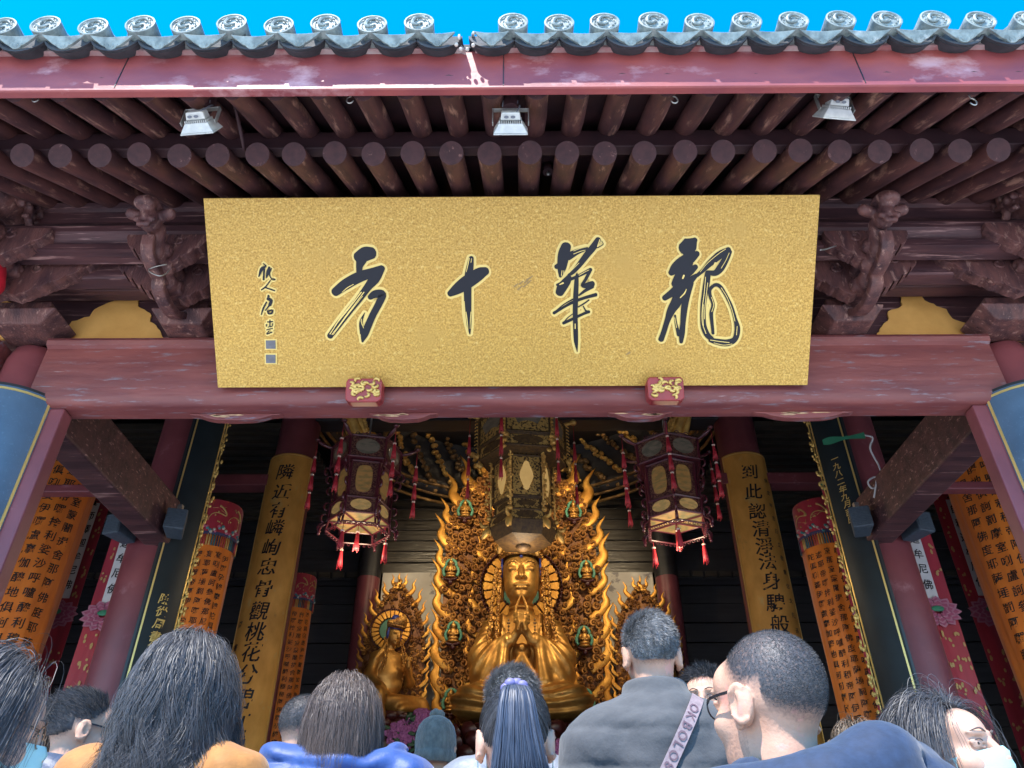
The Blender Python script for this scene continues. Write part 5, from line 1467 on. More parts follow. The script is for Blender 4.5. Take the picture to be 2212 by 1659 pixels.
for s in (-1, 1): mb.tube([(bx + s * .305, by - .10, Zr(4.72)), (bx + s * .315, by - .09, Zr(4.5)), (bx + s * .315, by - .07, Zr(4.36))], [.016, .022, .012], 8)
part('blue_hair', mb, m_bblue, bud, smooth=True)
for s in (-1, 1):
    mb = MB(); r2 = np.random.default_rng(5 + s)
    for k in range(120):
        f = k / 119; c = np.array([bx + s * (.37 + .10 * f), by - .10 - .20 * f, Zr(4.55 - 1.45 * f)])
        for q in (-1, 1):
            mb.sph(c + np.array([q * (.035 + .03 * f) + r2.uniform(-.015, .015), r2.uniform(-.02, .02), r2.uniform(-.01, .01)]), r2.uniform(.018, .032), 6, 4)
    for k in range(24): mb.sph((bx + s * .47 + r2.uniform(-.12, .12), by - .33 + r2.uniform(-.03, .03), Zr(3.12 + r2.uniform(-.08, .06))), r2.uniform(.02, .04), 6, 4)
    part('beaded_ribbon', mb, m_crown, bud, smooth=True)
mb = MB()
for s in (-1, 1):
    for k in range(7): mb.sph((bx + s * .20, by - .335 - .012 * k, Zr(3.64 - .055 * k)), (.018 + .012 * (k % 3 == 1), .012, .022), 7, 5)
part('necklace', mb, m_giltdk, bud, smooth=True)
# lotus throne and altar
mb = MB()
for ring, (zz, rr, up) in enumerate(((2.02, 1.12, .12), (1.88, 1.22, .02), (1.72, 1.18, -.10))):
    for k in range(22):
        a = 2 * PI * (k + .5 * (ring % 2)) / 22; d = np.array([math.cos(a), math.sin(a) * .62, 0])
        c = np.array([bx, by - .1, Zr(zz)]) + d * rr
        mb.sph(c, (.15, .09, .13), 9, 6, rot=rz(a + PI / 2) @ rx(.5))
mb.lathe([(1.05, 2.12), (1.10, 1.95), (1.05, 1.6), (1.3, 1.5), (1.35, 1.2), (1.35, -.85)], (bx, by - .1, H), 40, sy=.62)
part('lotus_throne', mb, m_lotus, bud, smooth=True, auto=40)

def mandorla(par, cx, y, prof, inner, halo, ncurl, tn, tsz, rs, csz):
    """flame-edged aureole: plate, flame tongues, spiral curls"""
    rr = np.random.default_rng(rs)
    zz = np.array([p[0] for p in prof]); ww = np.array([p[1] for p in prof])
    hw = lambda z: np.interp(z, zz, ww)
    mb = MB(); zl = np.linspace(zz[0], zz[-1], 30)
    po = [(hw(z) - .05, z) for z in zl] + [(-hw(z) + .05, z) for z in zl[::-1]]
    mb.prism(po, (cx, y, H), (1, 0, 0), (0, 0, 1), (0, 1, 0), .10)
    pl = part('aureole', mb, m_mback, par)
    mb = MB()
    def tongue(x, z, s, sc, lean):
        p = [(x - s * .9 * sc, z - .75 * sc), (x - s * .25 * sc, z - .25 * sc), (x + s * (.10 + lean * .2) * sc, z + .35 * sc), (x + s * (lean * .5 - .14) * sc, z + .95 * sc), (x + s * (lean * 1.25) * sc, z + 1.75 * sc)]
        q = catmull([(cx + a, y - .06, H + b) for a, b in p], 4)
        k = len(q); r = sc * np.interp(np.linspace(0, 1, k), [0, .3, .55, .85, 1], [.22, .34, .26, .10, .008])
        mb.tube(q, r, 8, up=(0, 1, 0), flat=.28)
    L = np.concatenate([[0], np.cumsum(np.hypot(np.diff(zz), np.diff(ww)))])
    for s in (-1, 1):
        for k in range(tn):
            f = (k + .5) / tn * L[-1]; z = np.interp(f, L, zz); x = np.interp(f, L, ww)
            tongue(s * x, z, s, tsz * rr.uniform(.85, 1.15) * (1.2 if k > tn * .7 else 1), .52 - .9 * max(0, (k / tn - .70)))
        if inner:
            for k in range(8):
                f = k / 7; z = inner[0] + (inner[1] - inner[0]) * f; x = inner[2] * (1 - .45 * f ** 3)
                tongue(s * x, z, s, tsz * .72, .12)
    tongue(0, zz[-1] - .05, 1, tsz * 1.2, 0)
    part('flame_tongues', mb, m_flame, pl, smooth=True)
    mb = MB(); pts = []
    tries = 0
    while len(pts) < ncurl and tries < 30000:
        tries += 1
        z = rr.uniform(zz[0], zz[-1]); x = rr.uniform(-1, 1) * (hw(z) - .05)
        if halo and (x - halo[0]) ** 2 + (z - halo[1]) ** 2 < (halo[2] * .95) ** 2: continue
        if any((x - a) ** 2 + (z - b) ** 2 < (csz * 1.35) ** 2 for a, b in pts): continue
        pts.append((x, z))
    for x, z in pts:
        r0 = csz * rr.uniform(.7, 1.1); a0 = rr.uniform(0, 6.28); sg = 1 if x > 0 else -1
        t = np.linspace(0, 1, 15)
        q = [(cx + x + sg * r0 * (1 - .72 * f) * math.cos(a0 + 7.5 * f), y - .05 - .06 * f, H + z + r0 * (1 - .72 * f) * math.sin(a0 + 7.5 * f)) for f in t]
        mb.tube(q, [r0 * (.20 + .18 * math.sin(PI * min(1, f + .15))) for f in t], 6)
        mb.sph((cx + x, y - .12, H + z), r0 * .26, 7, 5)
        if rr.random() < .8:
            o = rr.uniform(-1, 1, 2) * r0 * 1.2
            mb.sph((cx + x + o[0], y - .05, H + z + o[1]), (r0 * .5, r0 * .35, r0 * .5), 7, 5)
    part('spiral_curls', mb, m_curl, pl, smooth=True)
    if halo:
        hx, hz_, R0 = halo
        c = np.array([cx + hx, y - .13, H + hz_])
        mb = MB(); ds = [(r_ * R0, d) for r_, d in ((0.001, 0), (.50, 0), (.52, .02))]
        n = 40
        V = [(c[0] + r_ * math.cos(a), c[1] + d, c[2] + r_ * math.sin(a)) for r_, d in ds for a in np.linspace(0, 2 * PI, n, endpoint=False)]
        mb.add(V, [(i * n + (j + 1) % n, i * n + j, (i + 1) * n + j, (i + 1) * n + (j + 1) % n)[::-1] for i in range(2) for j in range(n)])
        hb = part('green_halo', mb, m_hgreen, pl)
        mb = MB()
        for k in range(24):
            a = 2 * PI * k / 24; d = np.array([math.cos(a), 0, math.sin(a)]); e = np.array([-math.sin(a), 0, math.cos(a)])
            po = [(.54, -.055), (.70, -.075), (.84, -.10), (.88, -.05), (.86, 0), (.88, .05), (.84, .10), (.70, .075), (.54, .055)]
            mb.prism([(p * R0, q * R0) for p, q in po], c + np.array([0, .03, 0]), d, e, (0, 1, 0), -.035)
        part('halo_petals', mb, m_flame, hb, bevel=.008)
        mb = MB()
        for rad, nb, br in ((.515, 40, .020), (.93, 64, .024)):
            for k in range(nb):
                a = 2 * PI * k / nb; mb.sph((c[0] + rad * R0 * math.cos(a), c[1] - .02, c[2] + rad * R0 * math.sin(a)), br * R0 / .95 * 1.2, 7, 5)
        mb.tube([(c[0] + .93 * R0 * math.cos(a), c[1] + .01, c[2] + .93 * R0 * math.sin(a)) for a in np.linspace(0, 2 * PI, 41)], .03 * R0, 6)
        part('halo_beads', mb, m_lotus, hb, smooth=True)
    return pl
au = mandorla(bud, bx, 12.55, [(1.9, 1.18), (2.4, 1.28), (3.2, 1.34), (4.2, 1.36), (5.0, 1.36), (5.6, 1.31), (6.0, 1.20), (6.35, 1.0), (6.6, .72), (6.75, .40), (6.8, .05)], (2.9, 5.9, .86), (0, 4.44, .73), 640, 14, .27, 3, .072)
# small seated Buddhas on the aureole
def mini_parts(c, par):
    mb = MB(); x, y, z = c
    mb.sph((x, y, z + .02), (.085, .05, .035), 12, 7); mb.sph((x, y + .01, z + .105), (.058, .042, .085), 12, 8); mb.sph((x, y - .01, z + .215), (.036, .036, .046), 10, 8)
    mb.sph((x, y - .01, z + .26), (.02, .02, .02), 8, 6)
    for s in (-1, 1): mb.tube(catmull([(x + s * .055, y, z + .15), (x + s * .075, y - .02, z + .09), (x + s * .02, y - .055, z + .06)], 4), .02, 7)
    mb.sph((x, y, z - .03), (.095, .06, .025), 12, 6)
    a = part('small_buddha', mb, m_bud, par, smooth=True)
    return a
MINI = [(1163, 1270), (1127, 1420), (1133, 1579), (1127, 1750), (1434, 1273), (1467, 1424), (1461, 1591), (1465, 1750)]
def mini_at(sx, sy):
    p = P(sx / 1.1573, sy / 1.1573, 12.34); p[2] -= .12; return p
p0 = mini_at(*MINI[0])
mb_list = []
for i, (sx, sy) in enumerate(MINI):
    p = mini_at(sx, sy)
    if i == 0:
        a = mini_parts(p, au)
        mb = MB()
        for (dz, rr) in ((.20, .085), (.08, .125)):
            a0, a1 = (-.35, PI + .35) if dz > .1 else (-.55, .62)
            if dz > .1: mb.tube([(p[0] + rr * math.cos(t), p[1] + .05, p[2] + dz + rr * math.sin(t)) for t in np.linspace(a0, a1, 16)], .026, 7)
            else:
                for q in (0, 1): mb.tube([(p[0] + (1 if q else -1) * rr * math.cos(t), p[1] + .05, p[2] + dz + rr * math.sin(t)) for t in np.linspace(-.7, .75, 9)], .026, 7)
        b = part('green_nimbus', mb, M('nimbus_green', (.10, .30, .20), rough=.5), au, smooth=True)
        mb = MB()
        for k in range(9): mb.sph((p[0] + (k - 4) * .024, p[1] - .02, p[2] - .075 - .006 * (4 - abs(k - 4))), (.024, .05, .03), 7, 5)
        mb.sph((p[0], p[1] - .01, p[2] - .13), (.05, .05, .05), 8, 6)
        c_ = part('lotus_seat', mb, m_lotus, au, smooth=True)
    else:
        for o in (a, b, c_):
            d = o.copy(); COL.objects.link(d); d.parent = au; d.location = Vector(p - p0); WL[d.name] = WL[au.name]

# attendant, local space, facing +x/-y
def attendant():
    t = thing('bodhisattva_statue', 'gilded seated bodhisattva turned inward before a flaming halo, left of the large Buddha', 'statue', (0, 0, 0), 'bodhisattva statues flanking the Buddha')
    A = rz(R(38)); Tt = (A, np.zeros(3))
    F = Field(np.arange(-.75, .75, .017), np.arange(-.75, .55, .017), np.concatenate([np.arange(-.12, .95, .018), np.arange(.95, 1.72, .012)]))
    # body faces -y then turned by A
    F.add(ell((0, .02, .62), (.24, .16, .36)), .04, T=Tt); F.add(cap((-.2, .02, .86), (.2, .02, .86), .085), .05, T=Tt)
    F.add(ell((0, -.10, .16), (.42, .28, .16)), .05, T=Tt)
    F.add(cap((.18, -.08, .2), (.46, -.24, .16), .14, .12), .05, T=Tt); F.add(cap((.46, -.24, .16), (.05, -.34, .08), .11, .08), .04, T=Tt)
    F.add(cap((-.15, -.08, .22), (-.34, -.30, .22), .15, .12), .05, T=Tt); F.add(cap((-.34, -.30, .22), (-.30, -.36, -.1), .11, .085), .04, T=Tt)
    F.add(cap((-.26, .02, .84), (-.36, -.02, .52), .085, .085), .04, T=Tt); F.add(cap((-.36, -.02, .52), (-.28, -.28, .36), .08, .055), .03, T=Tt)
    F.add(cap((.26, .02, .84), (.34, -.03, .54), .085, .08), .04, T=Tt); F.add(cap((.34, -.03, .54), (.16, -.24, .66), .07, .05), .03, T=Tt)
    def fold(X, Y_, Z):
        return .011 * np.sin(30 * np.sqrt(X * X * .6 + (Z - .95) ** 2) + 2 * np.sin(5 * X)) * np.clip((.95 - Z) / .3, 0, 1) * np.clip((np.abs(X) - .03) / .1, .3, 1)
    F.warp(fold)
    for s in (-1, 1): F.add(cap((s * .19, -.04, .92), (s * .30, -.06, .80), .06, .03), .02, T=Tt)
    F.add(ell((.14, -.29, .72), (.035, .05, .08)), .02, T=Tt)
    for k in range(4): F.add(cap((.10 + .025 * k, -.32, .76), (.10 + .025 * k, -.35, .85 - .02 * abs(k - 1)), .014, .010), .005, T=Tt)
    for k in range(4): F.add(cap((-.31 + .025 * k, -.33, .36), (-.31 + .03 * k, -.40, .24 - .01 * k), .016, .012), .006, T=Tt)
    Hm = A @ rz(R(8)) @ rx(R(14)); Ho = A @ np.array([0, -.03, 1.20]); HT = (Hm, Ho)
    F.add(cap((0, .03, -.28), (0, .02, -.08), .075, .065), .03, T=HT)
    F.add(ell((0, .02, .05), (.118, .135, .155)), .02, T=HT); F.add(ell((0, -.03, -.05), (.098, .09, .105)), .03, T=HT)
    F.add(ell((0, -.095, -.125), (.04, .035, .03)), .02, T=HT)
    F.add(cap((0, -.118, .055), (0, -.142, -.03), .011, .019), .012, T=HT)
    for s in (-1, 1):
        F.sub(ell((s * .05, -.135, .04), (.032, .02, .02)), .02, T=HT); F.add(ell((s * .05, -.105, .034), (.03, .018, .018)), .006, T=HT)
        F.add(ell((s * .018, -.128, -.075), (.028, .015, .009)), .007, T=HT); F.add(ell((s * .015, -.126, -.095), (.022, .015, .010)), .007, T=HT)
        F.add(cap((s * .118, .02, .06), (s * .12, .0, -.12), .02, .018), .01, T=HT)
    V, Q = F.mesh(); mesh_obj('body', V, Q, m_bud, t, smooth=True)
    def hp(p): return Hm @ np.array(p, float) + Ho
    mb = MB()
    for k in range(21):
        a = -PI * .98 + PI * .96 * k / 20; h = .10 + .13 * math.exp(-((k - 10) / 4.5) ** 2)
        p, q = hp((.13 * math.cos(a), .02 + .145 * math.sin(a), .10)), hp((.155 * math.cos(a), .02 + .17 * math.sin(a), .10 + h))
        mb.tube([p, (p + q) / 2, q], [.022, .026, .014], 6); mb.sph(hp((.15 * math.cos(a), .02 + .165 * math.sin(a), .135)), .018, 6, 4)
    part('crown', mb, m_crown, t, smooth=True)
    mb = MB(); mb.sph(hp((0, .05, .23)), (.075, .075, .085), 12, 8)
    mb.tube([hp((.12 * math.cos(a), .015 + .138 * math.sin(a), .095)) for a in np.linspace(-PI * 1.02, .02, 16)], .014, 6)
    for s in (-1, 1): mb.tube([hp((s * .122, -.01, .09)), hp((s * .126, -.005, 0)), hp((s * .12, -.01, -.09))], [.018, .022, .012], 7)
    part('blue_hair', mb, m_bblue, t, smooth=True)
    mb = MB(); r2 = np.random.default_rng(9)
    for s in (-1, 1):
        for k in range(46):
            f = k / 45; p = A @ np.array([s * (.135 + .06 * f), -.02 - .10 * math.sin(PI * f), 1.14 - .62 * f])
            for q in (-1, 1): mb.sph(p + np.array([q * .018, 0, 0]) + r2.uniform(-.006, .006, 3), r2.uniform(.010, .016), 6, 4)
    part('beaded_ribbon', mb, m_crown, t, smooth=True)
    mb = MB()
    for ring in range(3):
        for k in range(15):
            a = 2 * PI * (k + .5 * (ring % 2)) / 15; mb.sph((.50 * math.cos(a), -.08 + .34 * math.sin(a), -.06 - .10 * ring), (.11, .05, .075), 8, 5, rot=rz(a + PI / 2) @ rx(.5))
    mb.lathe([(.45, .02), (.48, -.1), (.42, -.3), (.55, -.4), (.55, -2.6)], (0, -.08, 0), 28, sy=.7)
    part('lotus_throne', mb, m_lotus, t, smooth=True, auto=40)
    WLs = WL[t.name]
    mandorla(t, -.03, .42, [(-.45 - H, .42), (.3 - H, .53), (1.1 - H, .55), (1.5 - H, .50), (1.85 - H, .36), (2.1 - H, .19), (2.22 - H, .02)], None, (-.06, 1.38 - H, .36), 260, 15, .095, 11, .036)
    return t
at = attendant()
at.location = Vector((-1.96, 12.1, Zr(2.33)))
at2 = dup(at); at2.location = Vector((2.02, 12.1, Zr(2.28))); at2.scale = (-1, 1, 1)
at2['label'] = 'gilded bodhisattva with flaming halo right of the Buddha, mostly behind the grey haired man'

# altar table and flowers
m_pet = M('mauve_petals', (.34, .10, .26), (.22, .05, .17), 30, rough=.7)
m_leafg = M('dark_leaves', (.03, .07, .03), rough=.6)
altar = thing('altar_table', 'dark red altar table carrying flowers below the statues', 'table', (0, 10.6, .45))
mb = MB(); mb.box((-2.6, 10.3, Zr(1.15)), (2.6, 11.0, Zr(1.25))); part('table_top', mb, m_lotus, altar, bevel=.01)
mb = MB(); mb.box((-2.5, 10.36, .45), (2.5, 10.94, Zr(1.15))); part('cabinet', mb, m_lotus, altar)
def flowers(u, v, w, lab):
    c = P(u, v, 10.6); 
    t = thing('flower_arrangement', lab, 'flowers', (c[0], c[1], Zr(1.25)), 'mauve flowers on the altar')
    mb = MB(); r2 = np.random.default_rng(int(u))
    for k in range(150):
        d = r2.normal(size=3); d /= np.linalg.norm(d); p = c + d * np.array([w, w * .6, w * .8]) * r2.uniform(.55, 1.05)
        for j in range(5):
            a = j * 1.257; mb.sph(p + np.array([.024 * math.cos(a), -.01, .024 * math.sin(a)]), (.02, .008, .02), 6, 4)
    part('blossoms', mb, m_pet, t)
    mb = MB()
    for k in range(40): 
        p = c + r2.uniform(-1, 1, 3) * np.array([w, w * .5, w * .7]) - np.array([0, 0, w * .3]); mb.sph(p, (.06, .01, .025), 6, 4, rot=ry(r2.uniform(-1, 1)))
    zb = Zr(1.25)
    for k in range(10): mb.tube([(c[0] + r2.uniform(-.04, .04), c[1], zb + .1), c + r2.uniform(-.6, .6, 3) * w], .008, 5)
    mb.lathe([(.0, .0), (.09, .0), (.13, .12), (.10, .25), (.12, .28)], (c[0], c[1], zb), 16)
    part('stems_and_vase', mb, m_leafg, t, smooth=True)
flowers(868, 1586, .19, 'mauve flowers at the foot of the left bodhisattva')
flowers(912, 1558, .17, 'taller mauve flowers between the left bodhisattva and the knit hat')
flowers(1212, 1630, .20, 'mauve flowers right of the ponytail woman')
flowers(1160, 1600, .15, 'mauve flowers mostly behind the ponytail')
# ------------------------------------------------------------------ the crowd on the steps
m_skin = M('skin', (.52, .30, .21), (.46, .25, .17), 22, rough=.56, bump=.0009, bscale=160, sss=.06, c3=(.38, .19, .13), t3=.66, w3=.05, scale3=80, c4=(.56, .27, .21), t4=.56, scale4=16)
m_skinf = M('fair_skin', (.56, .345, .255), (.48, .275, .20), 24, rough=.48, bump=.0004, bscale=120, sss=.12)
def stubble_skin(m, col):
    """cropped hair roots colour the scalp itself: read from a per-vertex mask on the body"""
    m = m.copy(); nt = m.node_tree; b = nt.nodes['Principled BSDF']
    src = b.inputs['Base Color'].links[0].from_socket
    at_ = nt.nodes.new('ShaderNodeAttribute'); at_.attribute_name = 'hair_roots'
    nz_ = nt.nodes.new('ShaderNodeTexNoise'); nz_.inputs['Scale'].default_value = 190; nz_.inputs['Detail'].default_value = 3
    tc_ = nt.nodes.new('ShaderNodeTexCoord'); nt.links.new(tc_.outputs['Object'], nz_.inputs['Vector'])
    ad = nt.nodes.new('ShaderNodeMath'); ad.operation = 'MULTIPLY_ADD'; ad.inputs[1].default_value = .9; ad.inputs[2].default_value = -.45
    nt.links.new(nz_.outputs['Fac'], ad.inputs[0])
    sm = nt.nodes.new('ShaderNodeMath'); sm.operation = 'ADD'; sm.use_clamp = True
    mu = nt.nodes.new('ShaderNodeMath'); mu.operation = 'MULTIPLY'
    gt = nt.nodes.new('ShaderNodeMath'); gt.operation = 'GREATER_THAN'; gt.inputs[1].default_value = .02
    nt.links.new(at_.outputs['Fac'], gt.inputs[0]); nt.links.new(gt.outputs[0], mu.inputs[0]); nt.links.new(ad.outputs[0], mu.inputs[1])
    nt.links.new(at_.outputs['Fac'], sm.inputs[0]); nt.links.new(mu.outputs[0], sm.inputs[1])
    mx = nt.nodes.new('ShaderNodeMix'); mx.data_type = 'RGBA'; mx.inputs[7].default_value = (*col, 1)
    nt.links.new(sm.outputs[0], mx.inputs['Factor']); nt.links.new(src, mx.inputs[6]); nt.links.new(mx.outputs[2], b.inputs['Base Color'])
    return m
m_lip = M('lips', (.42, .15, .13), rough=.4)
m_eyew = M('eye_white', (.75, .72, .70), rough=.2)
m_iris = M('dark_iris', (.03, .018, .012), rough=.1)
def hairmat(n, c, c2, rough=.5): return M(n, c, c2, 60, (1, 1, .25), rough=rough, spec=.5, sheen=.15)
m_hblack = hairmat('black_hair', (.028, .027, .033), (.050, .048, .056))
m_hbrown = hairmat('dark_brown_hair', (.055, .036, .031), (.10, .066, .055))
m_hgrey = hairmat('greying_hair', (.30, .30, .31), (.07, .07, .075), .45)
m_hlight = hairmat('light_brown_hair', (.085, .055, .036), (.14, .095, .06))
m_hstub = hairmat('stubble_hair', (.022, .024, .03), (.045, .045, .05), .65)
m_scalp = M('cropped_scalp', (.060, .055, .060), (.10, .085, .082), 60, rough=.7, spec=.2)
m_scalpg = M('grey_scalp', (.12, .12, .12), (.07, .066, .066), 60, rough=.6)
def cloth(n, c, c2, sc=60, rough=.75, bump=.0015, sheen=.2, **k): return M(n, c, c2, sc, rough=rough, bump=bump * 3, bscale=22, sheen=sheen, detail=8, **k)
m_skin = stubble_skin(m_skin, (.045, .042, .048)); m_skinf = stubble_skin(m_skinf, (.02, .018, .018))
m_trous = cloth('dark_trousers', (.03, .03, .04), (.045, .045, .055))
m_shoe = M('dark_shoes', (.02, .02, .02), rough=.5)

HEAD_SC = 1.0
def head_sdf(F, T, female=False, mouth=True):
    k = lambda p, kk=.012: F.add(p, kk, T=T)
    k(ell((0, -.018, .030), (.077, .096, .094)), .02); k(ell((0, .028, -.040), (.064, .066, .085)), .03)
    k(ell((0, .035, -.092), (.048 if not female else .042, .048, .036)), .03); k(ell((0, .068, -.104), (.022, .022, .018)), .02)
    k(ell((0, .060, .040), (.060, .035, .045)), .02)                            # brow
    for s in (-1, 1):
        k(ell((s * .043, .058, -.030), (.024, .026, .022)), .02)                  # cheekbones
        F.sub(ell((s * .031, .098, .008), (.020, .016, .012)), .012, T=T)
        k(ell((s * .031, .077, .006), (.0135, .0135, .0125)), .003)               # eyeball and lids
        k(cap((s * .014, .0895, .0105), (s * .047, .0815, .0085), .0055, .005), .003)
        k(cap((s * .016, .089, -.001), (s * .045, .081, .0), .0035, .003), .003)
        k(cap((s * .012, .0975, .028), (s * .05, .084, .028), .006, .004), .008)
        k(ell((s * .0125, .103, -.036), (.009, .010, .008)), .006)                # nostril wings
        k(ell((s * .079, -.012, -.012), (.008, .022, .033), rot=rz(-s * .35) @ rx(-.15)), .006)   # ears
        k(ell((s * .084, -.022, -.008), (.007, .017, .028), rot=rz(-s * .5)), .005)
        ph_ = np.linspace(-2.2, 2.1, 12)                                           # helix rim and antihelix
        q_ = [(s * (.086 + .006 * max(0, -math.cos(a))), -.016 - .021 * math.cos(a + .2) * (1 if math.cos(a) > 0 else .8), -.008 + .030 * math.sin(a)) for a in ph_ + PI]
        for a, b in zip(q_[:-1], q_[1:]): k(cap(a, b, .0046, .0046), .004)
        F.sub(ell((s * .094, -.006, -.008), (.008, .011, .017)), .004, T=T)
        k(cap((s * .088, -.022, .004), (s * .087, -.018, -.022), .004, .004), .004)
        k(ell((s * .079, -.004, -.040), (.006, .009, .009)), .005)
    k(cap((0, .094, .020), (0, .114, -.028), .008, .012), .012); k(ell((0, .114, -.030), (.010, .010, .009)), .008)
    if mouth:
        k(ell((0, .094, -.063), (.022, .010, .006)), .006); k(ell((0, .0935, -.073), (.018, .010, .007)), .006)
        F.sub(ell((0, .104, -.0675), (.021, .006, .0014)), .002, T=T)

def hair_root_mask(n, kind, shrink=0):
    x, y, z = n[:, 0], n[:, 1], n[:, 2]
    zl = np.interp(y, [-1, -.6, 0, .35, .7, 1], [-.66, -.60, -.22, .12, .50, .62] if kind != 'buzz' else [-.60, -.52, -.16, .22, .55, .66])
    side = (np.abs(x) > .75) & (y > -.35) & (y < .35)
    zl = np.where(side, np.maximum(zl, -.05), zl)
    return z > zl + shrink

def strands_mesh(paths, widths, C=None):
    """paths N x S x 3 -> fine flat tapered hairs lying on the head, each twisted a little"""
    N, S, _ = paths.shape
    T = np.gradient(paths, axis=1); T /= np.linalg.norm(T, axis=2, keepdims=True) + 1e-9
    C = paths[:, 0].mean(0) if C is None else C
    Nn = (paths - C) * np.array([1, 1, .45])
    Wd = np.cross(T, Nn); Wd /= np.linalg.norm(Wd, axis=2, keepdims=True) + 1e-9
    U = np.cross(Wd, T)
    rr = np.random.default_rng(N); tw = rr.normal(size=(N, 1, 1)) * .55
    Wd = Wd * np.cos(tw) + U * np.sin(tw)
    V = np.stack([paths + widths[..., None] * Wd, paths - widths[..., None] * Wd], 2)
    idx = np.arange(N * S * 2).reshape(N, S, 2)
    Q = np.stack([idx[:, :-1, 0], idx[:, :-1, 1], idx[:, 1:, 1], idx[:, 1:, 0]], -1).reshape(-1, 4)
    return V.reshape(-1, 3), Q

HR = np.array([.080, .100, .099]); HC = np.array([0, -.018, .028])
def grow(kind, n, length, r, wave=0.0, clump=.6, locks=13, part_x=None, width=.0010, comb=(0, 0, 0), back=None, body=None, tip=.25, steps=None, seedpts=None):
    """strand paths in the head's own frame (x right, y forward, z up)"""
    d = r.normal(size=(n * 3, 3)); d /= np.linalg.norm(d, axis=1)[:, None]
    m0 = hair_root_mask(d, kind); m1 = hair_root_mask(d - np.array([0, 0, .10]), kind)
    d = d[m0 & (m1 | (r.random(len(d)) < (.5 if kind == 'buzz' else .7)))][:n]
    n = len(d)
    root = HC + d * HR
    S = steps or (5 if length < .05 else 22 if wave else 16)
    L = length * r.uniform(.62 if wave > .01 else .75, 1.12, n) * (np.clip(.42 + .62 * (d[:, 2] + .45), .3, 1.05) if length < .05 else 1)
    st = (L / (S - 1))[:, None]
    P_ = np.zeros((n, S, 3)); P_[:, 0] = root - d * .004
    comb = np.array(comb, float)
    if length < .05:
        t = comb - d * (d @ comb)[:, None]
        dirn = d * .42 + t * .85 + r.normal(size=(n, 3)) * .20
        for i in range(1, S):
            dirn = dirn + t * .12 + np.array([0, 0, -.05]); dirn /= np.linalg.norm(dirn, axis=1)[:, None]
            P_[:, i] = P_[:, i - 1] + dirn * st
        w = np.tile(np.linspace(1, tip, S), (n, 1)) * width * r.uniform(.8, 1.25, (n, 1))
        return P_, w
    px = root[:, 0] - (part_x if part_x is not None else 0)
    front = np.clip((root[:, 1] + .075) / .10, 0, 1)
    t = np.stack([np.tanh(px / .03) * .7 * front + px * .7, -.15 - .45 * np.clip(d[:, 2], 0, 1), np.full(n, -.25)], 1) + comb
    dirn = t - d * (np.sum(d * t, 1))[:, None] + d * .06
    dirn /= np.linalg.norm(dirn, axis=1)[:, None]
    ph = r.uniform(0, 6.28, n); lift = r.uniform(1.0, 1.13, n)
    for i in range(1, S):
        dirn = dirn + np.array([0, 0, -.42]) + comb * .08; dirn /= np.linalg.norm(dirn, axis=1)[:, None]
        p = P_[:, i - 1] + dirn * st
        for C_, R_ in [(HC, HR * 1.03)] + (body or []):
            q = (p - C_) / R_; m = np.linalg.norm(q, axis=1); ins = m < lift
            p[ins] = (C_ + q / m[:, None] * lift[:, None] * R_)[ins]
        dirn = p - P_[:, i - 1]; dirn /= np.linalg.norm(dirn, axis=1)[:, None] + 1e-9
        P_[:, i] = p
    if clump:
        g = r.integers(0, n, max(8, n // locks)); gd = P_[g, 0]
        near = np.argmin(((P_[:, 0][:, None] - gd[None]) ** 2).sum(2), 1)
        f = (np.linspace(0, 1, S) ** 1.2 * clump)[None, :, None]
        G = P_[g][near]
        if wave:
            gp = r.uniform(0, 6.28, len(g))[near]; ss = np.linspace(0, 1, S)[None]
            am = wave * np.clip(ss * 1.6 - .15, 0, 1)
            off = np.stack([am * np.sin((13 + 4 * np.sin(gp[:, None] * 3)) * ss * length / .4 + gp[:, None]), am * .8 * np.cos((12 + 3 * np.cos(gp[:, None] * 5)) * ss * length / .4 + gp[:, None] * 1.7), am * .3 * np.sin(17 * ss + gp[:, None])], 2)
            P_ = P_ + off * (.7 + .5 * r.random((n, 1, 1)))
            G = G + off
        P_ = P_ * (1 - f) + G * f
    P_ = P_ + np.cumsum(r.normal(size=(n, S, 3)) * .0011, 1)
    w = np.tile(np.linspace(1, tip, S), (n, 1)) * width * r.uniform(.7, 1.3, (n, 1))
    return P_, w

def hair_cap(T, kind, mat, par, thick=.006, low=None):
    """close-fitting under-layer so that no scalp shows between strands"""
    nu, nv = 48, 26
    V, F = [], []
    dirs = []
    for i in range(nv):
        th = PI * .82 * i / (nv - 1)
        for j in range(nu):
            p = 2 * PI * j / nu; dirs.append((math.sin(th) * math.cos(p), math.sin(th) * math.sin(p), math.cos(th)))
    d = np.array(dirs); ok = hair_root_mask(d, kind, .14 if kind == 'buzz' else .04)
    ex = np.where(ok, thick, -.006)
    pts = HC + d * (HR + ex[:, None] - .003)
    for i in range(nv - 1):
        for j in range(nu):
            q = (i * nu + j, i * nu + (j + 1) % nu, (i + 1) * nu + (j + 1) % nu, (i + 1) * nu + j)
            if any(ok[list(q)]): F.append(q)
    return pts, F

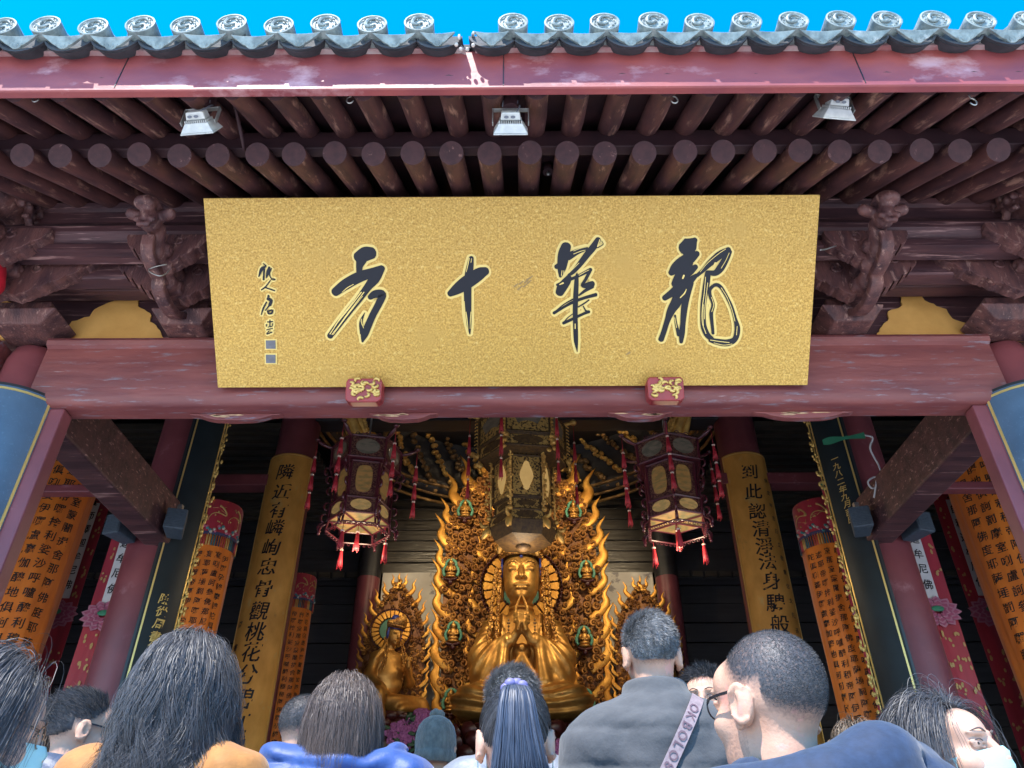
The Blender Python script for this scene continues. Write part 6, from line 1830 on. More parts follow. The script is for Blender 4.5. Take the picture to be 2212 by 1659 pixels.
def person(u, vtop, d, hgt, yaw, label, skin=m_skin, hair=None, jacket=None, female=False, pitch=0, roll=0, glasses=None, mask=False, eyes=False, seed=1, extra=None, shoulder=1.0, body_yaw=None, mouth=True, fine=False, drop=0):
    """stand a person so that the crown of the head is at view point (u, vtop) at depth d"""
    r = np.random.default_rng(seed)
    c = P(u, vtop, d); s = hgt / 1.70
    zf = c[2] - hgt
    foot = 0.0 if d < 1.75 else .15 if d < 2.15 else .30 if d < 3.2 else .45
    s = (c[2] - foot) / 1.70
    t = thing('person', label, 'person', (c[0], c[1], foot))
    O = np.array([c[0], c[1], foot])
    by_ = yaw if body_yaw is None else body_yaw
    B = rz(-R(by_))
    hs = min(s, 1.04) if s > 1.0 else max(s, .94)
    Hm = rz(-R(yaw)) @ ry(R(roll)) @ rx(-R(pitch))
    hc = np.array([0, 0, c[2] - foot - .125 * hs])                  # head centre, thing space
    # ---- body: one continuous surface
    fh = .0034 if fine else .006
    xs = np.concatenate([np.arange(-.34, -.115, .012), np.arange(-.115, .115, fh), np.arange(.115, .345, .012)])
    ys = np.concatenate([np.arange(-.30, -.125, .012), np.arange(-.125, .13, fh), np.arange(.13, .30, .012)])
    zs_ = np.concatenate([np.arange(-.02, hc[2] - .26, .018), np.arange(hc[2] - .26, hc[2] + .15, fh)])
    F = Field(xs, ys, zs_)
    HT = (Hm * 1.0, hc)
    bT = (B, np.zeros(3))
    nz = hc[2] - .165
    sc = s
    a = lambda p, k=.03: F.add(p, k, T=bT)
    sh = nz - .05 - drop
    a(ell((0, 0, .93 * sc), (.155 * shoulder, .11, .13))); a(ell((0, .0, (sh + .95 * sc) / 2), (.14 * shoulder, .10, (sh - .9 * sc) / 2 + .06)), .05)
    a(cap((-.14 * shoulder, -.015, sh), (.14 * shoulder, -.015, sh), .055), .05)
    for q in (-1, 1):
        el = (q * .235 * shoulder, -.02, sh - .29); wr = (q * .215 * shoulder, .10, sh - .52)
        a(cap((q * .165 * shoulder, -.015, sh - .01), el, .046, .037)); a(cap(el, wr, .036, .024), .02)
        pa = np.array(wr) + np.array([0, .03, -.055]); a(ell(pa, (.016, .032, .045)), .02)
        for k in range(4): a(cap(pa + np.array([q * .002, -.022 + .016 * k, -.035]), pa + np.array([-q * .012, -.018 + .018 * k, -.105 + .008 * abs(k - 1.5)]), .0085, .0068), .006)
        a(cap(pa + np.array([0, .025, .01]), pa + np.array([-q * .01, .055, -.04]), .010, .008), .008)
        a(cap((q * .085, 0, .88 * sc), (q * .095, .02, .48 * sc), .082, .055)); a(cap((q * .095, .02, .48 * sc), (q * .10, -.02, .08), .054, .034)); a(cap((q * .10, -.03, .04), (q * .11, .12, .03), .036, .03), .02)
    nb = np.array([0, -.02, sh]); nt = hc + Hm @ np.array([0, -.022, -.055])
    F.add(cap(nb, nt, .062 if not female else .052, .054 if not female else .046), .025)
    head_sdf(F, HT, female, mouth)
    V, Q = F.mesh(); bo = mesh_obj('body', V + O, Q, skin, t, smooth=True)
    lh = (V - hc) @ Hm; dh = (lh - HC) / HR; dn = dh / (np.linalg.norm(dh, axis=1)[:, None] + 1e-9)
    kd = (hair or {}).get('kind', 'short')
    lv = np.linspace(-.16, .16, 9)
    mk = np.mean([hair_root_mask(dn, kd, q_) for q_ in lv], 0) * (lh[:, 2] > -.11) * (np.abs(lh[:, 0]) < .078) if hair else np.zeros(len(V))
    if not female: mk = np.maximum(mk, .16 * np.clip((-.045 - lh[:, 2]) / .02, 0, 1) * (lh[:, 2] > -.13) * (lh[:, 1] > .0))
    at0 = bo.data.attributes.new('hair_roots', 'FLOAT', 'POINT')
    if len(bo.data.vertices) == len(mk): at0.data.foreach_set('value', mk.astype(np.float32))
    W = lambda p: (np.asarray(p) @ Hm.T) + hc + O
    # ---- features
    if eyes:
        mb = MB()
        for q in (-1, 1) if eyes != 'squint' else ():
            e = np.array([q * .031, .0775, .0065]); mb.sph(W(e), (.0122, .0122, .0085), 12, 9, mi=0)
            g = e + np.array([eyes * .0035, .0092, -.0010]); mb.sph(W(g), (.0046, .0046, .0046), 10, 7, mi=1)
        if eyes != 'squint': part('eyes', mb, [m_eyew, m_iris], t, smooth=True)
        mb = MB()
        for q in (-1, 1):
            mb.tube(W(catmull([(q * .012, .104, .028), (q * .03, .101, .034), (q * .05, .086, .029)], 4)), [.0016, .0022, .0024, .0022, .002, .0018, .0016, .0012, .0008], 6)
            mb.tube(W(catmull([(q * .016, .0925, .010), (q * .03, .0935, .0145), (q * .046, .083, .009)], 4)), .0014, 5)
        part('eyebrows', mb, m_hbrown, t, smooth=True)
    if glasses:
        mb = MB(); gy = .112
        for q in (-1, 1):
            pts = [(q * .033 + .025 * math.cos(a_) * (1 if abs(math.cos(a_)) < .8 else 1), gy - .02 * abs(.033 * q + .025 * math.cos(a_)) / .058, .004 + .019 * math.sin(a_)) for a_ in np.linspace(0, 2 * PI, 24)]
            mb.tube(W(pts), .0016, 6)
            mb.tube(W(catmull([(q * .058, gy - .022, .010), (q * .078, .06, .012), (q * .084, -.005, .014), (q * .083, -.03, .002)], 4)), [.0028] * 13, 6, flat=1.0)
        mb.tube(W([(-.008, gy - .004, .008), (0, gy, .011), (.008, gy - .004, .008)]), .0014, 6)
        part('glasses', mb, glasses, t, smooth=True)
    if mask:
        mb = MB(); n_, m_ = 15, 9; V = []
        for i in range(m_):
            f = i / (m_ - 1); z = -.004 - .104 * f
            for j in range(n_):
                a_ = -1.25 + 2.5 * j / (n_ - 1)
                rr_ = .085 + .030 * math.exp(-(a_ / .42) ** 2) * (1 - .55 * f) * (1 if f > .05 else .8) + .012 * math.sin(PI * f) + .0022 * math.sin(f * 19)
                V.append((.074 * math.sin(a_) * (1 - .12 * f), rr_ * math.cos(a_) + .012 - .012 * f, z - .010 * abs(a_)))
        V = np.array(V)
        Fq = [(i * n_ + j, i * n_ + j + 1, (i + 1) * n_ + j + 1, (i + 1) * n_ + j) for i in range(m_ - 1) for j in range(n_ - 1)]
        mb.add(W(V), Fq); mb.add(W(V * np.array([.98, .985, 1])), [f_[::-1] for f_ in Fq])
        for q in (0, n_ - 1):
            sgn = -1 if q == 0 else 1
            for i in (0, m_ - 1): mb.tube(W(catmull([V[i * n_ + q], (sgn * .083, .02, V[i * n_ + q][2] * .6 - .012), (sgn * .088, -.022, -.012)], 4)), .0013, 5)
        part('face_mask', mb, M('surgical_mask', (.36, .62, .64), (.32, .56, .60), 20, rough=.8), t, smooth=True)
    # ---- hair
    if hair:
        hk = dict(hair); mat = hk.pop('mat'); scalp = hk.pop('scalp', mat); kind = hk.pop('kind'); fn = hk.pop('fn', None)
        pts, Fc = hair_cap(None, kind, mat, t, hk.pop('thick', .006))
        layers = hk.pop('layers')
        Pa, Wa = [], []
        o = mesh_obj('hair', W(pts), Fc, [scalp], t, smooth=True) if kind != 'buzz' else None
        for L_ in layers:
            P_, w_ = grow(kind, r=r, **L_)
            if fn: P_ = fn(P_, r)
            shp = P_.shape
            Vs, Qs = strands_mesh(W(P_.reshape(-1, 3)).reshape(shp), w_, W(HC + np.array([0, 0, -.02 if L_['length'] < .05 else -.10])))
            Pa.append(Vs); Wa.append(Qs)
        off = 0; QQ = []
        for v_, q_ in zip(Pa, Wa): QQ.append(q_ + off); off += len(v_)
        o2 = mesh_obj('hair_strands' if o else 'hair', np.concatenate(Pa), np.concatenate(QQ), mat, o or t, smooth=True)
    # ---- clothing
    if jacket:
        jk = dict(jacket); mat = jk.pop('mat'); puff = jk.pop('puff', 0); collar = jk.pop('collar', .03); hood = jk.pop('hood', False); big = jk.pop('big', 0.0); qs = jk.pop('quilt', 26); cw = jk.pop('cw', 0); slope = jk.pop('slope', False); seams = jk.pop('seams', ()); calm = jk.pop('calm', 1)
        h = .0085
        J = Field(np.arange(-.40, .405, h), np.arange(-.34, .34, h), np.arange(max(.70 * sc, sh - .62), nz + .17, h))
        A = lambda p, k=.04: J.add(p, k, T=bT)
        g = .022 + big
        A(ell((0, 0, (sh + .88 * sc) / 2), (.165 * shoulder + g, .115 + g, (sh - .8 * sc) / 2 + .09)), .05); A(ell((0, 0, sh - .16), (.165 * shoulder + g, .115 + g, .20)), .05)
        A(cap((-.135 * shoulder, -.02, sh - .005), (.135 * shoulder, -.02, sh - .005), .058 + g), .05)
        A(cap((0, -.03, sh + .02), (0, -.02, sh + .05), .085 + g * .6, .07 + g * .4), .05)
        for q in (-1, 1):
            el = (q * .245 * shoulder, -.02, sh - .29); wr = (q * .22 * shoulder, .10, sh - .51)
            A(cap((q * .165 * shoulder, -.015, sh - .015), el, .052 + g, .046 + g * .8), .035); A(cap(el, wr, .045 + g * .8, .038 + g * .5), .03)
        if slope: A(ell((0, -.025, sh + .055), (.165, .115, .085)), .06)
        sd = seed * 1.7
        def wr_(X, Yy, Z):
            q = .0035 * np.sin(31 * Z + 9 * np.sin(7 * X + sd) + 5 * Yy) + .003 * np.sin(23 * X + 17 * Z * .6 + 6 * np.sin(11 * Yy + sd)) + .0025 * np.sin(60 * Z - 24 * np.abs(X) + sd)
            for z0, am in seams: q = q + am * np.exp(-((Z - sh - z0 + .018 * np.cos(6 * X) - .01) / .010) ** 2)
            if puff:
                ph = (Z + .03 * np.sin(5 * X)) * qs
                q = q * calm - puff * (np.abs(np.sin(ph)) ** .6 - .6) + .0006 * np.sin(90 * X + 14 * np.sin(ph))
            return q
        J.warp(wr_)
        J.sub(cap((0, -.015, sh + .05), (0, .0, nz + .4), .066 if not female else .058, .075), .012, T=bT)
        if collar:
            for kz in np.linspace(0, collar, max(2, int(collar / .012) + 1)):
                J.add(tor((0, -.012 + .1 * kz, sh + .062 + kz), .078 + cw - .10 * kz, .0135), .012, T=bT)
        if hood:
            for a_, R_ in ((0, 1.0),):
                J.add(ell((.02, -.13, sh + .035), (.135, .062, .085)), .03, T=bT)
                J.add(cap((-.13, -.06, sh + .06), (-.03, -.155, sh + .07), .045, .05), .03, T=bT); J.add(cap((.14, -.05, sh + .07), (.03, -.155, sh + .07), .05, .055), .03, T=bT)
                J.sub(ell((0, -.075, sh + .125), (.085, .055, .05)), .02, T=bT)
        if extra: extra(J, sh, bT, sc)
        V, Q = J.mesh(); o = mesh_obj('jacket', V + O, Q, mat, t, smooth=True)
        # trousers and shoes (below the frame)
        Tr = Field(np.arange(-.25, .26, .02), np.arange(-.2, .22, .02), np.arange(.04, 1.02 * sc, .02))
        for q in (-1, 1):
            Tr.add(cap((q * .085, 0, .9 * sc), (q * .097, .02, .48 * sc), .10, .074), .03, T=bT); Tr.add(cap((q * .097, .02, .48 * sc), (q * .10, -.02, .10), .074, .062), .02, T=bT)
        Tr.add(ell((0, 0, .93 * sc), (.175, .13, .10)), .03, T=bT)
        V, Q = Tr.mesh(); mesh_obj('trousers', V + O, Q, m_trous, t, smooth=True)
        for q in (-1, 1):
            mb = MB(); V = B @ np.array([q * .105, .045, .045]); mb.sph(V + O, (.052, .145, .05), 12, 8, rot=B); part('shoe', mb, m_shoe, t, smooth=True)
        if jk.get('zones'): jk['zones'](o, O, sh, B)
    return t, W, O, sh, B, Hm, hc

def tor(c, R0, r0):
    c = np.array(c, float)
    def f(X, Y_, Z): return np.sqrt((np.sqrt((X - c[0]) ** 2 + (Y_ - c[1]) ** 2) - R0) ** 2 + (Z - c[2]) ** 2) - r0
    m = np.array([R0 + r0, R0 + r0, r0]); return f, c - m, c + m

m_under = M('dark_hair_underlayer', (.014, .012, .013), rough=.95, spec=.1)
def longhair(mat, n=1500, length=.42, wave=0, part_x=0, clump=.55, width=.0011, comb=(0, 0, 0), body=None, fn=None, thick=.008, fly=16, locks=13):
    bd = body or [(np.array([0, -.02, -.30]), np.array([.20, .125, .16])), (np.array([0, -.02, -.14]), np.array([.062, .066, .12]))]
    L = [dict(n=n, length=length, wave=wave, part_x=part_x, clump=clump, width=width, comb=comb, body=bd, locks=locks)]
    if fly: L.append(dict(n=fly, length=length * .5, wave=wave * 1.3, part_x=part_x, clump=.0, width=.0006, comb=comb, body=bd))
    return dict(kind='long', mat=mat, scalp=m_under, layers=L, fn=fn, thick=thick)
def shorthair(mat, n=3200, length=.028, comb=(0, -.3, 0), scalp=None, kind='short', width=.0011, thick=.005):
    return dict(kind=kind, mat=mat, scalp=scalp or mat, thick=thick, layers=[dict(n=n, length=length, comb=comb, width=width), dict(n=n // 2, length=length * .6, comb=comb, width=width)])

m_frame = M('dark_glasses_frame', (.015, .015, .02), rough=.2)
m_wire = M('thin_wire_frame', (.30, .20, .14), rough=.25, metal=.8)
# jackets
m_navy_j = cloth('navy_jacket', (.022, .045, .10), (.016, .032, .075), rough=.5)
m_navy_d = cloth('dark_blue_anorak', (.015, .032, .075), (.010, .022, .052), rough=.7, bump=.001, spec=.25)
m_orange_j = cloth('ochre_fleece_jacket', (.36, .145, .028), (.29, .115, .022), 25)
m_blazer = cloth('slate_blazer', (.055, .068, .080), (.045, .056, .068), 120)
m_blue_j = cloth('cobalt_puffer', (.012, .060, .25), (.010, .048, .20), 20, rough=.55, bump=.0012)
m_grey_j = cloth('steel_grey_puffer', (.062, .064, .070), (.05, .052, .058), 30, rough=.85)
m_pale_j = cloth('pale_blue_quilted_coat', (.17, .19, .235), (.14, .16, .20), 30, rough=.5)
m_beige_j = cloth('beige_hooded_coat', (.38, .27, .21), (.34, .24, .18), 40)
m_whiteb = cloth('white_coat', (.55, .55, .56), (.5, .5, .52), 30)
m_knit = M('grey_knit', (.15, .135, .115), (.085, .078, .07), 50, (1, 1, .6), rough=.9, bump=.004, bscale=110, sheen=.3)

# 1 woman at the left edge
person(8, 1428, 1.52, 1.68, 52, 'woman with long dark hair, glasses and mask cut by the left edge of the frame', m_skinf, longhair(m_hblack, 12000, .40, .006, .0, width=.0006, locks=30, comb=(0, -.22, 0), fly=0),
       dict(mat=m_navy_j, collar=.03), True, pitch=6, glasses=m_wire, mask=True, eyes=1, seed=11, mouth=False, body_yaw=30)
# 2 man with undercut and glasses
person(198, 1502, 2.85, 1.66, 48, 'man with swept black undercut hair, glasses and hooded navy jacket on the left', m_skin,
       dict(kind='short', mat=m_hblack, scalp=m_scalp, thick=.004, layers=[dict(n=8000, length=.045, comb=(.2, -1.0, .5), width=.0009), dict(n=5000, length=.010, comb=(0, -.2, -.6), width=.0006)]),
       dict(mat=m_navy_j, collar=.04, hood=True, big=.01), pitch=4, glasses=m_frame, seed=12, body_yaw=25)
# 3 half hidden head
person(97, 1578, 3.12, 1.58, 0, 'person with light brown hair mostly hidden behind the undercut man', m_skin, longhair(m_hlight, 900, .22, .004, .01), dict(mat=m_navy_j, collar=.03), True, seed=13)
# 4 woman with curly hair and ochre jacket
def logo_zone(o, O, sh, B):
    me = o.data; me.materials.append(m_whiteb)
    z0 = sh - .085
    mi = np.zeros(len(me.polygons), np.int32)
    for i, p in enumerate(me.polygons):
        x, y, z = p.center
        if z < z0 - .012 * math.sin(14 * x) - .02 + .10 * max(0, abs(x) - .06): mi[i] = 1
    me.polygons.foreach_set('material_index', mi)
t4, W4, O4, sh4, B4, Hm4, hc4 = person(424, 1388, 2.06, 1.73, 4, 'woman with long wavy dark hair over an ochre and white fleece jacket', m_skinf,
       longhair(m_hblack, 15000, .48, .024, -.01, locks=70, clump=.78, width=.0007, comb=(0, -.05, 0), fly=70,
                body=[(np.array([0, -.02, -.32]), np.array([.205, .155, .20])), (np.array([0, -.02, -.14]), np.array([.075, .08, .12]))]),
       dict(mat=m_orange_j, collar=.035, big=.02, calm=2.0, zones=logo_zone), True, seed=14, pitch=-4, shoulder=1.08)
m_embr = M('pale_embroidery', (.70, .66, .62), rough=.7)
# 5 man in dark blazer
person(672, 1506, 3.05, 1.68, 42, 'man with cropped hair in a slate blazer, head bowed to the right', m_skin, shorthair(m_hstub, 7000, .009, (0, -.4, -.3), m_scalp, 'buzz', .0006, .0012), dict(mat=m_blazer, collar=.022, big=.004), pitch=9, seed=15, body_yaw=5, shoulder=1.12)
# 6 woman in cobalt puffer
person(752, 1482, 2.42, 1.60, -4, 'woman with straight brown hair in a bright cobalt blue puffer jacket', m_skinf, longhair(m_hbrown, 12000, .19, .004, -.015, locks=30, clump=.40, width=.0006, comb=(0, -.05, 0)), dict(mat=m_blue_j, puff=.02, quilt=36, calm=1.6, collar=.05, big=.03), True, seed=16, shoulder=1.1, drop=-.055)
# 7 knit hat
def hat(t, W):
    mb = MB(); n = 60; V = []
    prof = [(.094, -.055), (.101, -.05), (.103, -.015), (.099, -.008), (.098, .0), (.101, .03), (.098, .065), (.088, .098), (.067, .124), (.038, .140), (.012, .147)]
    for k, (r_, z) in enumerate(prof):
        for j in range(n):
            a = 2 * PI * j / n; q = r_ * (1 + .022 * math.cos(30 * a)) if k > 2 else r_ * (1 + .015 * math.cos(30 * a))
            V.append((q * math.cos(a) * .90, q * math.sin(a) * 1.08 - .018, z))
    mb.add(W(np.array(V)), [(i * n + j, i * n + (j + 1) % n, (i + 1) * n + (j + 1) % n, (i + 1) * n + j) for i in range(len(prof) - 1) for j in range(n)])
    for k in range(7):
        a = k * .9; mb.sph(W(np.array([.018 * math.cos(a), -.018 + .018 * math.sin(a), .150 + .006 * (k % 2)])), .018, 8, 6)
    part('knit_hat', mb, m_knit, t, smooth=True)
t7, W7, O7, sh7, *_ = person(945, 1562, 3.75, 1.55, 5, 'person in a grey ribbed knit hat and pale blue quilted coat', m_skin, None, dict(mat=m_pale_j, puff=.009, quilt=30, collar=.04, big=.028), True, seed=17, shoulder=1.25)
hat(t7, W7)
# 8 grey hair behind the ponytail
person(1108, 1452, 2.62, 1.64, 0, 'person with silvery grey hair directly behind the ponytail woman', m_skin, shorthair(m_hgrey, 9000, .040, (.2, -.8, -.2), m_scalpg, 'short', .0008), dict(mat=m_pale_j, puff=.006, collar=.03), seed=18, pitch=2)
# 9 ponytail woman
def pony(P_, r):
    """gather the hair to a tie high on the back of the head"""
    tie = np.array([0, -.100, .078])
    S = P_.shape[1]
    out = np.zeros_like(P_)
    for i in range(S):
        f = i / (S - 1)
        d = P_[:, 0] * (1 - f) + tie * f - HC
        m = np.linalg.norm(d / HR, axis=1)[:, None]
        out[:, i] = HC + d / m * (1.045 + .05 * f)
    return out
t9, W9, O9, sh9, *_ = person(1113, 1490, 1.95, 1.60, 0, 'woman with a long blue black ponytail and beige hooded coat at the centre', m_skinf,
       dict(kind='long', mat=m_hblack, scalp=m_under, thick=.005, fn=pony, layers=[dict(n=8000, length=.2, width=.0008, clump=0, steps=10)]), dict(mat=m_beige_j, collar=.05, hood=False, big=.012), True, pitch=3, seed=19, mask=True)
r9 = np.random.default_rng(3); n9, S9 = 4200, 18
ph = r9.uniform(0, 6.28, n9); rr9 = np.sqrt(r9.random(n9))
Pp = np.zeros((n9, S9, 3)); zz = np.linspace(0, 1, S9)
for i, f in enumerate(zz):
    rad = .016 + .072 * f ** .8
    Pp[:, i] = np.stack([rad * rr9 * np.cos(ph) * 1.15 + .02 * f, -.108 - .040 * math.sin(PI * min(1, f * 1.5 + .12)) - .01 * f + rad * rr9 * np.sin(ph) * .55, np.full(n9, .092 + .028 * math.sin(PI * min(1, f * 4)) * (f < .25) - .40 * f)], 1)
Pp += np.cumsum(r9.normal(size=Pp.shape) * .0009, 1)
Vs, Qs = strands_mesh(W9(Pp.reshape(-1, 3)).reshape(Pp.shape), np.tile(np.linspace(1, .5, S9), (n9, 1)) * .0009, W9(np.array([0, -.09, -.1])))
m_hblue = hairmat('blue_black_hair', (.018, .030, .060), (.030, .046, .085), .5)
pt = mesh_obj('ponytail', Vs, Qs, m_hblue, t9, smooth=True)
mb = MB()
for k in range(9):
    a = k * .7; mb.sph(W9(np.array([.022 * math.cos(a), -.108 + .004 * k % .01, .088 + .018 * math.sin(a)])), (.014, .012, .012), 8, 6)
part('hair_tie', mb, M('lilac_tie', (.14, .13, .30), rough=.6), pt, smooth=True)
# 10 man in grey puffer with bag strap
t10, W10, O10, sh10, B10, *_ = person(1398, 1328, 2.45, 1.72, 0, 'man with short greying hair in a steel grey puffer jacket seen from behind', m_skin, shorthair(m_hgrey, 14000, .026, (.35, -.45, -.35), m_scalpg, 'short', .0007, .002), dict(mat=m_grey_j, puff=.006, quilt=15, collar=.105, big=.034, cw=.016, calm=.6, slope=True, seams=((-.07, .009), (-.22, .009), (.03, .008))), seed=20, shoulder=1.12, drop=.045)
# 11 half hidden face
person(1516, 1446, 2.95, 1.72, 200, 'man with tousled black hair facing the camera between two men', m_skin, shorthair(m_hblack, 8000, .045, (.2, .4, -.2), None, 'short', .0009, .008), dict(mat=m_navy_j, collar=.03), eyes='squint', pitch=-4, seed=21, body_yaw=190)
# 12 big man
def hood12(J, sh, bT, sc):
    for a_, b_, r0, r1 in (((-.02, -.15, sh + .03), (.12, -.13, sh + .10), .045, .055), ((.12, -.13, sh + .10), (.21, -.03, sh + .105), .055, .05), ((.0, -.16, sh + .0), (.20, -.12, sh + .03), .05, .06), ((.20, -.10, sh + .05), (.25, .02, sh + .05), .055, .045)):
        J.add(cap(a_, b_, r0, r1), .04)
    for a_, b_ in (((.0, -.185, sh + .055), (.17, -.165, sh + .10)), ((.05, -.20, sh + .02), (.22, -.15, sh + .055)), ((.14, -.09, sh + .150), (.21, -.03, sh + .145))):
        J.sub(cap(a_, b_, .012, .007), .014)
person(1632, 1368, 1.44, 1.74, -31, 'large man with shaved head and dark glasses in a navy hooded anorak', m_skin, shorthair(m_hstub, 15000, .0055, (.1, -.5, .2), m_scalp, 'buzz', .00042, .0012), dict(mat=m_navy_d, collar=.05, hood=True, big=.02), glasses=m_frame, pitch=-3, seed=22, body_yaw=-22, fine=True, shoulder=1.15, extra=hood12)
# 13 light hair behind
person(1845, 1572, 2.9, 1.55, 0, 'person with thin light brown hair half hidden behind the navy anorak', m_skin, longhair(m_hlight, 900, .16, .006, .02), dict(mat=m_navy_j, collar=.03), True, seed=23)
# 14 woman with mask on the right
person(2014, 1517, 1.88, 1.57, 142, 'woman with dark hair and pale surgical mask turned towards the right edge', m_skinf, longhair(m_hblack, 13000, .36, .004, .018, locks=30, clump=.40, width=.0005, comb=(0, -.26, 0), fly=5), dict(mat=m_navy_j, collar=.03), True, mask=True, eyes=1.0, pitch=-7, seed=24, mouth=False, fine=True, body_yaw=100)

# writing on the ochre jacket
def on_back(O, sh, x, z, y0=-.185): return np.array([O[0] + x, O[1] + y0, O[2] + sh + z])
from mathutils.bvhtree import BVHTree
def project(o, pts, push=.004):
    me = o.data; base = np.array(WL[o.name])
    b = BVHTree.FromPolygons([v.co[:] for v in me.vertices], [p.vertices[:] for p in me.polygons])
    out = []
    for p in pts:
        q = Vector(p - base); h = b.ray_cast(q + Vector((0, -1, 0)), Vector((0, 1, 0)))
        out.append(np.array(h[0]) + base + np.array([0, -push, 0]) if h[0] is not None else np.array(p))
    return out
j4 = [c for c in t4.children if c.name.startswith('jacket')][0]
mb = MB()
for row, word in enumerate(("THE", "NORTH", "FACE")):
    for k, ch in enumerate(word):
        Vg, Fg = GL[ch]; pts = [np.array([O4[0] + .055 + k * .021 + v[0] * .026, 0, O4[2] + sh4 - .125 - row * .026 + v[1] * .026]) for v in Vg]
        mb.add(np.array(project(j4, pts)), Fg)
part('embroidered_lettering', mb, m_embr, j4)
# the shoulder bag on the grey puffer
j10 = [c for c in t10.children if c.name.startswith('jacket')][0]
bag = thing('shoulder_bag', 'lilac lettered bag strap slung across the grey puffer jacket', 'bag', tuple(O10 + np.array([-.1, -.16, sh10 - .5])))
m_strap = M('lilac_webbing', (.27, .205, .22), (.20, .15, .165), 80, rough=.7)
p0, p1 = np.array([.118, sh10 + .135]), np.array([-.219, sh10 - .405])
mb = MB(); dirv = (p1 - p0) / np.linalg.norm(p1 - p0); nv = np.array([-dirv[1], dirv[0]]); L = np.linalg.norm(p1 - p0)
V = []; N_ = 40
for i in range(N_):
    c = p0 + dirv * L * i / (N_ - 1)
    src_ = np.array([O10[0] + c[0], 0, O10[2] + c[1]]); ce = project(j10, [src_], .010)[0]
    if ce[1] == 0: continue
    for w in (-.018, .018): V.append(np.array([ce[0] + nv[0] * w, ce[1], ce[2] + nv[1] * w]))
N_ = len(V) // 2
V = np.array(V); ysm = V[:, 1].copy()
for _ in range(6): ysm[2:-2] = np.minimum(ysm[2:-2], (ysm[:-4] + ysm[4:]) / 2)
V[:, 1] = ysm
V2 = V + np.array([0, .004, 0]); k = len(V)
F = [(2 * i, 2 * i + 1, 2 * i + 3, 2 * i + 2) for i in range(N_ - 1)] + [(k + 2 * i + 2, k + 2 * i + 3, k + 2 * i + 1, k + 2 * i) for i in range(N_ - 1)]
F += [(2 * i, 2 * i + 2, k + 2 * i + 2, k + 2 * i) for i in range(N_ - 1)] + [(2 * i + 1, k + 2 * i + 1, k + 2 * i + 3, 2 * i + 3) for i in range(N_ - 1)]
mb.add(np.concatenate([V, V2]), F); st = part('strap', mb, m_strap, bag, smooth=True, auto=40)
mb = MB(); sax = ((V[::2, 0] + V[1::2, 0]) / 2 - O10[0] - p0[0]) * dirv[0] + ((V[::2, 2] + V[1::2, 2]) / 2 - O10[2] - p0[1]) * dirv[1]; vy = lambda s_: np.interp(s_, sax, V[::2, 1])
for i, ch in enumerate("OKBOLO8"):
    s0 = sax[0] + .05 + i * .030
    Vg, Fg = GL[ch]
    pts = []
    for a, b in Vg * .036:
        s_ = s0 + a; c = p0 + dirv * s_ + nv * (b - .013)
        pts.append((O10[0] + c[0], vy(s_) - .0025, O10[2] + c[1]))
    mb.add(np.array(pts), Fg)
part('lettering', mb, M('dark_lettering', (.12, .07, .09), rough=.7), st)
mb = MB(); mb.box((O10[0] - .26, O10[1] - .23, O10[2] + sh10 - .72), (O10[0] - .02, O10[1] - .15, O10[2] + sh10 - .52)); part('pouch', mb, m_strap, bag, bevel=.02)
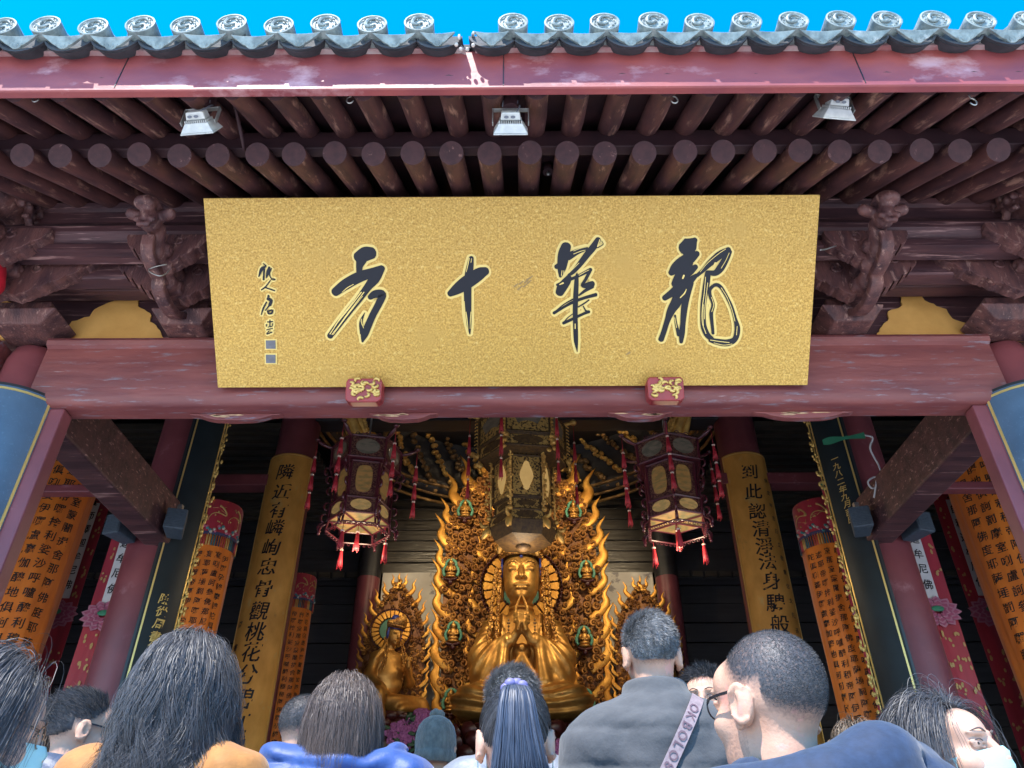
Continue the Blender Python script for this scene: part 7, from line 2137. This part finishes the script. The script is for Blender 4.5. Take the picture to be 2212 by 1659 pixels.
# ------------------------------------------------------------------ camera, sky, sun, lamps
cam = bpy.data.cameras.new('camera'); co = bpy.data.objects.new('camera', cam); COL.objects.link(co)
cam.sensor_width = 36; cam.lens = FPX / 2560 * 36; cam.clip_end = 500; cam.clip_start = .05
co.location = (0, 0, H); co.rotation_euler = (PI / 2 + PITCH, 0, YAW)
scene.camera = co
w = bpy.data.worlds.new('World'); scene.world = w; w.use_nodes = True
nt = w.node_tree; bg = nt.nodes['Background']
sk = nt.nodes.new('ShaderNodeTexSky'); sk.sky_type = 'NISHITA'; sk.sun_disc = False
sdir = Vector((-.27, -.44, 1.0)).normalized()               # towards the sun
el = math.asin(sdir.z); az = math.atan2(sdir.x, sdir.y)
sk.sun_elevation = el; sk.sun_rotation = az
sk.air_density = 1.0; sk.dust_density = .3; sk.ozone_density = 3.0
hs = nt.nodes.new('ShaderNodeHueSaturation'); hs.inputs['Saturation'].default_value = 1.45; hs.inputs['Hue'].default_value = .494
nt.links.new(sk.outputs[0], hs.inputs['Color']); nt.links.new(hs.outputs[0], bg.inputs['Color'])
bg.inputs['Strength'].default_value = .15
sl = bpy.data.lights.new('sun', 'SUN'); sl.energy = 3.0; sl.angle = R(.5); sl.color = (1, .95, .88)
so = bpy.data.objects.new('sun', sl); COL.objects.link(so); so.rotation_euler = sdir.to_track_quat('Z', 'Y').to_euler(); so.location = (0, -5, 20)
def lamp(nm, kind, loc, e, col, size=.1, target=None, spot=None):
    l = bpy.data.lights.new(nm, kind); l.energy = e; l.color = col
    if kind in ('POINT', 'SPOT'): l.shadow_soft_size = size
    if spot: l.spot_size = R(spot); l.spot_blend = .6
    o = bpy.data.objects.new(nm, l); COL.objects.link(o); o.location = loc
    if target is not None: o.rotation_euler = (Vector(loc) - Vector(target)).to_track_quat('Z', 'Y').to_euler()
warm = (1.0, .66, .30)
lamp('lantern_lamp', 'POINT', (.06, 7.5, Zr(2.86)), 5, (1.0, .78, .50), .12)
for s in (-1, 1):
    lamp('lantern_lamp', 'POINT', (s * 1.57, 7.0, Zr(2.80)), 6, (1.0, .78, .50), .12)
    lamp('hall_spotlight', 'SPOT', (s * 1.9, 9.4, Zr(5.75)), 100, (1.0, .78, .48), .08, (s * .5, 12.3, Zr(4.7)), 80)
    lamp('gallery_lamp', 'SPOT', (s * 1.2, 9.6, Zr(6.3)), 420 if s > 0 else 130, (1.0, .75, .42), .05, (s * .8, 12.6, Zr(7.6)), 110)
vs = scene.view_settings; vs.view_transform = 'Standard'; vs.look = 'None'; vs.exposure = 1.85; vs.gamma = 1; vs.use_curve_mapping = False
